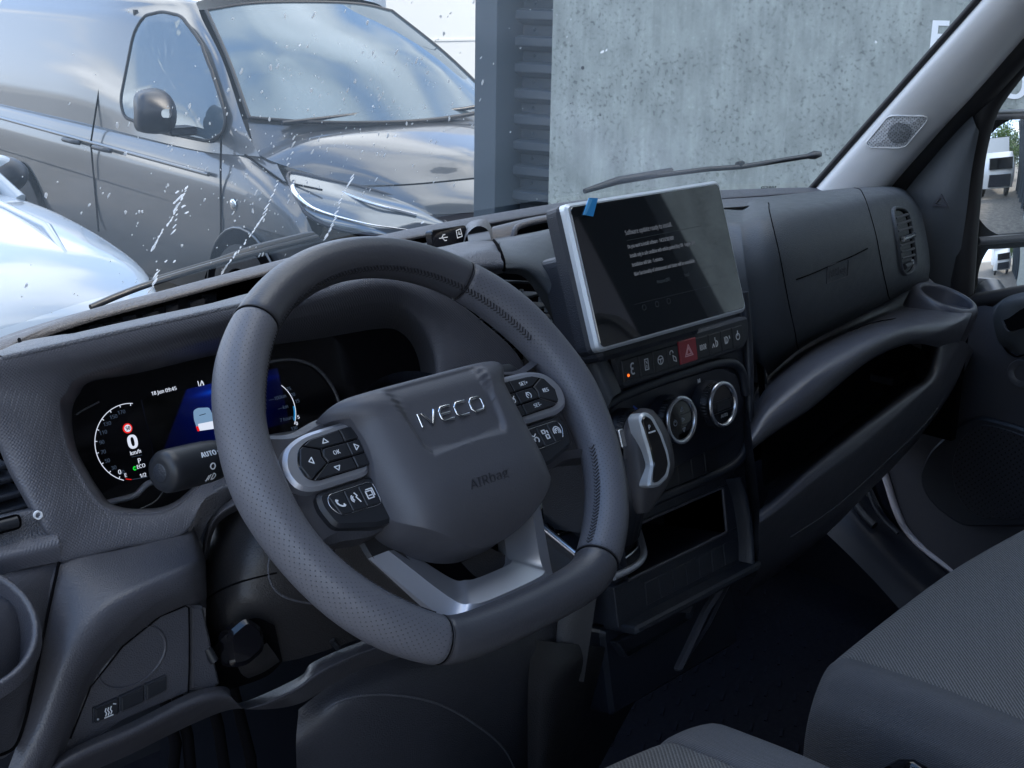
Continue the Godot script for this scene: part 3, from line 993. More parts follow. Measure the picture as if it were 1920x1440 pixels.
# ---------------------------------------------------------------- the cab itself
func cab_shell() -> void:
	struct("cab_floor", box(Vector3(-0.95, 0.78, -0.80), Vector3(0.98, 0.85, 1.30)), M.floor_rubber)
	struct("cab_roof", loft([[Vector3(-0.98, 2.32, 0.18), Vector3(0, 2.38, 0.06), Vector3(0.98, 2.32, 0.18)], [Vector3(-0.98, 2.42, 0.6), Vector3(0, 2.48, 0.6), Vector3(0.98, 2.42, 0.6)], [Vector3(-0.98, 2.42, 1.3), Vector3(0, 2.48, 1.3), Vector3(0.98, 2.42, 1.3)]], 12, 8), M.roof_lining)
	struct("cab_roof_skin", box(Vector3(-1.0, 2.50, 0.15), Vector3(1.0, 2.53, 1.32)), M.white_paint)
	struct("cab_rear_wall", box(Vector3(-1.0, 0.78, 1.28), Vector3(1.0, 2.5, 1.33)), M.rear_lining)
	struct("cab_front_wall", box(Vector3(-0.98, 0.5, -0.86), Vector3(0.98, 1.33, -0.80)), M.dark_plastic)
	struct("cab_side_frame", side_frame(), M.white_paint)
	struct("cab_side_lining", box(Vector3(0.963, 0.85, -0.80), Vector3(0.969, 1.28, -0.22)), M.floor_rubber)
	struct("cab_sill", box(Vector3(0.963, 0.84, -0.24), Vector3(0.969, 0.99, 1.2)), M.floor_rubber)
	var dd := thing("driver_door", "driver's door standing wide open on the left of the cab", "door", Vector3(-1.0, 0.9, -0.3))
	var DX := Transform3D(Basis(Vector3.UP, deg_to_rad(-22.0)), Vector3(-1.0, 0.0, -0.32))
	put("trim_panel", box(Vector3(-0.98, 0.70, -0.04), Vector3(0.0, 1.50, 0.05), 0.06), M.lower_plastic, dd, DX)
	put("outer_skin", box(Vector3(-0.99, 0.68, -0.10), Vector3(0.0, 1.52, -0.042), 0.05), M.white_paint, dd, DX)
	put("window_frame", tube([DX * Vector3(-0.96, 1.5, 0.0), DX * Vector3(-0.94, 2.25, 0.0), DX * Vector3(-0.35, 2.25, 0.0), DX * Vector3(-0.02, 1.52, 0.0)], 0.025, 8), M.seal_rubber, dd)
	# left windscreen pillar (beyond the frame on the driver's side)
	var lp := thing("windscreen_pillar", "pale grey windscreen pillar on the driver's side", "pillar", Vector3(-0.9, 1.62, -0.42))
	put("trim", tube([Vector3(-0.93, 1.60, -0.46), Vector3(-0.895, 1.957, -0.18), Vector3(-0.86, 2.34, 0.16)], 0.05, 10), M.pillar_grey, lp)
	# right pillar with its small loudspeaker grille
	var t := thing("windscreen_pillar", "pale grey windscreen pillar with a round-cornered speaker grille", "pillar", Vector3(0.88, 1.6413, -0.3782))
	var rails := [
		[Vector3(0.86, 1.6123, -0.4646), Vector3(0.86, 1.6336, -0.445), Vector3(0.845, 1.7325, -0.3578), Vector3(0.825, 1.8281, -0.2704), Vector3(0.795, 1.9607, -0.1484), Vector3(0.775, 2.038, -0.0774)],
		[Vector3(0.845, 1.6095, -0.4387), Vector3(0.845, 1.6388, -0.4118), Vector3(0.83, 1.7361, -0.3278), Vector3(0.81, 1.8303, -0.2425), Vector3(0.78, 1.9611, -0.1218), Vector3(0.76, 2.0372, -0.0518)],
		[Vector3(0.855, 1.6109, -0.3813), Vector3(0.855, 1.6434, -0.3641), Vector3(0.84, 1.7442, -0.278), Vector3(0.82, 1.8325, -0.2001), Vector3(0.79, 1.9526, -0.0919), Vector3(0.77, 2.0372, -0.0219)],
		[Vector3(0.885, 1.6075, -0.3464), Vector3(0.885, 1.6409, -0.3298), Vector3(0.87, 1.745, -0.2463), Vector3(0.85, 1.8272, -0.174), Vector3(0.82, 1.9463, -0.0718), Vector3(0.8, 2.0309, 0.0045)],
		[Vector3(0.925, 1.5978, -0.3521), Vector3(0.925, 1.6304, -0.3383), Vector3(0.91, 1.7375, -0.2514), Vector3(0.89, 1.8187, -0.1784), Vector3(0.86, 1.9386, -0.0754), Vector3(0.84, 2.0286, 0.0048)]]
	var P := loft_rows(rails, 30, 24)
	var g := Geo.new()
	g.grid(P, true)
	put("trim", g, M.pillar_grey, t)
	var edge := []
	for k in 31:
		edge.append(P[0][k] + Vector3(-0.004, 0, 0.0))
	put("front_seal", tube(edge, 0.006, 6), M.seal_rubber, t)
	var f := srf(P, 0.345, 0.50)
	f = Transform3D(f.basis.x, f.basis.y, f.basis.z, f.origin)
	var gp := [Vector3(0.84, 1.7858, -0.2971), Vector3(0.855, 1.786, -0.2483), Vector3(0.858, 1.7761, -0.2421), Vector3(0.865, 1.7267, -0.2796), Vector3(0.86, 1.7236, -0.2882), Vector3(0.842, 1.7232, -0.3351), Vector3(0.84, 1.7316, -0.3409), Vector3(0.838, 1.7808, -0.308)]
	var out := grille_on(P, gp)
	put("speaker_grille", out[0], M.grille_grey, t)
	put("grille_rim", out[1], M.pillar_grey, t)
	var gq := [Vector3(0.84, 1.7744, -0.2882), Vector3(0.848, 1.7707, -0.2739), Vector3(0.852, 1.7566, -0.2649), Vector3(0.856, 1.7329, -0.2756), Vector3(0.852, 1.7329, -0.2975), Vector3(0.844, 1.7501, -0.3078), Vector3(0.84, 1.7666, -0.2997)]
	var hex := grille_on(P, gq, 0.0025)
	put("speaker_opening", hex[0], M.grille_dark, t)
	# black door seal and strip of painted body behind the pillar trim
	put("door_seal", tube(curve([Vector3(0.95, 1.5705, -0.3577), Vector3(0.945, 1.6284, -0.3387), Vector3(0.93, 1.7362, -0.2517), Vector3(0.91, 1.8206, -0.1745), Vector3(0.88, 1.9386, -0.0715), Vector3(0.86, 2.0255, 0.0053)], 20), 0.021, 8), M.seal_rubber, t)
	put("painted_strip", tube(curve([Vector3(0.965, 1.5518, -0.3407), Vector3(0.96, 1.6284, -0.3262), Vector3(0.955, 1.686, -0.2873), Vector3(0.945, 1.7661, -0.2297), Vector3(0.935, 1.8414, -0.1619), Vector3(0.91, 1.9429, -0.0558), Vector3(0.89, 2.019, 0.018)], 20), 0.011, 8), M.white_paint, t)

func side_frame() -> Geo:
	var g := Geo.new()
	g.add(box(Vector3(-1.0, 2.22, 0.1), Vector3(-0.9, 2.5, 1.3)))
	g.add(box(Vector3(-1.0, 0.6, 1.0), Vector3(-0.9, 2.3, 1.3)))
	g.add(box(Vector3(-1.0, 0.6, -0.8), Vector3(-0.93, 1.5, -0.38)))
	g.add(box(Vector3(-1.0, 0.55, -0.8), Vector3(-0.93, 0.84, 1.3)))
	g.add(box(Vector3(0.97, 0.55, -0.8), Vector3(1.03, 0.95, 1.3)))
	g.add(box(Vector3(0.97, 0.9, -0.8), Vector3(1.03, 1.3, -0.42)))
	g.add(box(Vector3(0.95, 2.22, 0.05), Vector3(1.03, 2.5, 1.3)))
	g.add(box(Vector3(0.93, 0.9, 0.80), Vector3(1.03, 2.3, 1.3)))
	return g

# an outline dropped onto a lofted surface as a thin sheet, with a raised rim
func grille_on(P: Array, outline: Array, lift := 0.0015) -> Array:
	var f := stick(P, (outline[0] + outline[outline.size() / 2]) / 2.0)
	var inv := f.affine_inverse()
	var flat := []
	for p in outline:
		var q: Vector3 = inv * p
		flat.append(Vector2(q.x, q.y))
	flat = rounded(ccw(flat), 0.008, 3)
	var g := Geo.new()
	var pq := PackedVector2Array(flat)
	var c := Vector2.ZERO
	for q in pq:
		c += q / pq.size()
	var n := 8
	var rows := []
	for k in n + 1:
		var row := PackedVector3Array()
		for j in pq.size() + 1:
			var q := c.lerp(pq[j % pq.size()], float(k) / n)
			var s := stick(P, f * Vector3(q.x, q.y, 0))
			row.append(s.origin + s.basis.z * lift)
		rows.append(row)
	g.grid(rows, true, true)
	var rim := []
	for j in pq.size():
		rim.append(rows[n][j])
	return [g, tube(rim, 0.0016, 5, true)]

func stick(P: Array, p: Vector3) -> Transform3D:
	var best := 1e9
	var br := 0
	var bc := 0
	for r in P.size():
		for c in P[0].size():
			var d: float = p.distance_squared_to(P[r][c])
			if d < best:
				best = d
				br = r
				bc = c
	var f := srf(P, float(bc) / (P[0].size() - 1), float(br) / (P.size() - 1))
	f.origin = p - f.basis.z * f.basis.z.dot(p - f.origin)
	return f

var dash: Node3D

func dashboard() -> void:
	dash = thing("dashboard", "dark grey moulded dashboard running across the whole cab", "dashboard", Vector3(0, 1.25, -0.45))
	var lip_top := [Vector3(-0.7001, 1.635, -0.3927), Vector3(-0.6329, 1.635, -0.41), Vector3(-0.5082, 1.635, -0.4637), Vector3(-0.4152, 1.635, -0.4883), Vector3(-0.2647, 1.635, -0.5277), Vector3(-0.0433, 1.635, -0.5799), Vector3(0.1375, 1.635, -0.6041), Vector3(0.3918, 1.635, -0.6117), Vector3(0.5457, 1.635, -0.5837), Vector3(0.7065, 1.635, -0.5193), Vector3(0.8551, 1.635, -0.4367), Vector3(0.8882, 1.635, -0.3615)]
	var lip_front := [Vector3(-0.7046, 1.632, -0.3829), Vector3(-0.6408, 1.632, -0.3938), Vector3(-0.5973, 1.632, -0.4188), Vector3(-0.5158, 1.632, -0.4501), Vector3(-0.4247, 1.632, -0.473), Vector3(-0.2776, 1.632, -0.5095), Vector3(-0.0621, 1.632, -0.5573), Vector3(0.1104, 1.632, -0.5752), Vector3(0.359, 1.632, -0.5822), Vector3(0.5034, 1.632, -0.5496), Vector3(0.6633, 1.632, -0.4887), Vector3(0.8342, 1.632, -0.4237), Vector3(0.8841, 1.632, -0.3589)]
	put("defroster_lip", loft([shifted(lip_top, Vector3(0, -0.12, -0.12)), shifted(lip_top, Vector3(0, -0.03, -0.045)), shifted(lip_top, Vector3(0, -0.004, -0.012)), lip_top, lip_front, shifted(lip_front, Vector3(0, -0.004, 0.001)), shifted(lip_front, Vector3(0, -0.006, -0.004)), shifted(lip_front, Vector3(0, -0.008, -0.05))], 60, 18, true), M.dash_plastic, dash)
	var back := [Vector3(-0.7346, 1.655, -0.3042), Vector3(-0.6823, 1.655, -0.3093), Vector3(-0.6508, 1.655, -0.3251), Vector3(-0.6444, 1.655, -0.3121), Vector3(-0.6086, 1.655, -0.3188), Vector3(-0.5395, 1.655, -0.327), Vector3(-0.4619, 1.655, -0.3342), Vector3(-0.4065, 1.655, -0.3464), Vector3(-0.2844, 1.655, -0.3715), Vector3(-0.151, 1.655, -0.4), Vector3(-0.0823, 1.655, -0.4191)]
	var edge := [Vector3(-0.7999, 1.6894, -0.165), Vector3(-0.7365, 1.6892, -0.175), Vector3(-0.6446, 1.69, -0.182), Vector3(-0.5143, 1.6901, -0.194), Vector3(-0.4227, 1.69, -0.197), Vector3(-0.339, 1.6899, -0.204), Vector3(-0.276, 1.685, -0.205), Vector3(-0.2281, 1.6807, -0.2), Vector3(-0.2028, 1.6787, -0.19), Vector3(-0.1889, 1.6783, -0.18)]
	var backr := [Vector3(-0.2352, 1.7041, -0.25), Vector3(-0.1964, 1.6957, -0.25), Vector3(-0.1682, 1.6898, -0.25), Vector3(-0.1351, 1.6916, -0.25)]
	var top_l := [back + [], edge.slice(0, 7)]
	var e2 := edge.slice(0, 7)
	put("instrument_hood", loft([shifted(back, Vector3(0, -0.05, -0.004)), shifted(back, Vector3(0, -0.006, 0.0)), back, mixrow(back, e2, 0.5, 0.003), mixrow(back, e2, 0.93, 0.002), shifted(mixrow(back, e2, 1.0, 0.0), Vector3(0, -0.001, 0.001)), shifted(mixrow(back, e2, 1.0, 0.0), Vector3(0, -0.006, 0.0))], 60, 20, true), M.dash_plastic, dash)
	# dark duct under the defroster slot with its cross ribs
	put("defroster_duct", loft([shifted(lip_front, Vector3(0, -0.008, -0.045)).slice(0, 8), shifted(lip_front, Vector3(0, -0.045, -0.035)).slice(0, 8), shifted(back.slice(1), Vector3(0, -0.045, -0.03)), shifted(back.slice(1), Vector3(0, -0.004, -0.001))], 30, 8, true), M.groove_black, dash)
	for k in 26:
		var p: Vector3 = cr(lip_front, 2.4 + k * 0.09)
		put("defroster_rib", box(p + Vector3(-0.011, -0.030, -0.030 + 0.010 * (k % 3)), p + Vector3(0.004 + 0.004 * (k % 2), -0.012 - 0.003 * (k % 2), -0.026 + 0.010 * (k % 3))), M.dark_plastic, dash)
	put("pad_gap", tube([Vector3(-0.6505, 1.6565, -0.3296), Vector3(-0.6588, 1.6565, -0.3083), Vector3(-0.6664, 1.6565, -0.2875)], 0.0016, 5), M.groove_black, dash)
	# the right end of the hood and the arch that runs down round the middle vent
	var blk := [[Vector3(-0.2215, 1.6869, -0.3), Vector3(-0.1969, 1.6886, -0.275), Vector3(-0.153, 1.6909, -0.27), Vector3(-0.125, 1.6888, -0.26), Vector3(-0.1139, 1.6874, -0.26)], [Vector3(-0.2784, 1.6895, -0.235), Vector3(-0.2475, 1.6932, -0.22), Vector3(-0.2139, 1.6952, -0.215), Vector3(-0.1882, 1.6979, -0.205), Vector3(-0.1795, 1.6964, -0.2)], [Vector3(-0.3004, 1.6893, -0.21), Vector3(-0.2659, 1.6888, -0.2), Vector3(-0.233, 1.6917, -0.195), Vector3(-0.2001, 1.6922, -0.185), Vector3(-0.1908, 1.6917, -0.18)], [Vector3(-0.2987, 1.6805, -0.212), Vector3(-0.2659, 1.6805, -0.2), Vector3(-0.2377, 1.682, -0.19), Vector3(-0.2049, 1.6806, -0.18), Vector3(-0.1938, 1.6797, -0.176)], [Vector3(-0.2744, 1.661, -0.24), Vector3(-0.2383, 1.6629, -0.23), Vector3(-0.2089, 1.666, -0.22), Vector3(-0.1746, 1.6656, -0.21), Vector3(-0.159, 1.6651, -0.21)]]
	put("hood_end", loft(blk, 20, 16, true), M.dash_plastic, dash)
	var arch := [[Vector3(-0.0988, 1.6839, -0.28), Vector3(-0.0379, 1.6852, -0.28), Vector3(-0.0019, 1.6875, -0.27), Vector3(-0.0017, 1.6775, -0.24), Vector3(-0.0315, 1.6434, -0.2), Vector3(-0.0452, 1.6005, -0.17), Vector3(-0.0762, 1.5729, -0.125), Vector3(-0.0829, 1.5385, -0.1)],
		[Vector3(-0.1307, 1.6881, -0.245), Vector3(-0.0805, 1.6899, -0.24), Vector3(-0.0552, 1.6869, -0.23), Vector3(-0.0606, 1.6723, -0.2), Vector3(-0.0808, 1.6443, -0.165), Vector3(-0.0897, 1.6078, -0.14), Vector3(-0.105, 1.5744, -0.11), Vector3(-0.1026, 1.5378, -0.095)],
		[Vector3(-0.1798, 1.6899, -0.19), Vector3(-0.1387, 1.6839, -0.185), Vector3(-0.129, 1.6714, -0.17), Vector3(-0.1223, 1.6494, -0.155), Vector3(-0.1187, 1.6218, -0.14), Vector3(-0.117, 1.5946, -0.125), Vector3(-0.1151, 1.5643, -0.11), Vector3(-0.1049, 1.5249, -0.1)],
		[Vector3(-0.1903, 1.6829, -0.178), Vector3(-0.1622, 1.677, -0.172), Vector3(-0.1442, 1.6616, -0.165), Vector3(-0.1303, 1.6358, -0.155), Vector3(-0.1213, 1.6093, -0.145), Vector3(-0.1137, 1.581, -0.135), Vector3(-0.1117, 1.5523, -0.12), Vector3(-0.0993, 1.5088, -0.11)],
		[Vector3(-0.1881, 1.6777, -0.18), Vector3(-0.1561, 1.6702, -0.18), Vector3(-0.1365, 1.6511, -0.175), Vector3(-0.124, 1.6246, -0.165), Vector3(-0.1148, 1.5984, -0.155), Vector3(-0.107, 1.5685, -0.145), Vector3(-0.1048, 1.5393, -0.13), Vector3(-0.0904, 1.4948, -0.12)],
		[Vector3(-0.1539, 1.6636, -0.215), Vector3(-0.1233, 1.6555, -0.215), Vector3(-0.1054, 1.6354, -0.21), Vector3(-0.094, 1.6094, -0.2), Vector3(-0.0841, 1.5809, -0.19), Vector3(-0.0757, 1.5497, -0.18), Vector3(-0.0767, 1.5213, -0.16), Vector3(-0.0597, 1.4747, -0.15)]]
	put("vent_arch", loft(arch, 30, 20, true), M.pod_plastic, dash)
	put("arch_gap", tube(curve([Vector3(-0.1161, 1.6872, -0.268), Vector3(-0.1729, 1.6971, -0.205), Vector3(-0.1894, 1.6934, -0.183), Vector3(-0.1932, 1.687, -0.176), Vector3(-0.192, 1.6775, -0.177)], 10), 0.0018, 5), M.groove_black, dash)
	# middle vent behind the wheel rim
	put("vent_housing", loft([[Vector3(-0.1236, 1.6497, -0.3), Vector3(-0.0525, 1.6396, -0.3), Vector3(0.0247, 1.605, -0.3), Vector3(0.1248, 1.4734, -0.3)], [Vector3(-0.1228, 1.5632, -0.3), Vector3(-0.0494, 1.5088, -0.3), Vector3(0.0314, 1.4349, -0.3), Vector3(0.1301, 1.3816, -0.3)]], 6, 4), M.groove_black, dash)
	for q in [[Vector3(-0.1863, 1.6454, -0.235), Vector3(-0.1367, 1.6487, -0.235), Vector3(-0.0914, 1.642, -0.235)], [Vector3(-0.1697, 1.6247, -0.235), Vector3(-0.119, 1.6257, -0.235), Vector3(-0.0675, 1.6252, -0.235)], [Vector3(-0.1494, 1.607, -0.23), Vector3(-0.1019, 1.6101, -0.23), Vector3(-0.056, 1.6115, -0.23)], [Vector3(-0.1328, 1.5927, -0.225), Vector3(-0.089, 1.5963, -0.225), Vector3(-0.0498, 1.5973, -0.225)], [Vector3(-0.1203, 1.5789, -0.22), Vector3(-0.0804, 1.5818, -0.22), Vector3(-0.0454, 1.5839, -0.22)], [Vector3(-0.112, 1.5658, -0.215), Vector3(-0.0716, 1.5684, -0.215), Vector3(-0.0429, 1.5709, -0.215)], [Vector3(-0.1035, 1.5513, -0.21), Vector3(-0.0674, 1.5558, -0.21), Vector3(-0.0385, 1.5574, -0.21)]]:
		put("vent_slat", loft([shifted(q, Vector3(0, -0.004, -0.03)), q, shifted(q, Vector3(0, -0.003, 0.001)), shifted(q, Vector3(0, -0.007, -0.03))], 4, 6, true), M.dark_plastic, dash)
	for q in [Vector3(-0.1066, 1.6324, -0.232), Vector3(-0.0794, 1.6194, -0.228), Vector3(-0.0711, 1.607, -0.226), Vector3(-0.0659, 1.5955, -0.222), Vector3(-0.0587, 1.5822, -0.218)]:
		put("vent_pin", box(q - Vector3(0.0012, 0.003, 0.002), q + Vector3(0.0012, 0.003, 0.002)), M.grey_print, dash)
	# open tray between hood and windscreen: socket panel, round boss, bin
	put("tray_floor", loft([shifted(lip_front, Vector3(0, -0.012, 0.004)).slice(5, 10), [Vector3(-0.242, 1.6779, -0.33), Vector3(-0.1629, 1.6723, -0.33), Vector3(-0.0772, 1.6688, -0.33), Vector3(0.0157, 1.6691, -0.33), Vector3(0.0906, 1.6703, -0.33)]], 16, 4, true), M.dark_plastic, dash)
	var up := Transform3D(Vector3(1, 0, 0), Vector3(0, 0.97, -0.24), Vector3(0, 0.24, 0.97), Vector3(-0.097, 1.6701, -0.36))
	var tray := put("socket_panel", plate(rrect(0, 0, 0.058, 0.034, 0.005), -0.01, 0.001, 0.001), M.gloss_black, dash, up)
	put("socket_rim", ring(rrect(-0.012, -0.010, 0.018, 0.010, 0.002), rrect(-0.012, -0.010, 0.015, 0.0075, 0.001), 0.001, 0.002), M.soft_chrome, tray, up)
	put("socket_rim", ring(rrect(0.015, -0.008, 0.013, 0.008, 0.003), rrect(0.015, -0.008, 0.010, 0.005, 0.002), 0.001, 0.002), M.soft_chrome, tray, up)
	ink("usb_symbol", [[Vector2(-0.018, 0.006), Vector2(-0.005, 0.006)], [Vector2(-0.014, 0.006), Vector2(-0.011, 0.0095), Vector2(-0.008, 0.0095)], [Vector2(-0.013, 0.006), Vector2(-0.010, 0.0025), Vector2(-0.007, 0.0025)]], up, 0.0011, M.white_print, tray, 0.0003, 0.001)
	ink("charging_symbol", [[Vector2(0.011, 0.003), Vector2(0.011, 0.012), Vector2(0.018, 0.013), Vector2(0.019, 0.004), Vector2(0.011, 0.003)], [Vector2(0.015, 0.010), Vector2(0.014, 0.007), Vector2(0.017, 0.007)]], up, 0.0011, M.white_print, tray, 0.0003, 0.001)
	put("round_boss", loft([[Vector3(-0.1053, 1.6647, -0.33), Vector3(-0.0985, 1.683, -0.33), Vector3(-0.0819, 1.6912, -0.33), Vector3(-0.0639, 1.6839, -0.33), Vector3(-0.0555, 1.6634, -0.33)], [Vector3(-0.0766, 1.6663, -0.36), Vector3(-0.0696, 1.683, -0.36), Vector3(-0.0544, 1.6884, -0.36), Vector3(-0.037, 1.6845, -0.36), Vector3(-0.0255, 1.6665, -0.36)], [Vector3(-0.0192, 1.6606, -0.42), Vector3(-0.0118, 1.6734, -0.42), Vector3(0.0043, 1.677, -0.42), Vector3(0.0226, 1.675, -0.42), Vector3(0.0345, 1.661, -0.42)]], 16, 8, true), M.dash_plastic, dash)
	put("bin_wall", loft([[Vector3(0.0345, 1.6645, -0.42), Vector3(0.1113, 1.6685, -0.42), Vector3(0.2033, 1.6687, -0.42)], [Vector3(0.0125, 1.665, -0.4), Vector3(0.0901, 1.6686, -0.4), Vector3(0.1805, 1.6693, -0.4)], [Vector3(-0.0041, 1.6487, -0.385), Vector3(0.0748, 1.6484, -0.385), Vector3(0.1642, 1.6541, -0.385)]], 12, 8, true), M.dash_plastic, dash)
	put("bin_rim", tube(curve([Vector3(0.0231, 1.6581, -0.372), Vector3(0.0286, 1.6698, -0.372), Vector3(0.0452, 1.6733, -0.372), Vector3(0.0803, 1.6748, -0.372), Vector3(0.1484, 1.6757, -0.372)], 16), 0.004, 6), M.dash_plastic, dash)
	put("bin_inside", loft([[Vector3(0.035, 1.6651, -0.38), Vector3(0.0891, 1.6699, -0.38), Vector3(0.1577, 1.6708, -0.38)], [Vector3(0.0354, 1.6513, -0.38), Vector3(0.0898, 1.6508, -0.38), Vector3(0.1586, 1.6533, -0.38)]], 8, 2, true), M.groove_black, dash)

func mixrow(a: Array, b: Array, t: float, lift: float) -> Array:
	var o := []
	var n := 24
	for k in n + 1:
		var p: Vector3 = cr(a, float(a.size() - 1) * k / n)
		# match by x so that the two rows run side by side
		var q: Vector3 = b[0]
		for j in b.size() - 1:
			var e: Vector3 = b[j]
			var f: Vector3 = b[j + 1]
			if p.x >= e.x and p.x <= f.x:
				q = e.lerp(f, (p.x - e.x) / (f.x - e.x))
			elif j == b.size() - 2 and p.x > f.x:
				q = f
		o.append(p.lerp(q, t) + Vector3(0, lift, 0))
	return o

func left_dash() -> void:
	# panel round the instruments: closed rails from its outline in over a soft edge to the display
	var o := [Vector3(-0.7998, 1.6867, -0.166), Vector3(-0.7366, 1.6884, -0.175), Vector3(-0.6446, 1.6892, -0.182), Vector3(-0.5144, 1.6891, -0.194), Vector3(-0.4228, 1.689, -0.197), Vector3(-0.339, 1.6888, -0.204), Vector3(-0.2769, 1.6682, -0.2), Vector3(-0.2139, 1.6257, -0.19), Vector3(-0.1582, 1.5587, -0.175), Vector3(-0.1873, 1.4692, -0.165), Vector3(-0.3278, 1.4647, -0.165), Vector3(-0.4736, 1.5084, -0.165), Vector3(-0.57, 1.5383, -0.155), Vector3(-0.614, 1.5204, -0.135), Vector3(-0.673, 1.5279, -0.13), Vector3(-0.7294, 1.5361, -0.125), Vector3(-0.7296, 1.5528, -0.13), Vector3(-0.7343, 1.5647, -0.132), Vector3(-0.7388, 1.5833, -0.14), Vector3(-0.7444, 1.6058, -0.15), Vector3(-0.7502, 1.633, -0.158), Vector3(-0.7683, 1.6694, -0.163)]
	var r1 := [Vector3(-0.7499, 1.6705, -0.168), Vector3(-0.7125, 1.676, -0.175), Vector3(-0.6397, 1.6761, -0.18), Vector3(-0.5176, 1.6797, -0.19), Vector3(-0.4261, 1.681, -0.193), Vector3(-0.3442, 1.681, -0.198), Vector3(-0.2951, 1.6629, -0.196), Vector3(-0.245, 1.6253, -0.19), Vector3(-0.223, 1.5708, -0.18), Vector3(-0.2476, 1.4894, -0.17), Vector3(-0.3431, 1.4757, -0.172), Vector3(-0.4721, 1.5141, -0.175), Vector3(-0.5597, 1.5401, -0.168), Vector3(-0.6178, 1.5315, -0.14), Vector3(-0.6715, 1.5403, -0.135), Vector3(-0.7068, 1.5497, -0.132), Vector3(-0.7144, 1.5626, -0.134), Vector3(-0.7198, 1.5763, -0.138), Vector3(-0.7234, 1.5929, -0.145), Vector3(-0.7276, 1.6122, -0.15), Vector3(-0.7299, 1.6326, -0.157), Vector3(-0.7374, 1.6542, -0.163)]
	var r2 := [Vector3(-0.6893, 1.6522, -0.182), Vector3(-0.6728, 1.6612, -0.186), Vector3(-0.6229, 1.6649, -0.19), Vector3(-0.5127, 1.6696, -0.198), Vector3(-0.4212, 1.6697, -0.2), Vector3(-0.3322, 1.6659, -0.206), Vector3(-0.2935, 1.6503, -0.206), Vector3(-0.2697, 1.6163, -0.2), Vector3(-0.2676, 1.5719, -0.19), Vector3(-0.2828, 1.4989, -0.19), Vector3(-0.3531, 1.4862, -0.185), Vector3(-0.4675, 1.5197, -0.185), Vector3(-0.549, 1.5409, -0.18), Vector3(-0.6133, 1.5363, -0.15), Vector3(-0.6512, 1.5428, -0.145), Vector3(-0.6788, 1.5546, -0.145), Vector3(-0.6888, 1.5683, -0.15), Vector3(-0.6941, 1.5873, -0.16), Vector3(-0.6979, 1.605, -0.165), Vector3(-0.6973, 1.6209, -0.172), Vector3(-0.6966, 1.6353, -0.176), Vector3(-0.6946, 1.645, -0.18)]
	var r3 := [Vector3(-0.6729, 1.64, -0.2), Vector3(-0.6574, 1.6486, -0.204), Vector3(-0.6088, 1.6499, -0.208), Vector3(-0.5014, 1.6541, -0.216), Vector3(-0.4079, 1.6537, -0.218), Vector3(-0.3207, 1.6498, -0.224), Vector3(-0.2872, 1.6363, -0.224), Vector3(-0.2658, 1.6058, -0.22), Vector3(-0.2641, 1.565, -0.212), Vector3(-0.2888, 1.5037, -0.2), Vector3(-0.3509, 1.4901, -0.2), Vector3(-0.4565, 1.5191, -0.2), Vector3(-0.5381, 1.5389, -0.195), Vector3(-0.6024, 1.5331, -0.168), Vector3(-0.637, 1.5385, -0.164), Vector3(-0.6635, 1.5499, -0.164), Vector3(-0.6723, 1.5638, -0.17), Vector3(-0.6785, 1.5827, -0.178), Vector3(-0.6823, 1.5982, -0.184), Vector3(-0.6824, 1.6136, -0.19), Vector3(-0.6819, 1.6262, -0.194), Vector3(-0.6791, 1.6345, -0.198)]
	var r4 := [Vector3(-0.6178, 1.607, -0.29), Vector3(-0.6056, 1.6164, -0.29), Vector3(-0.5575, 1.6146, -0.29), Vector3(-0.4534, 1.6153, -0.29), Vector3(-0.3544, 1.6079, -0.29), Vector3(-0.268, 1.6028, -0.29), Vector3(-0.2375, 1.5913, -0.29), Vector3(-0.2196, 1.5645, -0.29), Vector3(-0.2159, 1.5261, -0.29), Vector3(-0.2285, 1.4651, -0.29), Vector3(-0.2876, 1.4546, -0.29), Vector3(-0.3916, 1.4828, -0.29), Vector3(-0.4757, 1.499, -0.29), Vector3(-0.531, 1.4792, -0.29), Vector3(-0.5633, 1.4818, -0.29), Vector3(-0.5925, 1.494, -0.29), Vector3(-0.6051, 1.512, -0.29), Vector3(-0.6163, 1.536, -0.29), Vector3(-0.6235, 1.555, -0.29), Vector3(-0.6261, 1.5725, -0.29), Vector3(-0.6258, 1.5866, -0.29), Vector3(-0.6237, 1.5982, -0.29)]
	var P := loft_rows([shifted(o, Vector3(0, -0.004, -0.012)), o, r1, r2, r3, r4], 132, 40, true)
	var g := Geo.new()
	g.grid(P, false, true)
	put("instrument_surround", g, M.lattice_plastic, dash)
	# left vent
	var v0 := Vector3(-0.7435, 1.586, -0.165)
	put("side_vent_box", loft([[Vector3(-0.7821, 1.6529, -0.21), Vector3(-0.7236, 1.6152, -0.21), Vector3(-0.7074, 1.5439, -0.21)], [Vector3(-0.7971, 1.5252, -0.21), Vector3(-0.7369, 1.5292, -0.21), Vector3(-0.7052, 1.529, -0.21)]], 8, 3), M.groove_black, dash)
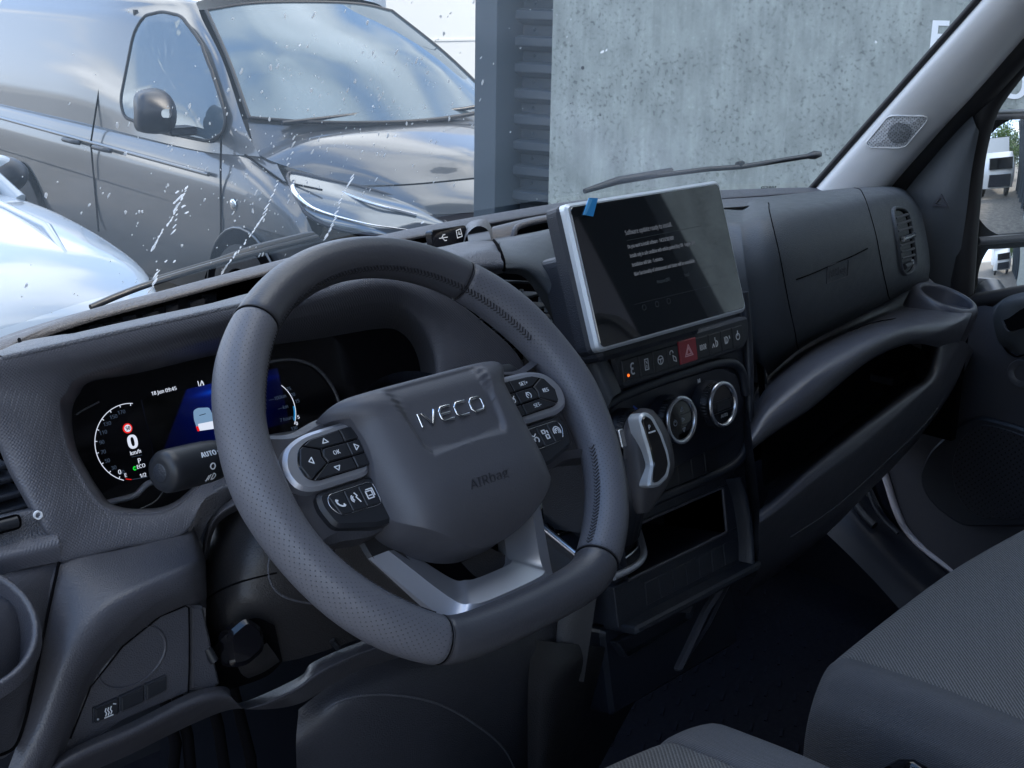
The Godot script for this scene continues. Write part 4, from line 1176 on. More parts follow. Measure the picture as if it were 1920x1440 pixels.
	for q in [[Vector3(-0.8005, 1.6093, -0.168), Vector3(-0.7647, 1.6083, -0.168), Vector3(-0.744, 1.608, -0.168)], [Vector3(-0.8031, 1.5975, -0.165), Vector3(-0.7672, 1.5977, -0.165), Vector3(-0.7397, 1.5981, -0.165)], [Vector3(-0.8056, 1.5864, -0.162), Vector3(-0.7658, 1.5852, -0.162), Vector3(-0.7356, 1.5855, -0.162)], [Vector3(-0.8077, 1.5758, -0.16), Vector3(-0.7638, 1.5739, -0.16), Vector3(-0.7325, 1.5742, -0.16)]]:
		put("side_vent_slat", loft([shifted(q, Vector3(0, -0.001, -0.035)), shifted(q, Vector3(0, 0.001, 0)), shifted(q, Vector3(0, -0.002, 0.002)), shifted(q, Vector3(0, -0.006, -0.002)), shifted(q, Vector3(0, -0.006, -0.03))], 6, 8, true), M.dark_plastic, dash)
	var sill := [[Vector3(-0.8228, 1.5793, -0.15), Vector3(-0.7763, 1.5759, -0.15), Vector3(-0.7475, 1.5749, -0.15), Vector3(-0.7322, 1.574, -0.15)], [Vector3(-0.8276, 1.5797, -0.138), Vector3(-0.7815, 1.5778, -0.138), Vector3(-0.753, 1.5767, -0.138), Vector3(-0.7321, 1.5749, -0.138)], [Vector3(-0.8303, 1.5634, -0.136), Vector3(-0.7842, 1.5609, -0.136), Vector3(-0.7516, 1.5594, -0.136), Vector3(-0.732, 1.5596, -0.136)], [Vector3(-0.8331, 1.5601, -0.13), Vector3(-0.7873, 1.557, -0.13), Vector3(-0.7549, 1.5554, -0.13), Vector3(-0.7277, 1.554, -0.13)]]
	put("side_vent_sill", loft(sill, 12, 10, true), M.dash_plastic, dash)
	put("side_vent_lower", loft([[Vector3(-0.832, 1.5624, -0.132), Vector3(-0.7861, 1.5594, -0.132), Vector3(-0.7537, 1.557, -0.132), Vector3(-0.7262, 1.5559, -0.131)], [Vector3(-0.8366, 1.5579, -0.122), Vector3(-0.7911, 1.5554, -0.122), Vector3(-0.759, 1.5524, -0.122), Vector3(-0.7287, 1.5507, -0.122)], [Vector3(-0.8371, 1.5433, -0.125), Vector3(-0.7914, 1.5395, -0.125), Vector3(-0.759, 1.5383, -0.125), Vector3(-0.7277, 1.5351, -0.125)]], 12, 8, true), M.lattice_plastic, dash)
	var wf := Transform3D(Vector3(0.995, -0.02, 0), Vector3(0, 0.99, -0.1), Vector3(0, 0.1, 0.99), Vector3(-0.7643, 1.5735, -0.134))
	put("thumb_wheel_slot", plate(rrect(-0.008, 0, 0.042, 0.012, 0.005), 0, 0.001), M.groove_black, dash, wf)
	put("thumb_wheel", tube([wf * Vector3(-0.026, 0, -0.001), wf * Vector3(0.010, 0, -0.001)], 0.0048, 10), M.button_black, dash)
	put("open_vent_mark", ring(circle(0.026, 0.001, 0.0034, 24), circle(0.026, 0.001, 0.0023, 24), 0.0, 0.0022), M.white_print, dash, wf)
	# knee shelf: sweeps from the crease under the instruments down round the switch panel
	var rails := [[Vector3(-0.8223, 1.4168, -0.05), Vector3(-0.7995, 1.4474, -0.06), Vector3(-0.7616, 1.4919, -0.095), Vector3(-0.7282, 1.5325, -0.128), Vector3(-0.672, 1.5264, -0.132), Vector3(-0.6128, 1.5189, -0.137), Vector3(-0.59, 1.5101, -0.16)],
		[Vector3(-0.8136, 1.4173, -0.045), Vector3(-0.7922, 1.4487, -0.05), Vector3(-0.7617, 1.4938, -0.068), Vector3(-0.7268, 1.5185, -0.085), Vector3(-0.6777, 1.521, -0.092), Vector3(-0.6277, 1.5169, -0.1), Vector3(-0.5944, 1.4929, -0.14)],
		[Vector3(-0.8019, 1.416, -0.045), Vector3(-0.7823, 1.4452, -0.048), Vector3(-0.7561, 1.4847, -0.058), Vector3(-0.7229, 1.5101, -0.068), Vector3(-0.6806, 1.5182, -0.074), Vector3(-0.6372, 1.5166, -0.082), Vector3(-0.5991, 1.4868, -0.13)],
		[Vector3(-0.7863, 1.4082, -0.055), Vector3(-0.7709, 1.4343, -0.056), Vector3(-0.7477, 1.4696, -0.062), Vector3(-0.7179, 1.4905, -0.068), Vector3(-0.6797, 1.5032, -0.072), Vector3(-0.6397, 1.5025, -0.078), Vector3(-0.6054, 1.4735, -0.12)],
		[Vector3(-0.7763, 1.4027, -0.066), Vector3(-0.7633, 1.4223, -0.068), Vector3(-0.7408, 1.4564, -0.074), Vector3(-0.713, 1.4766, -0.078), Vector3(-0.6769, 1.4891, -0.08), Vector3(-0.6377, 1.4888, -0.084), Vector3(-0.6061, 1.4613, -0.12)],
		[Vector3(-0.7656, 1.3937, -0.082), Vector3(-0.7537, 1.4079, -0.084), Vector3(-0.7328, 1.4435, -0.086), Vector3(-0.7057, 1.4643, -0.088), Vector3(-0.6709, 1.4766, -0.09), Vector3(-0.6373, 1.4781, -0.092), Vector3(-0.6066, 1.454, -0.12)]]
	put("knee_shelf", loft(rails, 40, 24, true), M.lower_plastic, dash)
	put("knee_shelf_end", loft([[Vector3(-0.59, 1.5101, -0.16), Vector3(-0.5974, 1.4955, -0.135), Vector3(-0.6022, 1.4895, -0.125), Vector3(-0.6066, 1.4746, -0.118), Vector3(-0.6078, 1.4551, -0.118), Vector3(-0.6197, 1.3816, -0.11)], [Vector3(-0.5392, 1.4748, -0.24), Vector3(-0.5308, 1.4414, -0.24), Vector3(-0.5293, 1.4275, -0.24), Vector3(-0.5295, 1.405, -0.24), Vector3(-0.5309, 1.3827, -0.24), Vector3(-0.5366, 1.2915, -0.24)]], 10, 3, true), M.lower_plastic, dash)
	var KP: Transform3D = Transform3D(Vector3(1, 0, 0), Vector3(0, 0.9968, -0.0805), Vector3(0, 0.0805, 0.9968), Vector3(-0.6958, 1.4476, -0.085))
	var kp := put("switch_panel", plate(rounded([Vector2(-0.0724, -0.0558), Vector2(-0.0599, -0.0398), Vector2(-0.0386, -0.0039), Vector2(-0.0104, 0.0194), Vector2(0.0237, 0.0324), Vector2(0.0551, 0.0343), Vector2(0.0575, 0.0298), Vector2(0.0483, -0.0405), Vector2(-0.0144, -0.0411)], 0.004, 2), -0.02, -0.001, 0.0012), M.lower_plastic, dash, KP)
	put("panel_end", plate([Vector2(0.0577, 0.0316), Vector2(0.0701, 0.0254), Vector2(0.0783, -0.0477), Vector2(0.0676, -0.0502), Vector2(0.0492, -0.0418)], -0.02, -0.004, 0.003), M.lower_plastic, dash, KP)
	put("panel_seam", tube(on(KP, [Vector2(0.0448, -0.0401), Vector2(0.0484, -0.0186), Vector2(0.0521, 0.013), Vector2(0.0537, 0.0311), Vector2(0.051, 0.0339), Vector2(0.0276, 0.0328), Vector2(-0.0067, 0.0198), Vector2(-0.0367, -0.0028), Vector2(-0.0579, -0.0375)], 0.0002), 0.0007, 5), M.groove_black, kp)
	var el := arc(Vector2.ZERO, 1.0, 0, 360, 40)
	var oval := []
	for q in el:
		oval.append(Vector2(0.0, 0.008) + Vector2(q.x * 0.030, q.y * 0.0235).rotated(0.12))
	put("oval_recess", tube(on(KP, oval, -0.0008), 0.0013, 6, true), M.lower_plastic, kp)
	for k in 3:
		var a: Array = [[Vector2(-0.0364, -0.021), Vector2(-0.0155, -0.0204), Vector2(-0.0171, -0.033), Vector2(-0.038, -0.0334)], [Vector2(-0.0141, -0.0201), Vector2(0.0065, -0.0191), Vector2(0.0049, -0.0324), Vector2(-0.0157, -0.0332)], [Vector2(0.008, -0.0188), Vector2(0.0273, -0.018), Vector2(0.0257, -0.0305), Vector2(0.0064, -0.0321)]][k]
		put("switch_frame", plate(shifted([a[0], a[1], a[2], a[3]], Vector2(-0.0008, 0.0008)), -0.001, 0.0010, 0.0006), M.dark_plastic, kp, KP)
		var sw := put("switch", plate(inset(ccw(a), 0.0007), -0.001, 0.0022, 0.0008), M.button_black, kp, KP)
		if k == 0:
			var c: Vector2 = (a[0] + a[2]) / 2.0
			var h := []
			for j in 3:
				var x: float = c.x - 0.002 + j * 0.0022
				h.append([Vector2(x, c.y - 0.003), Vector2(x + 0.001, c.y - 0.001), Vector2(x, c.y + 0.001), Vector2(x + 0.001, c.y + 0.003)])
			h.append([Vector2(c.x - 0.003, c.y - 0.0042), Vector2(c.x + 0.004, c.y - 0.0042)])
			h.append([Vector2(c.x + 0.0055, c.y + 0.0045), Vector2(c.x + 0.0075, c.y + 0.0035)])
			put("heater_symbol", ink_geo(h, 0.0008, 0.0003, 0.0022), M.white_print, kp, KP)
			put("switch_lamp", plate(circle(c.x - 0.0085, c.y - 0.003, 0.0009, 8), 0.002, 0.0026), M.grey_print, kp, KP)
	# door-side end with its cup holder
	put("left_end", loft([[Vector3(-0.8534, 1.5459, -0.12), Vector3(-0.7914, 1.5395, -0.125), Vector3(-0.7581, 1.5373, -0.127), Vector3(-0.7285, 1.5331, -0.129)], [Vector3(-0.8752, 1.5563, -0.06), Vector3(-0.8201, 1.5506, -0.075), Vector3(-0.7797, 1.5394, -0.09), Vector3(-0.7474, 1.5077, -0.11)], [Vector3(-0.8867, 1.5571, -0.03), Vector3(-0.831, 1.5517, -0.05), Vector3(-0.7822, 1.5299, -0.072), Vector3(-0.7575, 1.4944, -0.096)], [Vector3(-0.8979, 1.5287, -0.01), Vector3(-0.8478, 1.5188, -0.02), Vector3(-0.7955, 1.4867, -0.06), Vector3(-0.7784, 1.4656, -0.078)], [Vector3(-0.9054, 1.4671, -0.01), Vector3(-0.8541, 1.4614, -0.02), Vector3(-0.8189, 1.4415, -0.045), Vector3(-0.8008, 1.4405, -0.062)]], 24, 20, true), M.lower_plastic, dash)
	put("shelf_seam", tube(curve([Vector3(-0.7305, 1.5362, -0.122), Vector3(-0.7468, 1.5179, -0.106), Vector3(-0.7646, 1.4967, -0.088), Vector3(-0.783, 1.4705, -0.071), Vector3(-0.8007, 1.451, -0.055), Vector3(-0.8135, 1.4463, -0.044), Vector3(-0.8305, 1.452, -0.034)], 24), 0.0012, 5), M.groove_black, dash)
	var cup := Transform3D(Vector3(1, 0, 0), Vector3(0, 0.55, -0.835), Vector3(0, 0.835, 0.55), Vector3(-0.8369, 1.544, -0.055))
	var cp := put("cup_holder", lathe([Vector2(0.0, -0.09), Vector2(0.044, -0.088), Vector2(0.047, 0.0), Vector2(0.0495, 0.003), Vector2(0.0525, 0.002), Vector2(0.056, -0.008)], 36), M.lower_plastic, dash, cup)
	# lower rail under the knee panel, with the notch under the column
	var lo := [[Vector3(-0.7931, 1.3813, -0.07), Vector3(-0.7696, 1.4077, -0.07), Vector3(-0.7048, 1.4073, -0.075), Vector3(-0.6486, 1.4074, -0.08), Vector3(-0.6126, 1.3954, -0.085), Vector3(-0.5918, 1.3648, -0.1), Vector3(-0.528, 1.3641, -0.1), Vector3(-0.5171, 1.38, -0.09), Vector3(-0.4487, 1.3784, -0.09), Vector3(-0.3384, 1.3637, -0.09), Vector3(-0.2288, 1.3432, -0.09)], [Vector3(-0.7998, 1.3877, -0.055), Vector3(-0.7761, 1.4115, -0.055), Vector3(-0.7132, 1.411, -0.06), Vector3(-0.6579, 1.4109, -0.065), Vector3(-0.6224, 1.4008, -0.07), Vector3(-0.5995, 1.3715, -0.085), Vector3(-0.5477, 1.3687, -0.085), Vector3(-0.5226, 1.3819, -0.075), Vector3(-0.4612, 1.3807, -0.075), Vector3(-0.3526, 1.3657, -0.075), Vector3(-0.2448, 1.3449, -0.075)],
		[Vector3(-0.7983, 1.3775, -0.06), Vector3(-0.773, 1.3994, -0.06), Vector3(-0.7117, 1.3996, -0.064), Vector3(-0.6567, 1.4002, -0.068), Vector3(-0.6189, 1.3915, -0.072), Vector3(-0.5967, 1.3715, -0.075), Vector3(-0.5522, 1.3685, -0.075), Vector3(-0.5191, 1.3764, -0.072), Vector3(-0.4638, 1.3763, -0.072), Vector3(-0.3555, 1.3591, -0.072), Vector3(-0.2478, 1.3378, -0.072)], [Vector3(-0.7785, 1.3297, -0.11), Vector3(-0.7498, 1.352, -0.11), Vector3(-0.6866, 1.3517, -0.114), Vector3(-0.6282, 1.3515, -0.118), Vector3(-0.5864, 1.3474, -0.12), Vector3(-0.5501, 1.3319, -0.12), Vector3(-0.5147, 1.3224, -0.12), Vector3(-0.4848, 1.3312, -0.11), Vector3(-0.4411, 1.3404, -0.1), Vector3(-0.3286, 1.3203, -0.1), Vector3(-0.2168, 1.297, -0.1)]]
	put("lower_rail", loft(lo, 60, 16, true), M.lower_plastic, dash)
	# bellied lower cover under the wheel, with the pressed crease
	var belly := [[Vector3(-0.5149, 1.3169, -0.12), Vector3(-0.4885, 1.3376, -0.105), Vector3(-0.4426, 1.3447, -0.098), Vector3(-0.3306, 1.3279, -0.098), Vector3(-0.217, 1.3035, -0.1), Vector3(-0.1349, 1.2831, -0.11)], [Vector3(-0.5266, 1.287, -0.11), Vector3(-0.4923, 1.3226, -0.085), Vector3(-0.4227, 1.3204, -0.075), Vector3(-0.3375, 1.3035, -0.075), Vector3(-0.2373, 1.2742, -0.08), Vector3(-0.1312, 1.2065, -0.11)], [Vector3(-0.5112, 1.2236, -0.13), Vector3(-0.4772, 1.2622, -0.09), Vector3(-0.4, 1.254, -0.07), Vector3(-0.3264, 1.2334, -0.07), Vector3(-0.235, 1.2017, -0.08), Vector3(-0.1354, 1.1334, -0.12)], [Vector3(-0.4857, 1.1339, -0.16), Vector3(-0.4498, 1.1729, -0.11), Vector3(-0.3913, 1.1776, -0.08), Vector3(-0.3155, 1.1467, -0.08), Vector3(-0.2103, 1.0922, -0.1), Vector3(-0.1183, 1.0276, -0.14)]]
	var B := loft_rows(belly, 40, 24)
	var bg := Geo.new()
	bg.grid(B, true)
	put("lower_cover", bg, M.cover_plastic, dash)
	put("cover_crease", seam(B, [Vector2(0.14, 0.24), Vector2(0.25, 0.27), Vector2(0.40, 0.40), Vector2(0.55, 0.58), Vector2(0.68, 0.78), Vector2(0.75, 0.98)], 30, 0.0004, 0.0013), M.dash_plastic, dash)

func centre_stack() -> void:
	var S: Transform3D = Transform3D(Vector3(1, 0, 0), Vector3(0, 0.9798, -0.2), Vector3(0, 0.2, 0.9798), Vector3(0.0343, 1.4783, -0.1))
	var t := thing("centre_stack", "black console between wheel and passenger side with switches, rotary knobs and storage slot", "console", S * Vector3(0, -0.45, -0.05))
	# body of the stack
	var body := [Vector2(-0.14, 0.12), Vector2(0.142, 0.108), Vector2(0.140, 0.03), Vector2(0.128, -0.045), Vector2(0.118, -0.10), Vector2(0.112, -0.20), Vector2(0.09, -0.225), Vector2(-0.15, -0.225), Vector2(-0.15, 0.05)]
	var cub := [Vector2(-0.125, -0.100), Vector2(0.066, -0.102), Vector2(0.065, -0.157), Vector2(-0.125, -0.151)]
	for q in [[Vector2(-0.15, 0.12), Vector2(0.142, 0.110), Vector2(0.139, 0.03), Vector2(0.129, -0.045), Vector2(0.118, -0.099), Vector2(-0.15, -0.099)], [Vector2(0.067, -0.0992), Vector2(0.118, -0.0992), Vector2(0.114, -0.158), Vector2(0.067, -0.158)], [Vector2(-0.15, -0.1582), Vector2(0.114, -0.1582), Vector2(0.108, -0.206), Vector2(-0.15, -0.206)]]:
		put("face_panel", plate(q, -0.10, -0.004, 0.001), M.dark_plastic, t, S)
	put("right_edge", tube(curve(on(S, [Vector2(0.148, 0.13), Vector2(0.147, 0.07), Vector2(0.141, 0.02), Vector2(0.131, -0.04), Vector2(0.120, -0.062), Vector2(0.09, -0.078), Vector2(0.0, -0.080), Vector2(-0.1, -0.08)], 0.0), 30), 0.006, 8), M.dark_plastic, t)
	# switch strip
	var st := put("switch_strip", plate(rounded([Vector2(-0.122, 0.100), Vector2(0.143, 0.101), Vector2(0.141, 0.075), Vector2(0.125, 0.062), Vector2(-0.110, 0.060)], 0.008), -0.01, 0.008, 0.003), M.dark_plastic, t, S)
	var cuts := [-0.108, -0.078, -0.053, -0.027, -0.005, 0.029, 0.054, 0.079, 0.102, 0.125]
	for k in 9:
		var x0: float = cuts[k] + 0.0006
		var x1: float = cuts[k + 1] - 0.0006
		var haz := k == 4
		put("hazard_button" if haz else "strip_button", plate([Vector2(x0, 0.0675), Vector2(x1, 0.0675), Vector2(x1, 0.0925 + (0.002 if haz else 0.0)), Vector2(x0, 0.0925 + (0.002 if haz else 0.0))], 0.006, 0.0105 if haz else 0.0092, 0.0009), M.red_button if haz else M.button_black, st, S)
		var c := Vector2((x0 + x1) / 2, 0.080)
		var L := 0.0093
		match k:
			0:
				ink("e_symbol", [arc(c + Vector2(0.003, 0.0028), 0.0032, 60, 270, 8), arc(c + Vector2(0.003, -0.0028), 0.0032, 90, 300, 8)], S, 0.0018, M.white_print, st, 0.0003, L)
				put("switch_lamp", plate(circle(c.x - 0.006, c.y - 0.006, 0.0017, 10), L, L + 0.0006), M.amber_lamp, st, S)
			1:
				ink("road_symbol", [[c + Vector2(-0.003, -0.006), c + Vector2(-0.003, 0.006), c + Vector2(0.003, 0.006), c + Vector2(0.003, -0.006), c + Vector2(-0.003, -0.006)], [c + Vector2(0, -0.004), c + Vector2(0, -0.001)], [c + Vector2(-0.001, 0.004), c + Vector2(0.001, 0.001)]], S, 0.0011, M.white_print, st, 0.0003, L)
			2:
				ink("wheel_symbol", [arc(c, 0.0048, 0, 360, 16), [c + Vector2(-0.0045, 0.001), c + Vector2(0.0045, 0.001)], [c, c + Vector2(0, -0.0045)]], S, 0.0012, M.white_print, st, 0.0003, L)
			3:
				ink("slope_symbol", [arc(c + Vector2(-0.003, 0.004), 0.003, 0, 200, 8), [c + Vector2(-0.001, 0.001), c + Vector2(0.004, -0.002), c + Vector2(0.005, -0.007), c + Vector2(0.0, -0.005), c + Vector2(-0.001, 0.001)]], S, 0.0011, M.white_print, st, 0.0003, L)
			4:
				for r in [0.0085, 0.0050]:
					ink("hazard_triangle", [[c + Vector2(-r * 0.87, -r * 0.55), c + Vector2(r * 0.87, -r * 0.55), c + Vector2(0, r), c + Vector2(-r * 0.87, -r * 0.55)]], S, 0.0012, M.pink_print, st, 0.0003, 0.0105)
			5:
				text("RDOR", S, c, 0.0065, M.white_print, st, L, 0.55)
			6:
				ink("lamp_symbol", [[c + Vector2(-0.006, -0.004), c + Vector2(-0.004, 0.0), c + Vector2(-0.002, -0.004)], [c + Vector2(0.001, -0.004), c + Vector2(0.001, 0.003)], arc(c + Vector2(0.001, -0.0005), 0.0036, -90, 90, 8), [c + Vector2(0, 0.004), c + Vector2(0, 0.007)]], S, 0.0011, M.white_print, st, 0.0003, L)
			7:
				ink("lamp_symbol", [[c + Vector2(-0.002, -0.004), c + Vector2(-0.002, 0.004)], arc(c + Vector2(-0.002, 0), 0.004, -90, 90, 8), [c + Vector2(-0.005, 0.004), c + Vector2(-0.004, -0.004)], [c + Vector2(0.005, 0.004), c + Vector2(0.006, 0.001)]], S, 0.0011, M.white_print, st, 0.0003, L)
			8:
				ink("lock_symbol", [arc(c, 0.0038, 0, 360, 14), [c + Vector2(0, 0.001), c + Vector2(0, 0.007)]], S, 0.0011, M.white_print, st, 0.0003, L)
		if k in [1, 2, 3]:
			put("switch_lamp", plate(circle(c.x - 0.007, c.y - 0.006, 0.0014, 8), L, L + 0.0004), M.dark_plastic, st, S)
	# climate panel: recessed dark plate with three knobs
	var cl := put("climate_plate", plate(rounded([Vector2(-0.1497, 0.0267), Vector2(-0.129, 0.0413), Vector2(-0.0905, 0.0488), Vector2(-0.0017, 0.0491), Vector2(0.0835, 0.0477), Vector2(0.1168, 0.0318), Vector2(0.1214, -0.0084), Vector2(0.0924, -0.0438), Vector2(-0.0399, -0.0521), Vector2(-0.1631, -0.0483)], 0.012), -0.004, 0.0015, 0.001), M.black_plastic, t, S)
	put("climate_hood", tube(curve(on(S, [Vector2(-0.159, 0.0348), Vector2(-0.1278, 0.0482), Vector2(-0.0803, 0.0528), Vector2(-0.0007, 0.0547), Vector2(0.0844, 0.0529), Vector2(0.1204, 0.0392), Vector2(0.1282, 0.0038)], 0.002), 24), 0.006, 8), M.dark_plastic, t)
	knob(t, S, Vector2(0.0463, 0.0096), 2)
	knob(t, S, Vector2(-0.0354, 0.0092), 1)
	knob(t, S, Vector2(-0.111, 0.01), 0)
	text("M", S, Vector2(0.0369, 0.04), 0.005, M.white_print, cl, 0.0016)
	ink("airflow_symbols", [[Vector2(0.0356, 0.0351), Vector2(0.0337, 0.0302)], [Vector2(0.0322, 0.028), Vector2(0.0305, 0.0244)], [Vector2(0.0354, 0.0279), Vector2(0.0373, 0.0262)]], S, 0.0011, M.white_print, cl, 0.0003, 0.0016)
	ink("dial_mark", [[Vector2(-0.0871, 0.0357), Vector2(-0.0822, 0.0316), Vector2(-0.085, 0.0316)]], S, 0.0022, M.blue_print, cl, 0.0003, 0.0016)
	# four blank switches
	for k in 4:
		var x := -0.045 + k * 0.0265
		put("blank_switch", plate([Vector2(x, -0.0735), Vector2(x + 0.0258, -0.0735), Vector2(x + 0.0258, -0.046), Vector2(x, -0.046)], -0.005, 0.0, 0.0008), M.button_black, t, S)
	put("switch_ledge", tube(on(S, [Vector2(-0.15, -0.078), Vector2(0.07, -0.078)], 0.0), 0.0035, 8), M.dark_plastic, t)
	# storage slot
	var cb := Geo.new()
	var dpt := -0.16
	var q4 := [Vector3(-0.125, -0.099, 0), Vector3(0.067, -0.099, 0), Vector3(0.067, -0.158, 0), Vector3(-0.125, -0.158, 0)]
	for k in 4:
		var a: Vector3 = q4[k]
		var b: Vector3 = q4[(k + 1) % 4]
		cb.quad(a + Vector3(0, 0, -0.003), b + Vector3(0, 0, -0.003), b + Vector3(0, 0, dpt), a + Vector3(0, 0, dpt))
	cb.quad(q4[3] + Vector3(0, 0, dpt), q4[0] + Vector3(0, 0, dpt), q4[1] + Vector3(0, 0, dpt), q4[2] + Vector3(0, 0, dpt))
	put("storage_slot", cb, M.black_plastic, t, S)
	put("slot_rim", tube(on(S, [Vector2(-0.125, -0.1575), Vector2(0.063, -0.1575), Vector2(0.0665, -0.154), Vector2(0.0675, -0.103), Vector2(0.064, -0.0995), Vector2(-0.125, -0.0995)], -0.003), 0.0022, 6), M.lower_plastic, t)
	# row of blanks and the ledge under it
	for k in 7:
		var x := -0.098 + k * 0.0258
		put("blank_cover", plate([Vector2(x, -0.197), Vector2(x + 0.0252, -0.197), Vector2(x + 0.0252, -0.170), Vector2(x, -0.170)], -0.006, -0.0028, 0.0007), M.dark_plastic, t, S)
	put("side_cheek", loft([on(S, [Vector2(0.076, -0.092), Vector2(0.086, -0.12), Vector2(0.090, -0.17), Vector2(0.086, -0.2)], -0.004), on(S, [Vector2(0.079, -0.090), Vector2(0.090, -0.12), Vector2(0.094, -0.17), Vector2(0.090, -0.203)], 0.010), on(S, [Vector2(0.086, -0.088), Vector2(0.099, -0.12), Vector2(0.103, -0.17), Vector2(0.098, -0.205)], 0.010), on(S, [Vector2(0.115, -0.09), Vector2(0.125, -0.12), Vector2(0.126, -0.17), Vector2(0.118, -0.205)], -0.04)], 14, 10, true), M.dark_plastic, t)
	put("bottom_ledge", plate(rounded([Vector2(-0.145, -0.2035), Vector2(0.106, -0.2035), Vector2(0.1, -0.214), Vector2(-0.145, -0.214)], 0.004), -0.03, 0.018, 0.003), M.dark_plastic, t, S)
	put("lower_box", box(Vector3(-0.15, -0.32, -0.09), Vector3(0.105, -0.212, -0.03), 0.01), M.black_plastic, t, S)
	put("fuse_flap", plate(rounded([Vector2(-0.14, -0.2296), Vector2(-0.0297, -0.2292), Vector2(0.0126, -0.2334), Vector2(0.001, -0.2498), Vector2(-0.1251, -0.2543)], 0.004), -0.03, -0.018, 0.002), M.dark_plastic, t, S)
	put("side_brace", plate(rounded([Vector2(0.0975, -0.2288), Vector2(0.0754, -0.2286), Vector2(0.034, -0.2509), Vector2(-0.0321, -0.3036), Vector2(-0.0287, -0.309), Vector2(0.0391, -0.2734)], 0.003), -0.07, -0.02, 0.004), M.lower_plastic, t, S)
	put("brace_foot", plate([Vector2(-0.0447, -0.2254), Vector2(-0.0077, -0.238), Vector2(-0.0003, -0.2324), Vector2(-0.018, -0.2231)], -0.03, -0.014, 0.001), M.lower_plastic, t, S)
	put("cable_clip", tube(on(S, [Vector2(0.0382, -0.2262), Vector2(0.0355, -0.2225), Vector2(0.0453, -0.2244)], -0.012), 0.002, 5), M.grey_print, t)
	put("tunnel_cover", loft([[Vector3(-0.2272, 1.2919, -0.09), Vector3(-0.1497, 1.2599, -0.08), Vector3(-0.0253, 1.2009, -0.1), Vector3(0.1172, 1.1579, -0.14)], [Vector3(-0.2555, 1.2537, -0.07), Vector3(-0.2068, 1.2379, -0.06), Vector3(-0.0582, 1.1439, -0.12), Vector3(0.1376, 1.0198, -0.22)], [Vector3(-0.2622, 1.1239, -0.06), Vector3(-0.2275, 1.1068, -0.06), Vector3(-0.0976, 1.0022, -0.14), Vector3(0.0544, 0.8716, -0.25)]], 16, 10, true), M.brown_black_plastic, t)

func knob(t: Node3D, S: Transform3D, c: Vector2, kind: int) -> void:
	var K := S * Transform3D(Basis(), Vector3(c.x, c.y, 0))
	var k := put("rotary_knob", lathe([Vector2(0.029, -0.002), Vector2(0.029, 0.010), Vector2(0.0255, 0.012), Vector2(0.0255, 0.024), Vector2(0.0, 0.024)], 40), M.black_plastic, t, K)
	put("knob_ring", lathe([Vector2(0.0265, 0.021), Vector2(0.0285, 0.0255), Vector2(0.0275, 0.0285), Vector2(0.0245, 0.029), Vector2(0.0225, 0.027), Vector2(0.0222, 0.0235)], 48), M.soft_chrome, k, K)
	put("knob_face", lathe([Vector2(0.0223, 0.0255), Vector2(0.0, 0.0256)], 40), M.gloss_black, k, K)
	var kn := Geo.new()
	for j in 44:
		var a := TAU * j / 44
		kn.add(box(Vector3(-0.0011, -0.0006, 0.0125), Vector3(0.0011, 0.0006, 0.0225)), Transform3D(Basis(Vector3.BACK, a + PI / 2), Vector3(cos(a) * 0.0262, sin(a) * 0.0262, 0)))
	put("knurling", kn, M.soft_chrome, k, K)
	var L := 0.0258
	if kind == 1:
		ink("fan_symbols", [[Vector2(0.001, 0.010), Vector2(0.006, 0.010), Vector2(0.0035, 0.0145), Vector2(0.001, 0.010)], [Vector2(0.002, -0.0025), Vector2(0.002, 0.0025), Vector2(0.006, 0.0), Vector2(0.002, -0.0025)], [Vector2(0.001, -0.010), Vector2(0.006, -0.010), Vector2(0.0035, -0.0145), Vector2(0.001, -0.010)]], K, 0.0007, M.grey_print, k, 0.0002, L)
		ink("power_symbol", [arc(Vector2(-0.011, -0.001), 0.0030, 120, 420, 12), [Vector2(-0.011, 0.0), Vector2(-0.011, 0.003)]], K, 0.0009, M.grey_print, k, 0.0002, L)
		ink("face_line", [[Vector2(-0.002, 0.006), Vector2(0.02, 0.006)], [Vector2(-0.002, -0.006), Vector2(0.02, -0.006)]], K, 0.0005, M.dark_plastic, k, 0.0002, L)
	elif kind == 2:
		text("AUTO", K, Vector2(0.001, -0.013), 0.0038, M.grey_print, k, L)
		ink("face_line", [[Vector2(-0.021, 0.006), Vector2(0.021, 0.006)], [Vector2(-0.02, -0.008), Vector2(0.02, -0.008)]], K, 0.0006, M.dark_plastic, k, 0.0002, L)
		put("knob_display", plate(rrect(0.002, -0.001, 0.026, 0.010, 0.001), L, L + 0.0002), M.button_black, k, K)


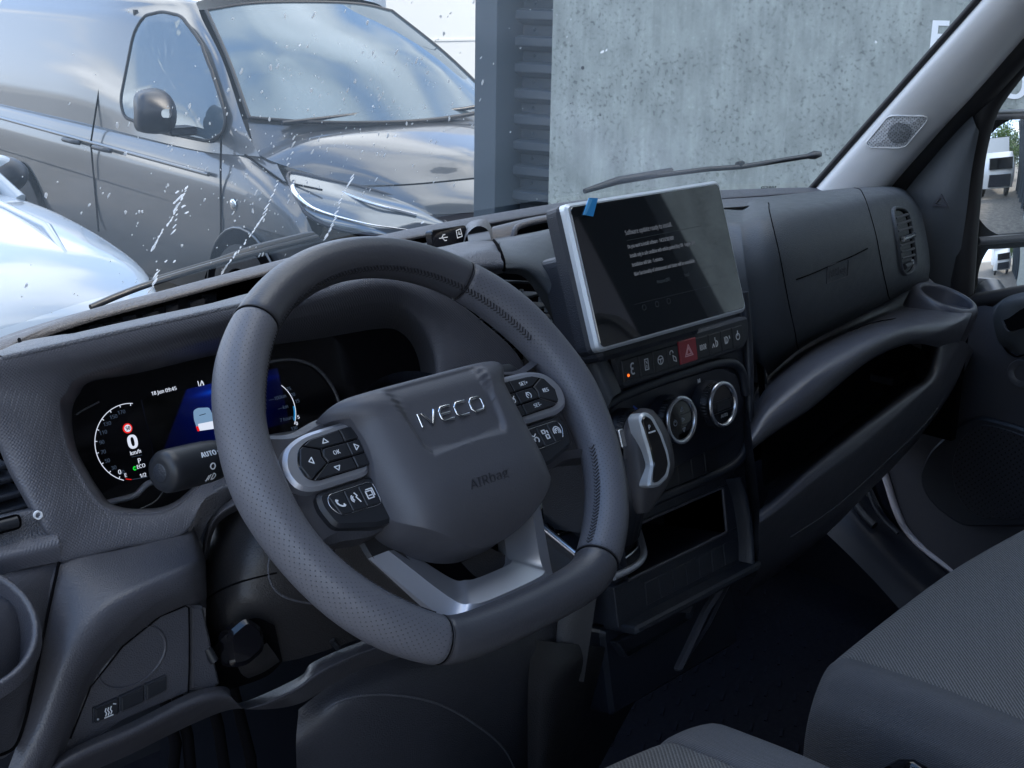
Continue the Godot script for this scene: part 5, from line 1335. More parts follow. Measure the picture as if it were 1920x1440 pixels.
func right_dash() -> void:
	# airbag pod
	var rails := [[Vector3(0.4715, 1.6521, -0.33), Vector3(0.5094, 1.6642, -0.33), Vector3(0.6288, 1.6605, -0.33), Vector3(0.7939, 1.6532, -0.33), Vector3(0.9414, 1.641, -0.33), Vector3(1.0141, 1.6198, -0.33)],
		[Vector3(0.3726, 1.6687, -0.26), Vector3(0.4305, 1.6746, -0.26), Vector3(0.5224, 1.673, -0.26), Vector3(0.7068, 1.6659, -0.27), Vector3(0.8549, 1.6514, -0.28), Vector3(0.9513, 1.6169, -0.29)],
		[Vector3(0.2801, 1.6765, -0.2), Vector3(0.3253, 1.6857, -0.19), Vector3(0.4151, 1.6849, -0.19), Vector3(0.5907, 1.6782, -0.2), Vector3(0.7586, 1.6603, -0.225), Vector3(0.8865, 1.6106, -0.25)],
		[Vector3(0.2458, 1.6685, -0.175), Vector3(0.2791, 1.6792, -0.155), Vector3(0.3593, 1.68, -0.15), Vector3(0.533, 1.6734, -0.16), Vector3(0.7173, 1.653, -0.195), Vector3(0.8627, 1.5934, -0.23)],
		[Vector3(0.2313, 1.6262, -0.155), Vector3(0.2648, 1.6394, -0.13), Vector3(0.3435, 1.6404, -0.125), Vector3(0.5199, 1.6352, -0.135), Vector3(0.7237, 1.604, -0.18), Vector3(0.8675, 1.5538, -0.22)],
		[Vector3(0.2491, 1.5609, -0.15), Vector3(0.286, 1.5773, -0.125), Vector3(0.3649, 1.5824, -0.12), Vector3(0.5488, 1.5833, -0.135), Vector3(0.7559, 1.5555, -0.18), Vector3(0.8782, 1.5251, -0.22)],
		[Vector3(0.2764, 1.5042, -0.155), Vector3(0.3244, 1.529, -0.135), Vector3(0.4121, 1.541, -0.13), Vector3(0.5872, 1.5473, -0.145), Vector3(0.7746, 1.5321, -0.185), Vector3(0.8778, 1.5105, -0.22)],
		[Vector3(0.3215, 1.4686, -0.175), Vector3(0.3662, 1.4978, -0.155), Vector3(0.4591, 1.5146, -0.15), Vector3(0.6357, 1.5223, -0.165), Vector3(0.8115, 1.5145, -0.2), Vector3(0.9001, 1.5, -0.23)],
		[Vector3(0.3869, 1.4358, -0.21), Vector3(0.4483, 1.4652, -0.2), Vector3(0.5409, 1.4862, -0.19), Vector3(0.7122, 1.498, -0.2), Vector3(0.8783, 1.4949, -0.23), Vector3(0.9427, 1.4866, -0.25)]]
	var P := loft_rows(rails, 60, 48)
	var g := Geo.new()
	g.grid(P, true)
	var pod := put("airbag_pod", g, M.pod_plastic, dash)
	put("lid_seam", seam(P, [Vector2(0.2, 0.13), Vector2(0.2, 0.4), Vector2(0.2, 0.7), Vector2(0.2, 0.97)], 30, 0.0003, 0.0007), M.groove_black, pod)
	put("lid_seam", seam(P, [Vector2(0.6, 0.02), Vector2(0.6, 0.4), Vector2(0.6, 0.7), Vector2(0.6, 0.97)], 30, 0.0003, 0.0007), M.groove_black, pod)
	put("tear_line", tube(stuck(P, [Vector3(0.2944, 1.6059, -0.125), Vector3(0.3406, 1.6092, -0.125), Vector3(0.3884, 1.6134, -0.125), Vector3(0.4381, 1.6169, -0.125), Vector3(0.4868, 1.621, -0.125)], 0.0004), 0.0008, 5), M.groove_black, pod)
	var f := stick(P, Vector3(0.3987, 1.6016, -0.125))
	put("badge_frame", ring(rrect(0, 0, 0.060, 0.026, 0.004), rrect(0, 0, 0.0575, 0.0235, 0.003), -0.001, 0.0007), M.lower_plastic, pod, f)
	text("AIRbag", f, Vector2.ZERO, 0.0105, M.lower_plastic, pod, 0.0006, 1.05)
	# left wall of the pod down to the shelf
	var lw := [Vector3(0.4715, 1.6521, -0.33), Vector3(0.3726, 1.6687, -0.26), Vector3(0.2801, 1.6765, -0.2), Vector3(0.2458, 1.6685, -0.175), Vector3(0.2313, 1.6262, -0.155), Vector3(0.2491, 1.5609, -0.15), Vector3(0.2764, 1.5042, -0.155), Vector3(0.3215, 1.4686, -0.175), Vector3(0.3408, 1.4404, -0.18)]
	put("pod_side", loft([lw, shifted(lw, Vector3(-0.004, -0.001, -0.012)), shifted(lw, Vector3(-0.006, -0.004, -0.10)), shifted(lw, Vector3(-0.006, -0.02, -0.2))], 30, 12), M.pod_plastic, dash)
	put("pod_plinth", loft([[Vector3(0.3008, 1.6644, -0.22), Vector3(0.2812, 1.5992, -0.19), Vector3(0.2932, 1.5257, -0.18), Vector3(0.2961, 1.4672, -0.17), Vector3(0.2773, 1.4305, -0.15)], [Vector3(0.2847, 1.6689, -0.2), Vector3(0.2786, 1.6012, -0.18), Vector3(0.2933, 1.5276, -0.17), Vector3(0.3188, 1.4691, -0.175), Vector3(0.2918, 1.4272, -0.15)]], 14, 3), M.groove_black, dash)
	# strip between the lip and the pod
	put("upper_shelf", loft([[Vector3(0.676, 1.625, -0.5135), Vector3(0.7786, 1.625, -0.4739), Vector3(0.878, 1.625, -0.4389), Vector3(0.9307, 1.625, -0.3635)], [Vector3(0.3703, 1.6683, -0.3), Vector3(0.4648, 1.663, -0.3), Vector3(0.6111, 1.6625, -0.3), Vector3(0.8113, 1.6497, -0.3)]], 14, 4), M.dash_plastic, dash)
	put("right_vent", loft([[Vector3(0.2667, 1.6356, -0.2), Vector3(0.2872, 1.5673, -0.2), Vector3(0.3112, 1.4958, -0.2)], [Vector3(0.3245, 1.625, -0.22), Vector3(0.3463, 1.5544, -0.22), Vector3(0.3689, 1.4808, -0.22)]], 8, 3), M.groove_black, dash)
	# vent in the end of the pod: dark throat, slats and a raised rim
	var vn := Vector3(0.26, 0.19, 0.945)
	var vo := curve([Vector3(0.6199, 1.6554, -0.1672), Vector3(0.6545, 1.656, -0.1771), Vector3(0.6955, 1.645, -0.1844), Vector3(0.7097, 1.6183, -0.1798), Vector3(0.712, 1.5896, -0.1731), Vector3(0.7191, 1.5595, -0.1705), Vector3(0.7028, 1.5498, -0.1663), Vector3(0.6646, 1.5508, -0.158), Vector3(0.6348, 1.5661, -0.151), Vector3(0.6159, 1.5975, -0.1489), Vector3(0.6083, 1.6298, -0.1537)], 44, true)
	var c0 := Vector3.ZERO
	for p in vo:
		c0 += p / vo.size()
	var fan := Geo.new()
	for k in 44:
		fan.tri(c0 + vn * 0.0012, vo[k] + vn * 0.0012, vo[k + 1] + vn * 0.0012)
	var vp := put("end_vent", fan, M.groove_black, dash)
	put("vent_rim", loft([shifted(vo, vn * -0.002), shifted(vo, vn * 0.0045), mixed(vo, c0, 0.06, vn * 0.0052), mixed(vo, c0, 0.09, vn * 0.001)], 44, 8, false, true), M.pod_plastic, vp)
	for q in [[Vector3(0.6211, 1.6431, -0.1621), Vector3(0.7074, 1.6378, -0.1853)], [Vector3(0.6188, 1.6343, -0.1582), Vector3(0.7098, 1.6279, -0.1827)], [Vector3(0.6179, 1.6253, -0.1549), Vector3(0.7091, 1.6176, -0.1794)], [Vector3(0.6222, 1.6036, -0.1512), Vector3(0.7069, 1.5962, -0.173)], [Vector3(0.6277, 1.5932, -0.1512), Vector3(0.7069, 1.5856, -0.1709)], [Vector3(0.6313, 1.583, -0.1511), Vector3(0.7088, 1.5754, -0.1698)]]:
		put("vent_slat", tube([q[0] + vn * 0.003, q[1] + vn * 0.003], 0.0021, 6), M.lower_plastic, vp)
	var tb: Array = [Vector3(0.6273, 1.6122, -0.154), Vector3(0.7009, 1.6068, -0.1738)]
	put("vent_tab", tube([tb[0] + vn * 0.006, tb[1] + vn * 0.006], 0.0044, 8), M.chrome, vp)
	var tw: Array = [Vector3(0.6454, 1.5676, -0.1533), Vector3(0.6818, 1.5661, -0.1617)]
	put("vent_wheel", tube([tw[0] + vn * 0.003, tw[1] + vn * 0.003], 0.0050, 8), M.dark_plastic, vp)
	var om: Array = [Vector3(0.6947, 1.5672, -0.165)]
	put("open_vent_mark", ring(circle(0, 0, 0.0036, 16), circle(0, 0, 0.0023, 16), 0.002, 0.005), M.grey_print, vp, upright(Transform3D(Vector3.RIGHT, Vector3.UP, vn, om[0]), om[0] + vn))
	# shelf, open glove tray and the lip in front of it
	var G := [[Vector3(0.3568, 1.4079, -0.22), Vector3(0.4301, 1.4326, -0.24), Vector3(0.4934, 1.4637, -0.23), Vector3(0.5922, 1.485, -0.22), Vector3(0.7638, 1.4996, -0.23), Vector3(0.9325, 1.4969, -0.26), Vector3(1.0423, 1.4744, -0.27)], [Vector3(0.3284, 1.3991, -0.2), Vector3(0.3929, 1.4279, -0.215), Vector3(0.4545, 1.4582, -0.205), Vector3(0.5597, 1.476, -0.2), Vector3(0.7293, 1.4882, -0.21), Vector3(0.8966, 1.4839, -0.24), Vector3(1.0045, 1.4639, -0.25)],
		[Vector3(0.1934, 1.4373, -0.11), Vector3(0.2307, 1.4687, -0.11), Vector3(0.3156, 1.4973, -0.11), Vector3(0.4319, 1.5101, -0.11), Vector3(0.611, 1.5021, -0.13), Vector3(0.7768, 1.4914, -0.15), Vector3(0.8753, 1.4809, -0.16)],
		[Vector3(0.0883, 1.4694, -0.04), Vector3(0.121, 1.4932, -0.04), Vector3(0.1981, 1.525, -0.03), Vector3(0.3219, 1.5415, -0.03), Vector3(0.4602, 1.534, -0.04), Vector3(0.6437, 1.5048, -0.06), Vector3(0.7666, 1.4936, -0.09)],
		[Vector3(0.0608, 1.47, -0.02), Vector3(0.0982, 1.4874, -0.02), Vector3(0.1642, 1.5127, -0.008), Vector3(0.2777, 1.5408, -0.005), Vector3(0.4038, 1.5398, -0.015), Vector3(0.5469, 1.5131, -0.03), Vector3(0.6913, 1.49, -0.06)],
		[Vector3(0.0613, 1.46, -0.018), Vector3(0.1009, 1.4719, -0.016), Vector3(0.1643, 1.4917, -0.006), Vector3(0.2754, 1.5253, -0.002), Vector3(0.3899, 1.5274, -0.01), Vector3(0.4876, 1.5119, -0.02), Vector3(0.6489, 1.4715, -0.05)],
		[Vector3(0.0805, 1.4493, -0.03), Vector3(0.1242, 1.4587, -0.03), Vector3(0.1892, 1.4787, -0.02), Vector3(0.3026, 1.5127, -0.016), Vector3(0.4069, 1.5163, -0.02), Vector3(0.4947, 1.4994, -0.03), Vector3(0.6575, 1.4513, -0.06)]]
	put("tray_shelf", loft(G, 50, 30, true), M.lower_plastic, dash)
	put("shelf_seam", tube(curve([Vector3(0.426, 1.5139, -0.112), Vector3(0.5052, 1.5133, -0.115), Vector3(0.5913, 1.5036, -0.118), Vector3(0.624, 1.4973, -0.1), Vector3(0.6211, 1.4996, -0.065), Vector3(0.5959, 1.4977, -0.04)], 20), 0.0009, 5), M.groove_black, dash)
	var ti := [[Vector3(0.0805, 1.4493, -0.03), Vector3(0.1242, 1.4587, -0.03), Vector3(0.1892, 1.4787, -0.02), Vector3(0.3026, 1.5127, -0.016), Vector3(0.4069, 1.5163, -0.02), Vector3(0.4947, 1.4994, -0.03)], [Vector3(0.3763, 1.3614, -0.21), Vector3(0.4261, 1.3745, -0.21), Vector3(0.5234, 1.3909, -0.21), Vector3(0.6632, 1.4277, -0.21), Vector3(0.7804, 1.4312, -0.21), Vector3(0.8373, 1.4229, -0.21)],
		[Vector3(0.4269, 1.2593, -0.23), Vector3(0.4806, 1.2711, -0.23), Vector3(0.5574, 1.2869, -0.23), Vector3(0.7075, 1.3197, -0.23), Vector3(0.8372, 1.3436, -0.23), Vector3(0.8786, 1.3448, -0.23)], [Vector3(0.3963, 1.2551, -0.2), Vector3(0.4447, 1.2674, -0.2), Vector3(0.5165, 1.2858, -0.2), Vector3(0.655, 1.3178, -0.2), Vector3(0.7914, 1.3447, -0.2), Vector3(0.8259, 1.3479, -0.2)], [Vector3(0.1325, 1.3518, -0.045), Vector3(0.1726, 1.3625, -0.045), Vector3(0.2345, 1.379, -0.045), Vector3(0.3473, 1.4026, -0.045), Vector3(0.4835, 1.4309, -0.045), Vector3(0.5181, 1.437, -0.045)]]
	put("tray_inside", loft(ti, 40, 24), M.dark_plastic, dash)
	put("tray_step", box(Vector3(0.6707, 1.3842, -0.2), Vector3(0.7173, 1.3693, -0.16) + Vector3(0, 0.002, 0), 0.003), M.dark_plastic, dash)
	put("tray_end", loft([[Vector3(0.4943, 1.501, -0.03), Vector3(0.508, 1.4628, -0.03), Vector3(0.5181, 1.437, -0.045)], [Vector3(0.8615, 1.4185, -0.22), Vector3(0.871, 1.3771, -0.22), Vector3(0.8619, 1.3504, -0.22)]], 10, 4), M.dark_plastic, dash)
	var lip := [[Vector3(0.1299, 1.354, -0.045), Vector3(0.1649, 1.367, -0.042), Vector3(0.2143, 1.3886, -0.035), Vector3(0.3254, 1.4119, -0.035), Vector3(0.4816, 1.4329, -0.045), Vector3(0.545, 1.4323, -0.055), Vector3(0.5776, 1.4666, -0.06), Vector3(0.5846, 1.4854, -0.06)],
		[Vector3(0.0922, 1.3699, -0.022), Vector3(0.1281, 1.3816, -0.018), Vector3(0.1753, 1.403, -0.01), Vector3(0.282, 1.4258, -0.01), Vector3(0.4417, 1.4429, -0.022), Vector3(0.5163, 1.4428, -0.035), Vector3(0.5547, 1.4712, -0.04), Vector3(0.5765, 1.4898, -0.045)],
		[Vector3(0.0778, 1.3656, -0.012), Vector3(0.118, 1.3763, -0.008), Vector3(0.1781, 1.3981, 0), Vector3(0.2897, 1.4193, 0), Vector3(0.4468, 1.4426, -0.012), Vector3(0.5235, 1.4498, -0.025), Vector3(0.5755, 1.4658, -0.035), Vector3(0.6161, 1.4786, -0.045)],
		[Vector3(0.0814, 1.3522, -0.014), Vector3(0.1255, 1.3625, -0.01), Vector3(0.2021, 1.3855, -0.002), Vector3(0.3164, 1.4049, -0.002), Vector3(0.4792, 1.4321, -0.014), Vector3(0.5621, 1.4392, -0.03), Vector3(0.6268, 1.4505, -0.045), Vector3(0.6825, 1.4633, -0.06)],
		[Vector3(0.1265, 1.2958, -0.04), Vector3(0.1798, 1.3055, -0.035), Vector3(0.2752, 1.3246, -0.028), Vector3(0.389, 1.3469, -0.028), Vector3(0.5493, 1.3717, -0.04), Vector3(0.655, 1.3932, -0.06), Vector3(0.7281, 1.4078, -0.08), Vector3(0.803, 1.4241, -0.1)],
		[Vector3(0.1714, 1.2399, -0.07), Vector3(0.2302, 1.2467, -0.065), Vector3(0.325, 1.267, -0.055), Vector3(0.4258, 1.2952, -0.055), Vector3(0.5571, 1.3207, -0.07), Vector3(0.7149, 1.3358, -0.1), Vector3(0.8461, 1.3547, -0.13), Vector3(0.9309, 1.3803, -0.15)],
		[Vector3(0.2903, 1.1369, -0.16), Vector3(0.3643, 1.1456, -0.16), Vector3(0.4935, 1.1652, -0.16), Vector3(0.6185, 1.1881, -0.17), Vector3(0.7736, 1.2058, -0.19), Vector3(0.9393, 1.2381, -0.21), Vector3(1.0301, 1.2862, -0.22), Vector3(1.1068, 1.3197, -0.23)]]
	var L := loft_rows(lip, 60, 36)
	var lg := Geo.new()
	lg.grid(L, true)
	put("tray_lip", lg, M.lower_plastic, dash)
	put("lower_crease", seam(L, [Vector2(0.16, 0.69), Vector2(0.32, 0.70), Vector2(0.50, 0.68), Vector2(0.62, 0.66)], 24, 0.0002, 0.0009), M.dash_plastic, dash)
	put("tray_left", loft([[Vector3(0.2012, 1.4954, -0.13), Vector3(0.1703, 1.4664, -0.1), Vector3(0.1039, 1.4632, -0.05), Vector3(0.0805, 1.4493, -0.03), Vector3(0.1219, 1.3579, -0.04), Vector3(0.0929, 1.3412, -0.02), Vector3(0.1739, 1.239, -0.07)], [Vector3(0.222, 1.4845, -0.16), Vector3(0.2071, 1.4486, -0.14), Vector3(0.1765, 1.4197, -0.11), Vector3(0.174, 1.3796, -0.1), Vector3(0.1759, 1.3233, -0.09), Vector3(0.1807, 1.2845, -0.09), Vector3(0.2039, 1.215, -0.11)]], 20, 4), M.dark_plastic, dash)
	put("tray_backing", box(Vector3(0.05, 1.22, -0.37), Vector3(0.90, 1.52, -0.34)), M.groove_black, dash)
	put("tray_backing", box(Vector3(0.775, 1.27, -0.34), Vector3(0.79, 1.47, -0.10)), M.groove_black, dash)
	# cup holder let into the end of the shelf
	var cx := Transform3D(Vector3(0.99, 0, -0.1), Vector3(0.03, 0.30, -0.955), Vector3(0.03, 0.955, 0.30), Vector3(0.7473, 1.5092, -0.125))
	cx = cx.orthonormalized()
	put("cup_holder", lathe([Vector2(0.0, -0.075), Vector2(0.036, -0.072), Vector2(0.040, -0.002), Vector2(0.043, 0.003), Vector2(0.049, 0.002), Vector2(0.054, -0.006), Vector2(0.056, -0.03), Vector2(0.054, -0.075)], 44), M.lower_plastic, dash, cx)


func stuck(P: Array, pts: Array, lift: float) -> Array:
	var o := []
	for k in (pts.size() - 1) * 5 + 1:
		var f := stick(P, cr(pts, k / 5.0))
		o.append(f.origin + f.basis.z * lift)
	return o

func mixed(p: Array, c: Vector3, t: float, d: Vector3) -> Array:
	var o := []
	for q in p:
		o.append(q.lerp(c, t) + d)
	return o

func upright(f: Transform3D, towards: Vector3) -> Transform3D:
	var z := f.basis.z if f.basis.z.dot(towards - f.origin) > 0 else -f.basis.z
	var x := Vector3.UP.cross(z).normalized()
	return Transform3D(x, z.cross(x), z, f.origin)


func passenger_door() -> void:
	var D: Transform3D = Transform3D(Vector3(0, 0, 1), Vector3(0, 1, 0), Vector3(-1, 0, 0), Vector3(0.925, 1.3, -0.1))
	var t := thing("passenger_door", "black-trimmed passenger door with its window shut", "door", Vector3(0.93, 0.9, 0.2))
	# inner panel
	var pan := [[Vector3(0.95, 1.4732, -0.2164), Vector3(0.94, 1.4618, -0.1318), Vector3(0.93, 1.4933, -0.0416), Vector3(0.93, 1.5495, 0.0837), Vector3(0.93, 1.6306, 0.3439)],
		[Vector3(0.945, 1.4255, -0.1962), Vector3(0.925, 1.4249, -0.1201), Vector3(0.91, 1.4547, -0.0278), Vector3(0.91, 1.5044, 0.0976), Vector3(0.91, 1.5899, 0.3558)],
		[Vector3(0.95, 1.3334, -0.2169), Vector3(0.93, 1.326, -0.1378), Vector3(0.91, 1.3584, -0.0143), Vector3(0.91, 1.4047, 0.113), Vector3(0.91, 1.5011, 0.3718)],
		[Vector3(0.95, 1.2093, -0.2743), Vector3(0.94, 1.2116, -0.157), Vector3(0.925, 1.246, -0.0047), Vector3(0.925, 1.2983, 0.1241), Vector3(0.925, 1.3989, 0.3869)],
		[Vector3(0.96, 1.1088, -0.2961), Vector3(0.945, 1.1066, -0.1662), Vector3(0.93, 1.1431, 0.0078), Vector3(0.93, 1.1921, 0.1387), Vector3(0.93, 1.3044, 0.4029)],
		[Vector3(0.96, 1.0016, -0.2533), Vector3(0.95, 0.9976, -0.1449), Vector3(0.94, 1.007, 0.0228), Vector3(0.94, 1.063, 0.155), Vector3(0.94, 1.1899, 0.4214)],
		[Vector3(0.965, 0.9429, -0.166), Vector3(0.955, 0.9177, -0.0966), Vector3(0.95, 0.8662, 0.0385), Vector3(0.95, 0.9017, 0.1763), Vector3(0.95, 1.0223, 0.4494)]]
	var P := loft_rows(pan, 30, 36)
	var g := Geo.new()
	g.grid(P, true)
	put("trim_panel", g, M.lower_plastic, t)
	put("outer_skin", plate([Vector2(-0.0715, 0.1329), Vector2(0.436, 0.3067), Vector2(0.5537, -0.3445), Vector2(-0.0447, -0.3564), Vector2(-0.1617, -0.2652), Vector2(-0.1295, -0.0064)], 0, -0.03), M.white_paint, t, D * Transform3D(Basis(), Vector3(0, 0, -0.06)))
	put("painted_edge", tube(curve([Vector3(0.955, 1.1279, -0.3086), Vector3(0.955, 1.0934, -0.2916), Vector3(0.955, 1.0467, -0.2689), Vector3(0.955, 1.0118, -0.2432), Vector3(0.955, 0.9852, -0.2028), Vector3(0.955, 0.9679, -0.159), Vector3(0.955, 0.943, -0.0999)], 24), [0.003, 0.006, 0.007, 0.007, 0.007, 0.007, 0.007, 0.007, 0.007, 0.007, 0.007, 0.006, 0.006, 0.006, 0.006, 0.006, 0.005, 0.005, 0.005, 0.005, 0.005, 0.004, 0.004, 0.004, 0.004], 8), M.white_paint, t)
	put("sill_trim", loft([[Vector3(0.93, 1.0714, -0.3915), Vector3(0.93, 1.0034, -0.3275), Vector3(0.93, 0.9458, -0.2224), Vector3(0.93, 0.9095, -0.1139)], [Vector3(0.955, 1.1059, -0.3416), Vector3(0.955, 1.0298, -0.2888), Vector3(0.955, 0.9701, -0.2063), Vector3(0.955, 0.9328, -0.0986)]], 16, 4), M.dark_plastic, t)
	# loudspeaker
	var sp := put("speaker_surround", plate(rounded([Vector2(-0.1134, -0.1595), Vector2(-0.1, -0.1101), Vector2(-0.0556, -0.0508), Vector2(-0.0232, -0.0243), Vector2(0.057, -0.0252), Vector2(0.1404, -0.0502), Vector2(0.1581, -0.1723), Vector2(-0.0239, -0.2307), Vector2(-0.0701, -0.2133), Vector2(-0.0993, -0.1913)], 0.02), 0.0, 0.012, 0.004), M.dark_plastic, t, D)
	put("speaker_grille", plate(rounded([Vector2(-0.0563, -0.1312), Vector2(-0.05, -0.0799), Vector2(-0.0202, -0.0333), Vector2(0.0616, -0.0335), Vector2(0.1361, -0.0587), Vector2(0.1515, -0.1653), Vector2(0.0003, -0.2066), Vector2(-0.0373, -0.1808)], 0.04), 0.008, 0.0135, 0.002), M.grille_black, sp, D)
	# pull handle
	var hd := [[Vector3(0.86, 1.4814, -0.0963), Vector3(0.86, 1.5021, -0.0742), Vector3(0.86, 1.5166, -0.0414), Vector3(0.86, 1.5315, 0.0153)], [Vector3(0.855, 1.4609, -0.0913), Vector3(0.85, 1.4852, -0.0798), Vector3(0.85, 1.5053, -0.0356), Vector3(0.85, 1.5205, 0.0209)], [Vector3(0.87, 1.4238, -0.0842), Vector3(0.86, 1.4458, -0.0639), Vector3(0.86, 1.4793, -0.0363), Vector3(0.86, 1.4984, 0.0201)], [Vector3(0.9, 1.4057, -0.0789), Vector3(0.89, 1.4036, -0.0545), Vector3(0.89, 1.413, -0.0311), Vector3(0.89, 1.432, 0.0177)]]
	put("pull_handle", loft(hd, 18, 14, true), M.pod_plastic, t)
	put("handle_pocket", plate(rounded([Vector2(0.0215, 0.1722), Vector2(0.0348, 0.1905), Vector2(0.0629, 0.2008), Vector2(0.0877, 0.2053), Vector2(0.0918, 0.1767), Vector2(0.0643, 0.1593), Vector2(0.0381, 0.1471)], 0.006), 0.02, 0.072), M.groove_black, t, D)
	put("handle_rim", tube(curve([Vector3(0.853, 1.479, -0.0821), Vector3(0.855, 1.4636, -0.0774), Vector3(0.857, 1.4506, -0.0694), Vector3(0.857, 1.4472, -0.0593), Vector3(0.857, 1.4593, -0.0426), Vector3(0.857, 1.4796, -0.0095)], 16), 0.0022, 6), M.lower_plastic, t)
	put("handle_escutcheon", tube(curve([Vector3(0.9, 1.4373, -0.1031), Vector3(0.9, 1.4127, -0.0889), Vector3(0.9, 1.3995, -0.0735), Vector3(0.9, 1.3981, -0.0581), Vector3(0.9, 1.419, -0.0362)], 14), 0.002, 6), M.groove_black, t)
	put("lock_dial", lathe([Vector2(0.012, 0.0), Vector2(0.022, 0.004), Vector2(0.024, 0.0), Vector2(0.024, -0.01)], 28), M.lower_plastic, t, D * Transform3D(Basis(), Vector3(Vector2(0.0434, 0.0662).x, Vector2(0.0434, 0.0662).y, 0.012)))
	# triangular corner trim with the moulded triangle, and the window frame
	var tri := [[Vector3(0.955, 1.5538, -0.3355), Vector3(0.945, 1.6306, -0.3206), Vector3(0.935, 1.7029, -0.2694), Vector3(0.925, 1.7646, -0.2198), Vector3(0.92, 1.7785, -0.199)],
		[Vector3(0.925, 1.5359, -0.2888), Vector3(0.915, 1.6036, -0.2796), Vector3(0.905, 1.6723, -0.2438), Vector3(0.9, 1.7363, -0.2042), Vector3(0.895, 1.7693, -0.1824)],
		[Vector3(0.93, 1.4986, -0.2519), Vector3(0.91, 1.5733, -0.2361), Vector3(0.9, 1.6404, -0.2155), Vector3(0.9, 1.7043, -0.1947), Vector3(0.89, 1.7617, -0.1755)],
		[Vector3(0.95, 1.4614, -0.2032), Vector3(0.93, 1.5404, -0.1939), Vector3(0.92, 1.615, -0.1872), Vector3(0.91, 1.6873, -0.1825), Vector3(0.9, 1.7527, -0.1736)]]
	var Q := loft_rows(tri, 20, 18)
	var qg := Geo.new()
	qg.grid(Q, true)
	put("corner_trim", qg, M.pod_plastic, t)
	var ef := upright(stick(Q, Vector3(0.905, 1.6333, -0.2256)), Vector3(-1.1, 1.9, 0.7))
	put("moulded_triangle", ring([Vector2(-0.0145, -0.009), Vector2(0.0145, -0.009), Vector2(0.001, 0.0125)], [Vector2(-0.0085, -0.0055), Vector2(0.0090, -0.0055), Vector2(0.001, 0.0065)], -0.001, 0.0022), M.lower_plastic, t, ef)
	put("window_post", tube(curve([Vector3(0.955, 1.4248, -0.1912), Vector3(0.95, 1.5007, -0.1927), Vector3(0.945, 1.584, -0.1952), Vector3(0.94, 1.6833, -0.1961), Vector3(0.935, 1.7412, -0.1902), Vector3(0.93, 1.7899, -0.1778), Vector3(0.925, 1.8339, -0.152), Vector3(0.915, 1.8813, -0.1153), Vector3(0.9, 1.9507, -0.053), Vector3(0.88, 2.0261, 0.0205)], 36), 0.020, 10), M.seal_rubber, t)
	put("window_sill", tube([Vector3(0.955, 1.449, -0.2041), Vector3(0.955, 1.4631, -0.1577), Vector3(0.955, 1.4885, -0.087), Vector3(0.955, 1.5419, 0.0598), Vector3(0.955, 1.6377, 0.3371)], 0.016, 8), M.seal_rubber, t)
	put("rear_window_post", box(Vector3(0.93, 1.45, 0.62), Vector3(0.985, 2.25, 0.80)), M.pod_plastic, t)
	put("upper_frame", box(Vector3(0.90, 2.15, -0.1), Vector3(0.97, 2.24, 0.80)), M.pod_plastic, t)
	var wg := Geo.new()
	wg.quad(Vector3(0.968, 1.44, -0.3), Vector3(0.955, 2.2, -0.05), Vector3(0.955, 2.2, 0.7), Vector3(0.968, 1.44, 0.7))
	put("window_pane", wg, M.window_glass, t)
	door_mirror()

func door_mirror() -> void:
	var t := thing("door_mirror", "large black door mirror in two panes outside the passenger window", "mirror", Vector3(1.15, 1.4837, -0.2404))
	# housing: a deep shell, open to the rear; the panes bulge a little
	var n := Vector3(-0.405, 0.045, 0.912).normalized()
	var x := Vector3.UP.cross(n).normalized()
	var f := Transform3D(x, n.cross(x), n, Vector3(1.17, 1.6404, -0.2318))
	var f2 := Transform3D(x, n.cross(x), n, Vector3(1.17, 1.4735, -0.2236))
	var hs := []
	for q in [[0.0, 0.0, 0.004], [0.0, 0.006, 0.012], [0.006, 0.010, 0.006], [0.010, 0.008, -0.03], [0.0, -0.01, -0.085], [-0.05, -0.06, -0.115]]:
		var row := []
		for p in rrect(0.030, -0.075, 0.185 + q[0] * 2.0 + 0.012, 0.385 + q[1] * 2.0, 0.03, 3):
			row.append(f * Vector3(p.x, p.y, q[2]))
		hs.append(row)
	put("housing", loft(hs, 64, 14, false, true), M.mirror_shell, t)
	var rim := []
	for p in rrect(0.030, -0.075, 0.195, 0.385, 0.03, 5):
		rim.append(f * Vector3(p.x, p.y, 0.004))
	put("housing_rim", tube(rim, 0.007, 8, true), M.lower_plastic, t)
	put("backing", plate(rrect(0.030, -0.075, 0.19, 0.38, 0.03), -0.02, -0.001), M.groove_black, t, f)
	for q in [[f, 0.028, 0.006, 0.168, 0.208, 0.85], [f2, 0.028, -0.006, 0.16, 0.100, 0.42]]:
		var g := Geo.new()
		var rows := []
		for r in 17:
			var row := PackedVector3Array()
			for c in 17:
				var u: float = (c / 16.0 - 0.5) * q[3]
				var v: float = (r / 16.0 - 0.5) * q[4]
				row.append(Vector3(q[1] + u, q[2] - v, 0.006 - (u * u + v * v) / (2.0 * q[5])))
			rows.append(row)
		g.grid(rows, true)
		put("mirror_pane", g, M.mirror_glass, t, q[0])
	put("pane_divider", tube([f * Vector3(-0.06, -0.105, 0.006), f * Vector3(0.125, -0.105, 0.006)], 0.008, 8), M.black_plastic, t)
	put("arm", tube([Vector3(1.02, 1.4172, -0.172), Vector3(1.1, 1.4295, -0.1923), f2 * Vector3(0.02, -0.03, -0.07)], 0.03, 14), M.black_plastic, t)


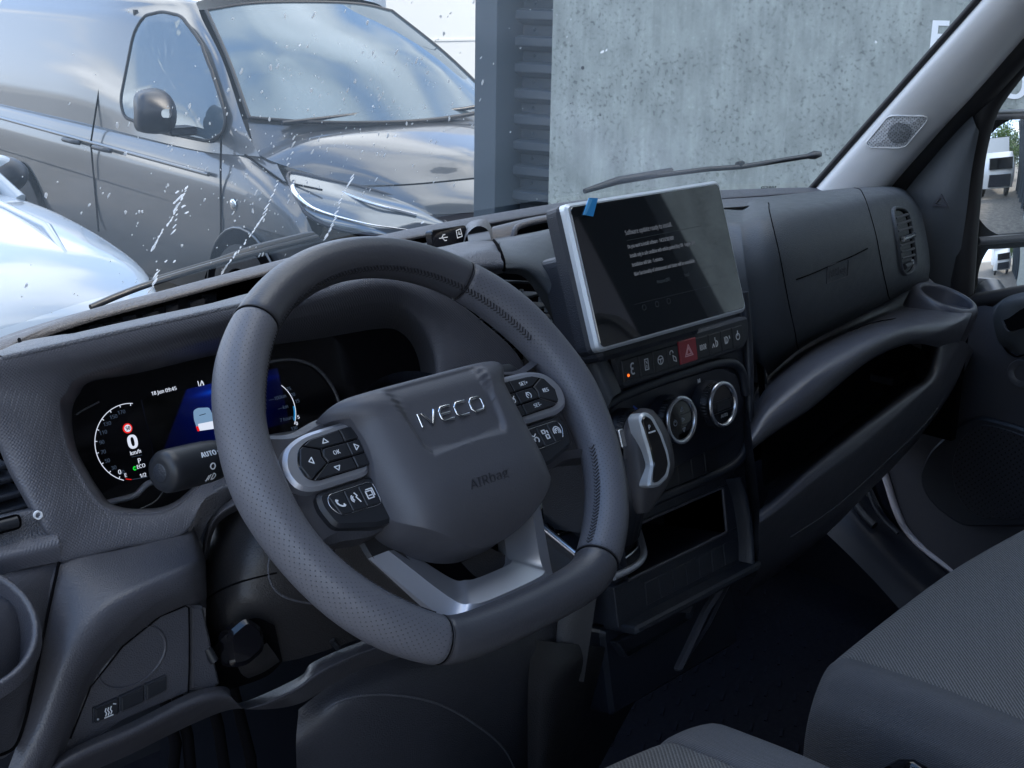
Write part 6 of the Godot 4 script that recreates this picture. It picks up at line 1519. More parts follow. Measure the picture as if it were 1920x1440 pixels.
func steering_wheel() -> void:
	var W: Transform3D = Transform3D(Vector3(1, 0, 0), Vector3(0, 0.757, -0.6534), Vector3(0, 0.6534, 0.757), Vector3(-0.45, 1.6, 0))
	var t := thing("steering_wheel", "grey leather steering wheel with silver lower spoke and raised lettering", "steering wheel", W.origin)
	var R := 0.1775
	var mid := func(deg: float) -> Vector3:
		var a := deg_to_rad(deg)
		var p := Vector3(cos(a) * R, sin(a) * R, 0)
		var fl := -0.1625
		if p.y < fl + 0.012:
			var d: float = (fl + 0.012) - p.y
			p.y = fl + 0.012 - 0.012 * (1.0 - exp(-d / 0.012))
		return p
	var bump := func(deg: float) -> float:
		var a := fposmod(deg, 360.0)
		var k := 0.0185
		for c in [148.0, 32.0]:
			k += 0.0022 * exp(-pow((a - c) / 16.0, 2))
		for c in [178.0, 2.0, 362.0]:
			k += 0.0020 * exp(-pow((a - c) / 12.0, 2))
		for c in [225.0, 315.0]:
			k += 0.0018 * exp(-pow((a - c) / 18.0, 2))
		return k
	var segs := [[50.4, 129.6, "smooth_leather"], [130.4, 239.6, "perforated_leather"], [240.4, 303.6, "smooth_leather"], [304.4, 409.6, "perforated_leather"]]
	for s in segs:
		var rows := []
		var n := int((s[1] - s[0]) * 1.6)
		for k in n + 1:
			var deg: float = lerpf(s[0], s[1], float(k) / n)
			var p: Vector3 = mid.call(deg)
			var e := minf(k, n - k)
			var r: float = bump.call(deg) * (1.0 - 0.06 * exp(-e / 0.8))
			var tan: Vector3 = (mid.call(deg + 0.5) - mid.call(deg - 0.5)).normalized()
			var out := tan.cross(Vector3.BACK).normalized()
			var row := PackedVector3Array()
			for j in 41:
				var a := TAU * j / 40
				row.append(p + (out * cos(a) * 0.98 + Vector3.BACK * sin(a) * 1.06) * r)
			rows.append(row)
		var g := Geo.new()
		g.grid(rows, false, true)
		put("rim_leather", g, M[s[2]], t, W)
	# seams between the leathers and the stitching along the inside
	for deg in [50.0, 130.0, 240.0, 304.0]:
		var c: Vector3 = mid.call(deg)
		var tan: Vector3 = (mid.call(deg + 0.5) - mid.call(deg - 0.5)).normalized()
		var out := tan.cross(Vector3.BACK).normalized()
		var lp := []
		for j in 28:
			var a := TAU * j / 28
			lp.append(c + (out * cos(a) * 0.98 + Vector3.BACK * sin(a) * 1.06) * (bump.call(deg) * 0.985))
		put("rim_seam", tube(lp, 0.0007, 5, true), M.thread, t, W)
	var st := Geo.new()
	var deg := 0.0
	while deg < 360.0:
		var skip := (deg > 158.0 and deg < 200.0) or deg > 340.0 or deg < 22.0 or (deg > 236.0 and deg < 304.0)
		if not skip:
			var pair := []
			for q in [[0.0, 0.42], [1.1, 0.60]]:
				var dd: float = deg + q[0]
				var c: Vector3 = mid.call(dd)
				var tan: Vector3 = (mid.call(dd + 0.5) - mid.call(dd - 0.5)).normalized()
				var out := tan.cross(Vector3.BACK).normalized()
				var a: float = PI - q[1]
				pair.append(c + (out * cos(a) * 0.98 + Vector3.BACK * sin(a) * 1.06) * (bump.call(dd) + 0.0003))
			st.add(tube(pair, 0.00065, 4))
			var c2: Vector3 = mid.call(deg + 0.8)
			var tan2: Vector3 = (mid.call(deg + 1.3) - mid.call(deg + 0.3)).normalized()
			var o2 := tan2.cross(Vector3.BACK).normalized()
			var a2 := PI - 0.32
			st.add(tube([c2 + (o2 * cos(a2) * 0.98 + Vector3.BACK * sin(a2) * 1.06) * (bump.call(deg) + 0.0002), pair[0]], 0.00055, 4))
		deg += 1.25
	var sm := put("stitching", st, M.thread, t, W)
	sm.set_meta("kind", "stuff")
	# leather arms from rim to hub
	for s in [-1.0, 1.0]:
		var arm := rounded([Vector2(0.172, 0.052), Vector2(0.150, 0.046), Vector2(0.128, 0.040), Vector2(0.098, 0.047), Vector2(0.06, 0.045), Vector2(0.06, -0.052), Vector2(0.100, -0.058), Vector2(0.132, -0.052), Vector2(0.150, -0.056), Vector2(0.170, -0.060)], 0.010)
		for k in arm.size():
			arm[k].x *= s
		put("arm", plate(arm, -0.026, -0.002, 0.006), M.smooth_leather, t, W)
		# dark inner brace and hub sides
		var br := [Vector2(0.100, -0.046), Vector2(0.074, -0.046), Vector2(0.062, -0.080), Vector2(0.030, -0.126), Vector2(0.030, -0.152), Vector2(0.053, -0.150), Vector2(0.066, -0.135), Vector2(0.098, -0.071)]
		for k in br.size():
			br[k].x *= s
		put("lower_brace", plate(rounded(br, 0.004), -0.060, -0.024, 0.003), M.brown_black_plastic, t, W)
	put("hub_back", lathe([Vector2(0.085, -0.012), Vector2(0.08, -0.05), Vector2(0.06, -0.085), Vector2(0.03, -0.10)], 40), M.dark_plastic, t, W * Transform3D(Basis(), Vector3(0, -0.015, 0)))
	put("hub_plate", plate(circle(0, -0.02, 0.075, 32), -0.05, -0.02), M.groove_black, t, W)
	# silver U-shaped trim of the lower spoke
	var uo := [Vector2(-0.0975, -0.070), Vector2(-0.064, -0.136), Vector2(-0.052, -0.150), Vector2(-0.030, -0.1535), Vector2(0.030, -0.1535), Vector2(0.052, -0.150), Vector2(0.064, -0.136), Vector2(0.0975, -0.070)]
	var ui := [Vector2(-0.056, -0.072), Vector2(-0.033, -0.109), Vector2(-0.027, -0.1165), Vector2(-0.016, -0.119), Vector2(0.016, -0.119), Vector2(0.027, -0.1165), Vector2(0.033, -0.109), Vector2(0.056, -0.072)]
	var um := []
	for k in uo.size():
		um.append(uo[k].lerp(ui[k], 0.38))
	var hz := [-0.020, -0.013, -0.004, -0.002, -0.002, -0.004, -0.013, -0.020]
	var ur := []
	for q in [[uo, -0.022], [uo, -0.006], [uo, -0.005], [um, 0.0], [um, 0.0004], [ui, -0.013], [ui, -0.0135], [ui, -0.03]]:
		var row := []
		for k in 8:
			row.append(Vector3(q[0][k].x, q[0][k].y, q[1] + hz[k]))
		ur.append(row)
	var ug := Geo.new()
	for k in ur.size() - 1:
		var two := Geo.new()
		two.grid(loft_rows([ur[k], ur[k + 1]], 56, 2), true)
		ug.add(two)
	put("silver_spoke", ug, M.satin_silver, t, W)
	put("spoke_socket", plate(rounded([Vector2(-0.066, -0.06), Vector2(-0.034, -0.119), Vector2(0.034, -0.119), Vector2(0.066, -0.06)], 0.006), -0.06, -0.040), M.groove_black, t, W)
	put("rim_inner_cover", plate(rounded([Vector2(-0.070, -0.146), Vector2(-0.058, -0.156), Vector2(0.058, -0.156), Vector2(0.070, -0.146), Vector2(0.04, -0.130), Vector2(-0.04, -0.130)], 0.004), -0.03, -0.016), M.smooth_leather, t, W)
	var tongue := loft([[Vector3(0.008, -0.085, -0.03), Vector3(0.036, -0.112, -0.028), Vector3(0.036, -0.121, -0.026)], [Vector3(-0.014, -0.085, -0.034), Vector3(-0.004, -0.112, -0.034), Vector3(0.004, -0.123, -0.032)]], 8, 4)
	put("brace_web", tongue, M.brown_black_plastic, t, W)
	# airbag cover: a dome with a shield-shaped sunk field
	var half := [Vector2(0.0, 0.052), Vector2(0.030, 0.0525), Vector2(0.062, 0.0515), Vector2(0.088, 0.0485), Vector2(0.1005, 0.0445), Vector2(0.0985, 0.039), Vector2(0.089, 0.035), Vector2(0.083, 0.022), Vector2(0.0825, 0.0), Vector2(0.0865, -0.030), Vector2(0.0875, -0.046), Vector2(0.083, -0.061), Vector2(0.070, -0.074), Vector2(0.044, -0.091), Vector2(0.022, -0.099), Vector2(0.0, -0.1005)]
	var lp2 := half.duplicate()
	for k in range(half.size() - 2, 0, -1):
		lp2.append(Vector2(-half[k].x, half[k].y))
	var out2 := curve(lp2, 120, true)
	var shield := PackedVector2Array([Vector2(-0.052, 0.044), Vector2(0.052, 0.044), Vector2(0.046, -0.012), Vector2(0.040, -0.020), Vector2(-0.040, -0.020), Vector2(-0.046, -0.012)])
	var band := PackedVector2Array([Vector2(-0.060, 0.052), Vector2(0.060, 0.052), Vector2(0.054, -0.016), Vector2(0.045, -0.028), Vector2(-0.045, -0.028), Vector2(-0.054, -0.016)])
	var rows2 := []
	var cen := Vector2(0, -0.02)
	var nr := 46
	for k in nr + 1:
		var s := float(k) / nr
		s = 1.0 - pow(1.0 - s, 1.25)
		var row := PackedVector3Array()
		for q in out2:
			var p: Vector2 = cen.lerp(q, s)
			var h := dome_height(p, s)
			var d1 := edge_distance(shield, p)
			h -= 0.0042 * smoothstep(-0.0015, 0.0035, d1)
			row.append(Vector3(p.x, p.y, h))
		rows2.append(row)
	for dz in [-0.006, -0.022]:
		var row := PackedVector3Array()
		for q in out2:
			row.append(Vector3(q.x * 0.995, q.y * 0.995, -0.006 + dz))
		rows2.append(row)
	var ag := Geo.new()
	ag.grid(rows2, true, true)
	var ab := put("airbag_cover", ag, M.airbag_plastic, t, W)
	# raised chromed maker's lettering, drawn as rounded strokes
	var cs := []
	var x := -0.0365
	for l in ["I", "V", "E", "C", "O"]:
		var b := Vector2(x, 0.0035)
		var w := 0.0125
		var h := 0.0118
		match l:
			"I":
				cs.append([b + Vector2(0.0005, 0), b + Vector2(0.0015, h)])
				x += 0.0052
			"V":
				cs.append([b + Vector2(0, h), b + Vector2(0.0062, 0.0003), b + Vector2(0.0135, h)])
				x += 0.0172
			"E":
				cs.append([b + Vector2(w, 0), b + Vector2(0.003, 0), b + Vector2(0, 0.0028), b + Vector2(0.0008, h - 0.003), b + Vector2(0.0036, h), b + Vector2(w + 0.0012, h)])
				cs.append([b + Vector2(0.0004, h * 0.5), b + Vector2(w - 0.001, h * 0.5)])
				x += 0.0172
			"C":
				cs.append([b + Vector2(w, 0), b + Vector2(0.003, 0), b + Vector2(0, 0.0028), b + Vector2(0.0008, h - 0.003), b + Vector2(0.0036, h), b + Vector2(w + 0.0012, h)])
				x += 0.0172
			"O":
				cs.append([b + Vector2(0.003, 0), b + Vector2(0, 0.0028), b + Vector2(0.0008, h - 0.003), b + Vector2(0.0036, h), b + Vector2(w, h), b + Vector2(w + 0.0022, h - 0.003), b + Vector2(w + 0.0015, 0.0028), b + Vector2(w - 0.0012, 0), b + Vector2(0.003, 0)])
	var lg := Geo.new()
	for l in cs:
		var pth := []
		for q in l:
			pth.append(Vector3(q.x, q.y, dome_height(q, 0.35) - 0.0034))
		lg.add(tube(pth, 0.00135, 6))
	put("maker_lettering", lg, M.chrome, ab, W)
	var bl := Transform3D(Basis.from_euler(Vector3(0.32, 0, 0)), Vector3(0, -0.0545, dome_height(Vector2(0, -0.0545), 0.5) + 0.0002))
	text("AIRbag", W * bl, Vector2(0, 0), 0.0078, M.airbag_mark, ab, 0.0, 1.25, false, "airbag_mark")
	ink("seat_symbol", [[Vector2(0.001, -0.007), Vector2(0.003, -0.010), Vector2(0.0, -0.013), Vector2(-0.005, -0.0125)], [Vector2(-0.004, -0.009), Vector2(-0.005, -0.014)]], W * bl, 0.0008, M.groove_black, ab, 0.0005)
	# thumb pads
	for s in [-1.0, 1.0]:
		var so := [Vector2(0.080, 0.033), Vector2(0.128, 0.0315), Vector2(0.148, 0.0235), Vector2(0.157, 0.004), Vector2(0.152, -0.014), Vector2(0.138, -0.020), Vector2(0.082, -0.020)]
		var si := [Vector2(0.080, 0.0265), Vector2(0.125, 0.0250), Vector2(0.138, 0.019), Vector2(0.1445, 0.004), Vector2(0.1415, -0.008), Vector2(0.134, -0.0125), Vector2(0.082, -0.0130)]
		var lo2 := [Vector2(0.078, -0.0145), Vector2(0.137, -0.0145), Vector2(0.140, -0.026), Vector2(0.1345, -0.0445), Vector2(0.098, -0.0545), Vector2(0.080, -0.0545)]
		var squeeze := func(q: Vector2) -> Vector2: return Vector2(q.x, 0.0345 - (0.033 - q.y) * 0.9)
		for arr in [so, si]:
			for k in arr.size():
				arr[k] = squeeze.call(arr[k])
		for arr in [so, si, lo2]:
			for k in arr.size():
				arr[k].x *= s
		var kind := "left" if s < 0 else "right"
		var pad := put("thumb_pad", plate(rounded(so, 0.010, 5), -0.012, 0.0085, 0.003), M.satin_silver, t, W)
		put("pad_well", plate(rounded(si, 0.006, 4), 0.0, 0.0093, 0.0004), M.gloss_black, pad, W)
		var lower := put("lower_pad", plate(rounded(lo2, 0.006, 4), -0.012, 0.0065, 0.003), M.button_black, t, W)
		# five keys and the two blanks near the hub
		var kc := Vector2(0.108, 0.0065)
		var inner := [Vector2(0.0955, 0.0125), Vector2(0.1175, 0.0128), Vector2(0.1205, 0.0065), Vector2(0.1185, 0.0), Vector2(0.0955, -0.0005)]
		var keys := {
			"up": [Vector2(0.0960, 0.0255), Vector2(0.1245, 0.0242), Vector2(0.1325, 0.0205), Vector2(0.1190, 0.0135), Vector2(0.0960, 0.0132)],
			"out": [Vector2(0.1335, 0.0200), Vector2(0.1370, 0.0180), Vector2(0.1435, 0.004), Vector2(0.1408, -0.0075), Vector2(0.1385, -0.010), Vector2(0.1198, 0.0), Vector2(0.1215, 0.0065), Vector2(0.1200, 0.0130)],
			"down": [Vector2(0.1375, -0.0105), Vector2(0.133, -0.0120), Vector2(0.0960, -0.0125), Vector2(0.0960, -0.0013), Vector2(0.1185, -0.0007)],
			"in": [Vector2(0.0820, 0.0125), Vector2(0.0950, 0.0125), Vector2(0.0950, -0.0005), Vector2(0.0825, -0.0005)],
			"ok": inner,
			"blank_a": [Vector2(0.0815, 0.0258), Vector2(0.0953, 0.0256), Vector2(0.0953, 0.0132), Vector2(0.0815, 0.0132)],
			"blank_b": [Vector2(0.0830, -0.0012), Vector2(0.0953, -0.0012), Vector2(0.0953, -0.0125), Vector2(0.0830, -0.0126)]}
		for kname in keys:
			var poly: Array = keys[kname]
			for k in poly.size():
				poly[k] = squeeze.call(poly[k])
				poly[k].x *= s
			put("key", plate(inset(ccw(poly), 0.0003), 0.0085, 0.0112 + (0.0004 if kname == "ok" else 0.0), 0.0006), M.button_black, pad, W)
		for dv in [[Vector2(0.0957 * s, 0.0255), Vector2(0.0957 * s, 0.014)], [Vector2(0.136 * s, -0.0112), Vector2(0.120 * s, -0.0012)], [Vector2(0.119 * s, 0.0128), Vector2(0.1205 * s, 0.0065), Vector2(0.119 * s, -0.0002)]]:
			ink("key_divider", [dv.map(squeeze)], W, 0.0006, M.soft_chrome, pad, 0.0004, 0.0110)
		var T := 0.0112
		if s < 0:
			for q in [[Vector2(-0.113, 0.0215), 90.0], [Vector2(-0.113, -0.0013), -90.0], [Vector2(-0.132, 0.0097), 180.0], [Vector2(-0.0882, 0.0102), 0.0]]:
				var a := deg_to_rad(q[1])
				var e := Vector2(cos(a), sin(a)) * 0.0026
				var w := Vector2(-sin(a), cos(a)) * 0.0026
				ink("arrow", [[q[0] + e, q[0] - e * 0.4 + w, q[0] - e * 0.4 - w, q[0] + e]], W, 0.0007, M.white_print, pad, 0.0003, T)
			text("OK", W, Vector2(-0.108, 0.0104), 0.0034, M.white_print, pad, T + 0.0004, 1.0)
		else:
			text("SET+", W, Vector2(0.110, 0.0219), 0.0036, M.white_print, pad, T, 1.0)
			text("SET-", W, Vector2(0.113, -0.0011), 0.0036, M.white_print, pad, T, 1.0)
			text("RES", W, Vector2(0.131, 0.0100), 0.0036, M.white_print, pad, T, 0.9)
			ink("gauge_symbol", [arc(Vector2(0.1085, 0.0097), 0.0028, -60, 230, 12), [Vector2(0.1085, 0.0097), Vector2(0.1065, 0.0127)]], W, 0.0008, M.white_print, pad, 0.0003, T + 0.0004)
			ink("gauge_symbol", [arc(Vector2(0.0885, 0.0093), 0.0025, 0, 360, 12), [Vector2(0.0865, 0.0075), Vector2(0.0915, 0.0129)]], W, 0.0008, M.white_print, pad, 0.0003, T)
		# lower row of three
		var rim2 := rounded([Vector2(0.086 * s, -0.0190), Vector2(0.1295 * s, -0.0190), Vector2(0.1325 * s, -0.027), Vector2(0.126 * s, -0.0375), Vector2(0.086 * s, -0.0390)], 0.005, 4)
		var r3 := []
		for q in rim2:
			r3.append(Vector3(q.x, q.y, 0.0066))
		put("row_rim", tube(r3, 0.0006, 4, true), M.soft_chrome, lower, W)
		for k in 3:
			var xa: float = [0.087, 0.1015, 0.1155][k]
			var xb: float = [0.1008, 0.1148, 0.1300][k]
			put("row_key", plate(rounded([Vector2(xa * s, -0.0198), Vector2(xb * s, -0.0198), Vector2(xb * s - (0.004 * s if k == 2 else 0.0), -0.0372), Vector2(xa * s, -0.0382)], 0.0015, 2), 0.005, 0.0078, 0.0006), M.button_black, lower, W)
			var c := Vector2((xa + xb) / 2 * s, -0.0285)
			var B := 0.0078
			match [k, s]:
				[2, -1.0]:
					ink("phone_symbol", [arc(c + Vector2(0.0028, 0.0028), 0.0055, 180, 270, 8), [c + Vector2(-0.0027, 0.0035), c + Vector2(-0.0012, 0.0028)], [c + Vector2(0.0028, -0.0012), c + Vector2(0.0036, -0.0025)]], W, 0.0012, M.white_print, lower, 0.0003, B)
				[1, -1.0]:
					ink("voice_symbol", [[c + Vector2(0.001, 0.0045), c + Vector2(0.0025, 0.002), c + Vector2(0.0012, 0.001), c + Vector2(0.0022, -0.001), c + Vector2(0.0035, -0.0035)], arc(c + Vector2(-0.0005, 0.0005), 0.0018, 120, 240, 6), arc(c + Vector2(-0.0005, 0.0005), 0.0032, 125, 235, 6)], W, 0.0009, M.white_print, lower, 0.0003, B)
				[0, -1.0]:
					ink("pages_symbol", [[c + Vector2(-0.003, -0.0035), c + Vector2(0.0025, -0.0035), c + Vector2(0.0025, 0.0025), c + Vector2(-0.003, 0.0025), c + Vector2(-0.003, -0.0035)], [c + Vector2(-0.002, 0.004), c + Vector2(0.004, 0.004), c + Vector2(0.004, -0.002)], [c + Vector2(-0.0015, -0.0012), c + Vector2(0.0012, -0.0012)]], W, 0.0009, M.white_print, lower, 0.0003, B)
				[0, 1.0]:
					ink("assist_symbol", [[c + Vector2(-0.003, 0.0035), c + Vector2(0, 0.0015), c + Vector2(0.003, 0.0035)], arc(c + Vector2(0.0015, -0.002), 0.0024, -60, 200, 8), [c + Vector2(-0.0035, 0.0005), c + Vector2(-0.001, -0.001)]], W, 0.0010, M.white_print, lower, 0.0003, B)
				[1, 1.0]:
					ink("following_symbol", [[c + Vector2(-0.003, 0.0045), c + Vector2(0.0005, 0.0045), c + Vector2(0.0005, 0.0015), c + Vector2(-0.003, 0.0015), c + Vector2(-0.003, 0.0045)], [c + Vector2(-0.0005, -0.0005), c + Vector2(0.003, -0.0005), c + Vector2(0.003, -0.004), c + Vector2(-0.0005, -0.004), c + Vector2(-0.0005, -0.0005)], [c + Vector2(0.002, 0.003), c + Vector2(0.0035, 0.003), c + Vector2(0.0035, 0.001)]], W, 0.0010, M.white_print, lower, 0.0003, B)
				[2, 1.0]:
					ink("limit_symbol", [arc(c, 0.0024, -60, 220, 10), arc(c, 0.0042, -40, 200, 12), [c, c + Vector2(-0.0015, 0.002)]], W, 0.0009, M.white_print, lower, 0.0003, B)

func edge_distance(poly: PackedVector2Array, p: Vector2) -> float:
	var d := 1e9
	for k in poly.size():
		var q := Geometry2D.get_closest_point_to_segment(p, poly[k], poly[(k + 1) % poly.size()])
		d = minf(d, q.distance_to(p))
	return d if Geometry2D.is_point_in_polygon(p, poly) else -d

func dome_height(p: Vector2, _s: float) -> float:
	# height of the airbag cover over the wheel plane: crowned, falling to its edge
	var ax := absf(p.x) / lerpf(0.0875, 0.1010, smoothstep(0.020, 0.046, p.y))
	var top := clampf((0.0535 - p.y) / 0.030, 0.0, 1.0)
	var bot := clampf((p.y + 0.1015) / 0.060, 0.0, 1.0)
	var e := (1.0 - pow(clampf(ax, 0, 1), 5.5)) * (1.0 - pow(1.0 - top, 3.0)) * (1.0 - pow(1.0 - bot, 2.0))
	return -0.006 + 0.042 * pow(maxf(e, 0.0), 0.52)


func column() -> void:
	var t := thing("steering_column", "black steering column cover with two control stalks", "steering column", Vector3(-0.5693, 1.4582, -0.1))
	var rails := [[Vector3(-0.4732, 1.4916, -0.26), Vector3(-0.5112, 1.4605, -0.25), Vector3(-0.5355, 1.4239, -0.24), Vector3(-0.5474, 1.3753, -0.23), Vector3(-0.5467, 1.3188, -0.22)],
		[Vector3(-0.5072, 1.5128, -0.2), Vector3(-0.5464, 1.4905, -0.18), Vector3(-0.5694, 1.4592, -0.17), Vector3(-0.5817, 1.4198, -0.16), Vector3(-0.5765, 1.3598, -0.16)],
		[Vector3(-0.5309, 1.5262, -0.15), Vector3(-0.5628, 1.5013, -0.13), Vector3(-0.5808, 1.4752, -0.12), Vector3(-0.5902, 1.4449, -0.115), Vector3(-0.5858, 1.387, -0.12)],
		[Vector3(-0.5219, 1.524, -0.115), Vector3(-0.5509, 1.4973, -0.1), Vector3(-0.5613, 1.4698, -0.095), Vector3(-0.5612, 1.4456, -0.092), Vector3(-0.5272, 1.3827, -0.1)],
		[Vector3(-0.4752, 1.4996, -0.1), Vector3(-0.4975, 1.4741, -0.088), Vector3(-0.4995, 1.4482, -0.082), Vector3(-0.4868, 1.4254, -0.082), Vector3(-0.4551, 1.3808, -0.09)],
		[Vector3(-0.3675, 1.4547, -0.105), Vector3(-0.3812, 1.4302, -0.09), Vector3(-0.3789, 1.403, -0.085), Vector3(-0.362, 1.3817, -0.088), Vector3(-0.3362, 1.3502, -0.1)],
		[Vector3(-0.224, 1.3932, -0.16), Vector3(-0.2251, 1.3588, -0.15), Vector3(-0.2161, 1.3235, -0.15), Vector3(-0.2071, 1.2941, -0.15), Vector3(-0.1873, 1.2563, -0.16)]]
	var P := loft_rows(rails, 30, 40)
	var g := Geo.new()
	g.grid(P, false)
	put("cover", g, M.brown_black_plastic, t)
	put("cover_gap", seam(P, [Vector2(0.68, 0.10), Vector2(0.61, 0.28), Vector2(0.50, 0.42), Vector2(0.40, 0.53)], 24, 0.0003, 0.0010), M.groove_black, t)
	put("collar_gap", seam(P, [Vector2(0.10, 0.50), Vector2(0.36, 0.50), Vector2(0.52, 0.52), Vector2(0.66, 0.57), Vector2(0.72, 0.66), Vector2(0.72, 0.8)], 30, 0.0003, 0.0011), M.dash_plastic, t)
	# crescent of the upper shroud beside the instruments
	put("upper_shroud", loft([[Vector3(-0.5887, 1.5316, -0.17), Vector3(-0.5644, 1.5403, -0.165), Vector3(-0.5421, 1.5453, -0.165)], [Vector3(-0.5831, 1.5042, -0.18), Vector3(-0.5762, 1.5335, -0.16), Vector3(-0.5491, 1.541, -0.155)], [Vector3(-0.574, 1.4644, -0.19), Vector3(-0.5706, 1.5102, -0.165), Vector3(-0.5435, 1.5294, -0.16)]], 16, 10, true), M.dash_plastic, t)
	put("shroud_lip", loft([[Vector3(-0.5649, 1.4668, -0.19), Vector3(-0.5695, 1.494, -0.175), Vector3(-0.5648, 1.5162, -0.165), Vector3(-0.5497, 1.5291, -0.155)], [Vector3(-0.5662, 1.4625, -0.185), Vector3(-0.5726, 1.4956, -0.165), Vector3(-0.5681, 1.5161, -0.155), Vector3(-0.5514, 1.5255, -0.148)], [Vector3(-0.5586, 1.4605, -0.19), Vector3(-0.5621, 1.4891, -0.175), Vector3(-0.5577, 1.5064, -0.165), Vector3(-0.5416, 1.5135, -0.16)]], 16, 8, true), M.lower_plastic, t)
	# recess under the cover with the reach adjuster
	put("adjuster_recess", loft([[Vector3(-0.602, 1.3805, -0.135), Vector3(-0.614, 1.4267, -0.1), Vector3(-0.5837, 1.4476, -0.088), Vector3(-0.5618, 1.4347, -0.085)], [Vector3(-0.5797, 1.3436, -0.16), Vector3(-0.5761, 1.3603, -0.13), Vector3(-0.5553, 1.372, -0.11), Vector3(-0.5446, 1.3868, -0.1)]], 14, 6, true), M.groove_black, t)
	var ad := Transform3D(Vector3(0.92, 0.38, 0), Vector3(-0.34, 0.82, -0.46), Vector3(-0.175, 0.423, 0.889), Vector3(-0.6008, 1.4353, -0.078)).orthonormalized()
	put("adjuster_lever", plate(rounded([Vector2(-0.020, -0.010), Vector2(-0.006, 0.014), Vector2(0.016, 0.014), Vector2(0.022, -0.002), Vector2(0.012, -0.018), Vector2(-0.008, -0.018)], 0.006), -0.02, 0.004, 0.004), M.gloss_black, t, ad)
	put("adjuster_pin", tube([Vector3(-0.6262, 1.4348, -0.09), Vector3(-0.623, 1.4237, -0.085)], 0.004, 8), M.button_black, t)
	put("adjuster_tail", loft([[Vector3(-0.6034, 1.4185, -0.085), Vector3(-0.5906, 1.4206, -0.08), Vector3(-0.5741, 1.4244, -0.08)], [Vector3(-0.5959, 1.4006, -0.088), Vector3(-0.582, 1.4037, -0.082), Vector3(-0.5637, 1.4086, -0.084)], [Vector3(-0.5809, 1.3844, -0.1), Vector3(-0.568, 1.3876, -0.095), Vector3(-0.5509, 1.3913, -0.095)]], 10, 6, true), M.brown_black_plastic, t)
	put("column_bolt", tube([Vector3(-0.4973, 1.394, -0.09), Vector3(-0.4902, 1.3832, -0.09)], 0.003, 6), M.button_black, t)
	# left stalk: knurled grip, plain ring, boot
	var a := Vector3(-0.661, 1.6011, -0.085)
	var d: Vector3 = (Vector3(-0.5969, 1.5946, -0.095) - a).normalized()
	var y := (Vector3.UP - d * d.y).normalized()
	var f := Transform3D(y.cross(d), y, d, a)
	var st := put("stalk", lathe([Vector2(0.0, 0.0), Vector2(0.0075, 0.0), Vector2(0.0082, 0.001), Vector2(0.0095, 0.0), Vector2(0.0145, 0.001), Vector2(0.0168, 0.005), Vector2(0.0172, 0.010), Vector2(0.0172, 0.030), Vector2(0.0168, 0.031), Vector2(0.0172, 0.032), Vector2(0.0170, 0.045), Vector2(0.0164, 0.046), Vector2(0.0168, 0.047), Vector2(0.0162, 0.055), Vector2(0.0155, 0.056), Vector2(0.0158, 0.057), Vector2(0.0120, 0.075), Vector2(0.0080, 0.16)], 40), M.button_black, t, f)
	put("stalk_button", lathe([Vector2(0.0, -0.0012), Vector2(0.0068, -0.001), Vector2(0.0075, 0.001)], 28), M.dark_plastic, st, f)
	# marks wrapped on the stalk, facing the driver
	var zf := func(ax: float, ang: float) -> Transform3D:
		var nn := (f.basis.x * cos(ang) + f.basis.y * sin(ang)).normalized()
		var yy := nn.cross(d).normalized()
		return Transform3D(d, yy, nn, f.origin + d * ax + nn * 0.0171)
	var fa := -1.0 if f.basis.x.z < 0 else 0.0
	var base := PI if f.basis.x.z < 0 else 0.0
	var sg := -1.0 if f.basis.x.z < 0 else 1.0
	var m1: Transform3D = zf.call(0.037, base + sg * 0.72)
	text("AUTO", m1, Vector2.ZERO, 0.0042, M.white_print, st, 0.0, 1.0, true)
	var m2: Transform3D = zf.call(0.038, base + sg * 0.12)
	put("off_mark", ring(circle(0, 0, 0.0028, 20), circle(0, 0, 0.0019, 20), 0.0, 0.0005), M.white_print, st, m2)
	var m3: Transform3D = zf.call(0.038, base - sg * 0.42)
	ink("lamp_mark", [arc(Vector2(0.001, 0), 0.003, -90, 90, 8), [Vector2(0.001, 0.003), Vector2(0.0005, -0.003)], [Vector2(-0.0015, 0.0025), Vector2(-0.0025, -0.0025)], [Vector2(-0.0032, 0.002), Vector2(-0.0045, -0.003)]], m3, 0.0008, M.white_print, st)
	var m4: Transform3D = zf.call(0.0495, base + sg * 0.72)
	ink("index_mark", [[Vector2(-0.003, 0.0005), Vector2(0.002, 0.0005)]], m4, 0.001, M.white_print, st)
	var m5: Transform3D = zf.call(0.061, base + sg * 0.45)
	ink("indicator_mark", [[Vector2(-0.005, 0), Vector2(-0.003, 0.003), Vector2(-0.003, 0.0012), Vector2(0, 0.0012), Vector2(0, -0.0012), Vector2(-0.003, -0.0012), Vector2(-0.003, -0.003), Vector2(-0.005, 0)], [Vector2(0.006, 0), Vector2(0.004, 0.003), Vector2(0.004, 0.0012), Vector2(0.0015, 0.0012), Vector2(0.0015, -0.0012), Vector2(0.004, -0.0012), Vector2(0.004, -0.003), Vector2(0.006, 0)]], m5, 0.0006, M.white_print, st, 0.0003, -0.0012)
	# right stalk
	var b := Vector3(-0.2363, 1.5823, -0.12)
	var e: Vector3 = (Vector3(-0.3016, 1.5892, -0.115) - b).normalized()
	var y2 := (Vector3.UP - e * e.y).normalized()
	var f2 := Transform3D(y2.cross(e), y2, e, b)
	var s2 := put("stalk", lathe([Vector2(0.0, 0.0), Vector2(0.0125, 0.001), Vector2(0.0145, 0.005), Vector2(0.0148, 0.024), Vector2(0.0142, 0.025), Vector2(0.0148, 0.026), Vector2(0.0142, 0.042), Vector2(0.0100, 0.06), Vector2(0.008, 0.16)], 36), M.button_black, t, f2)
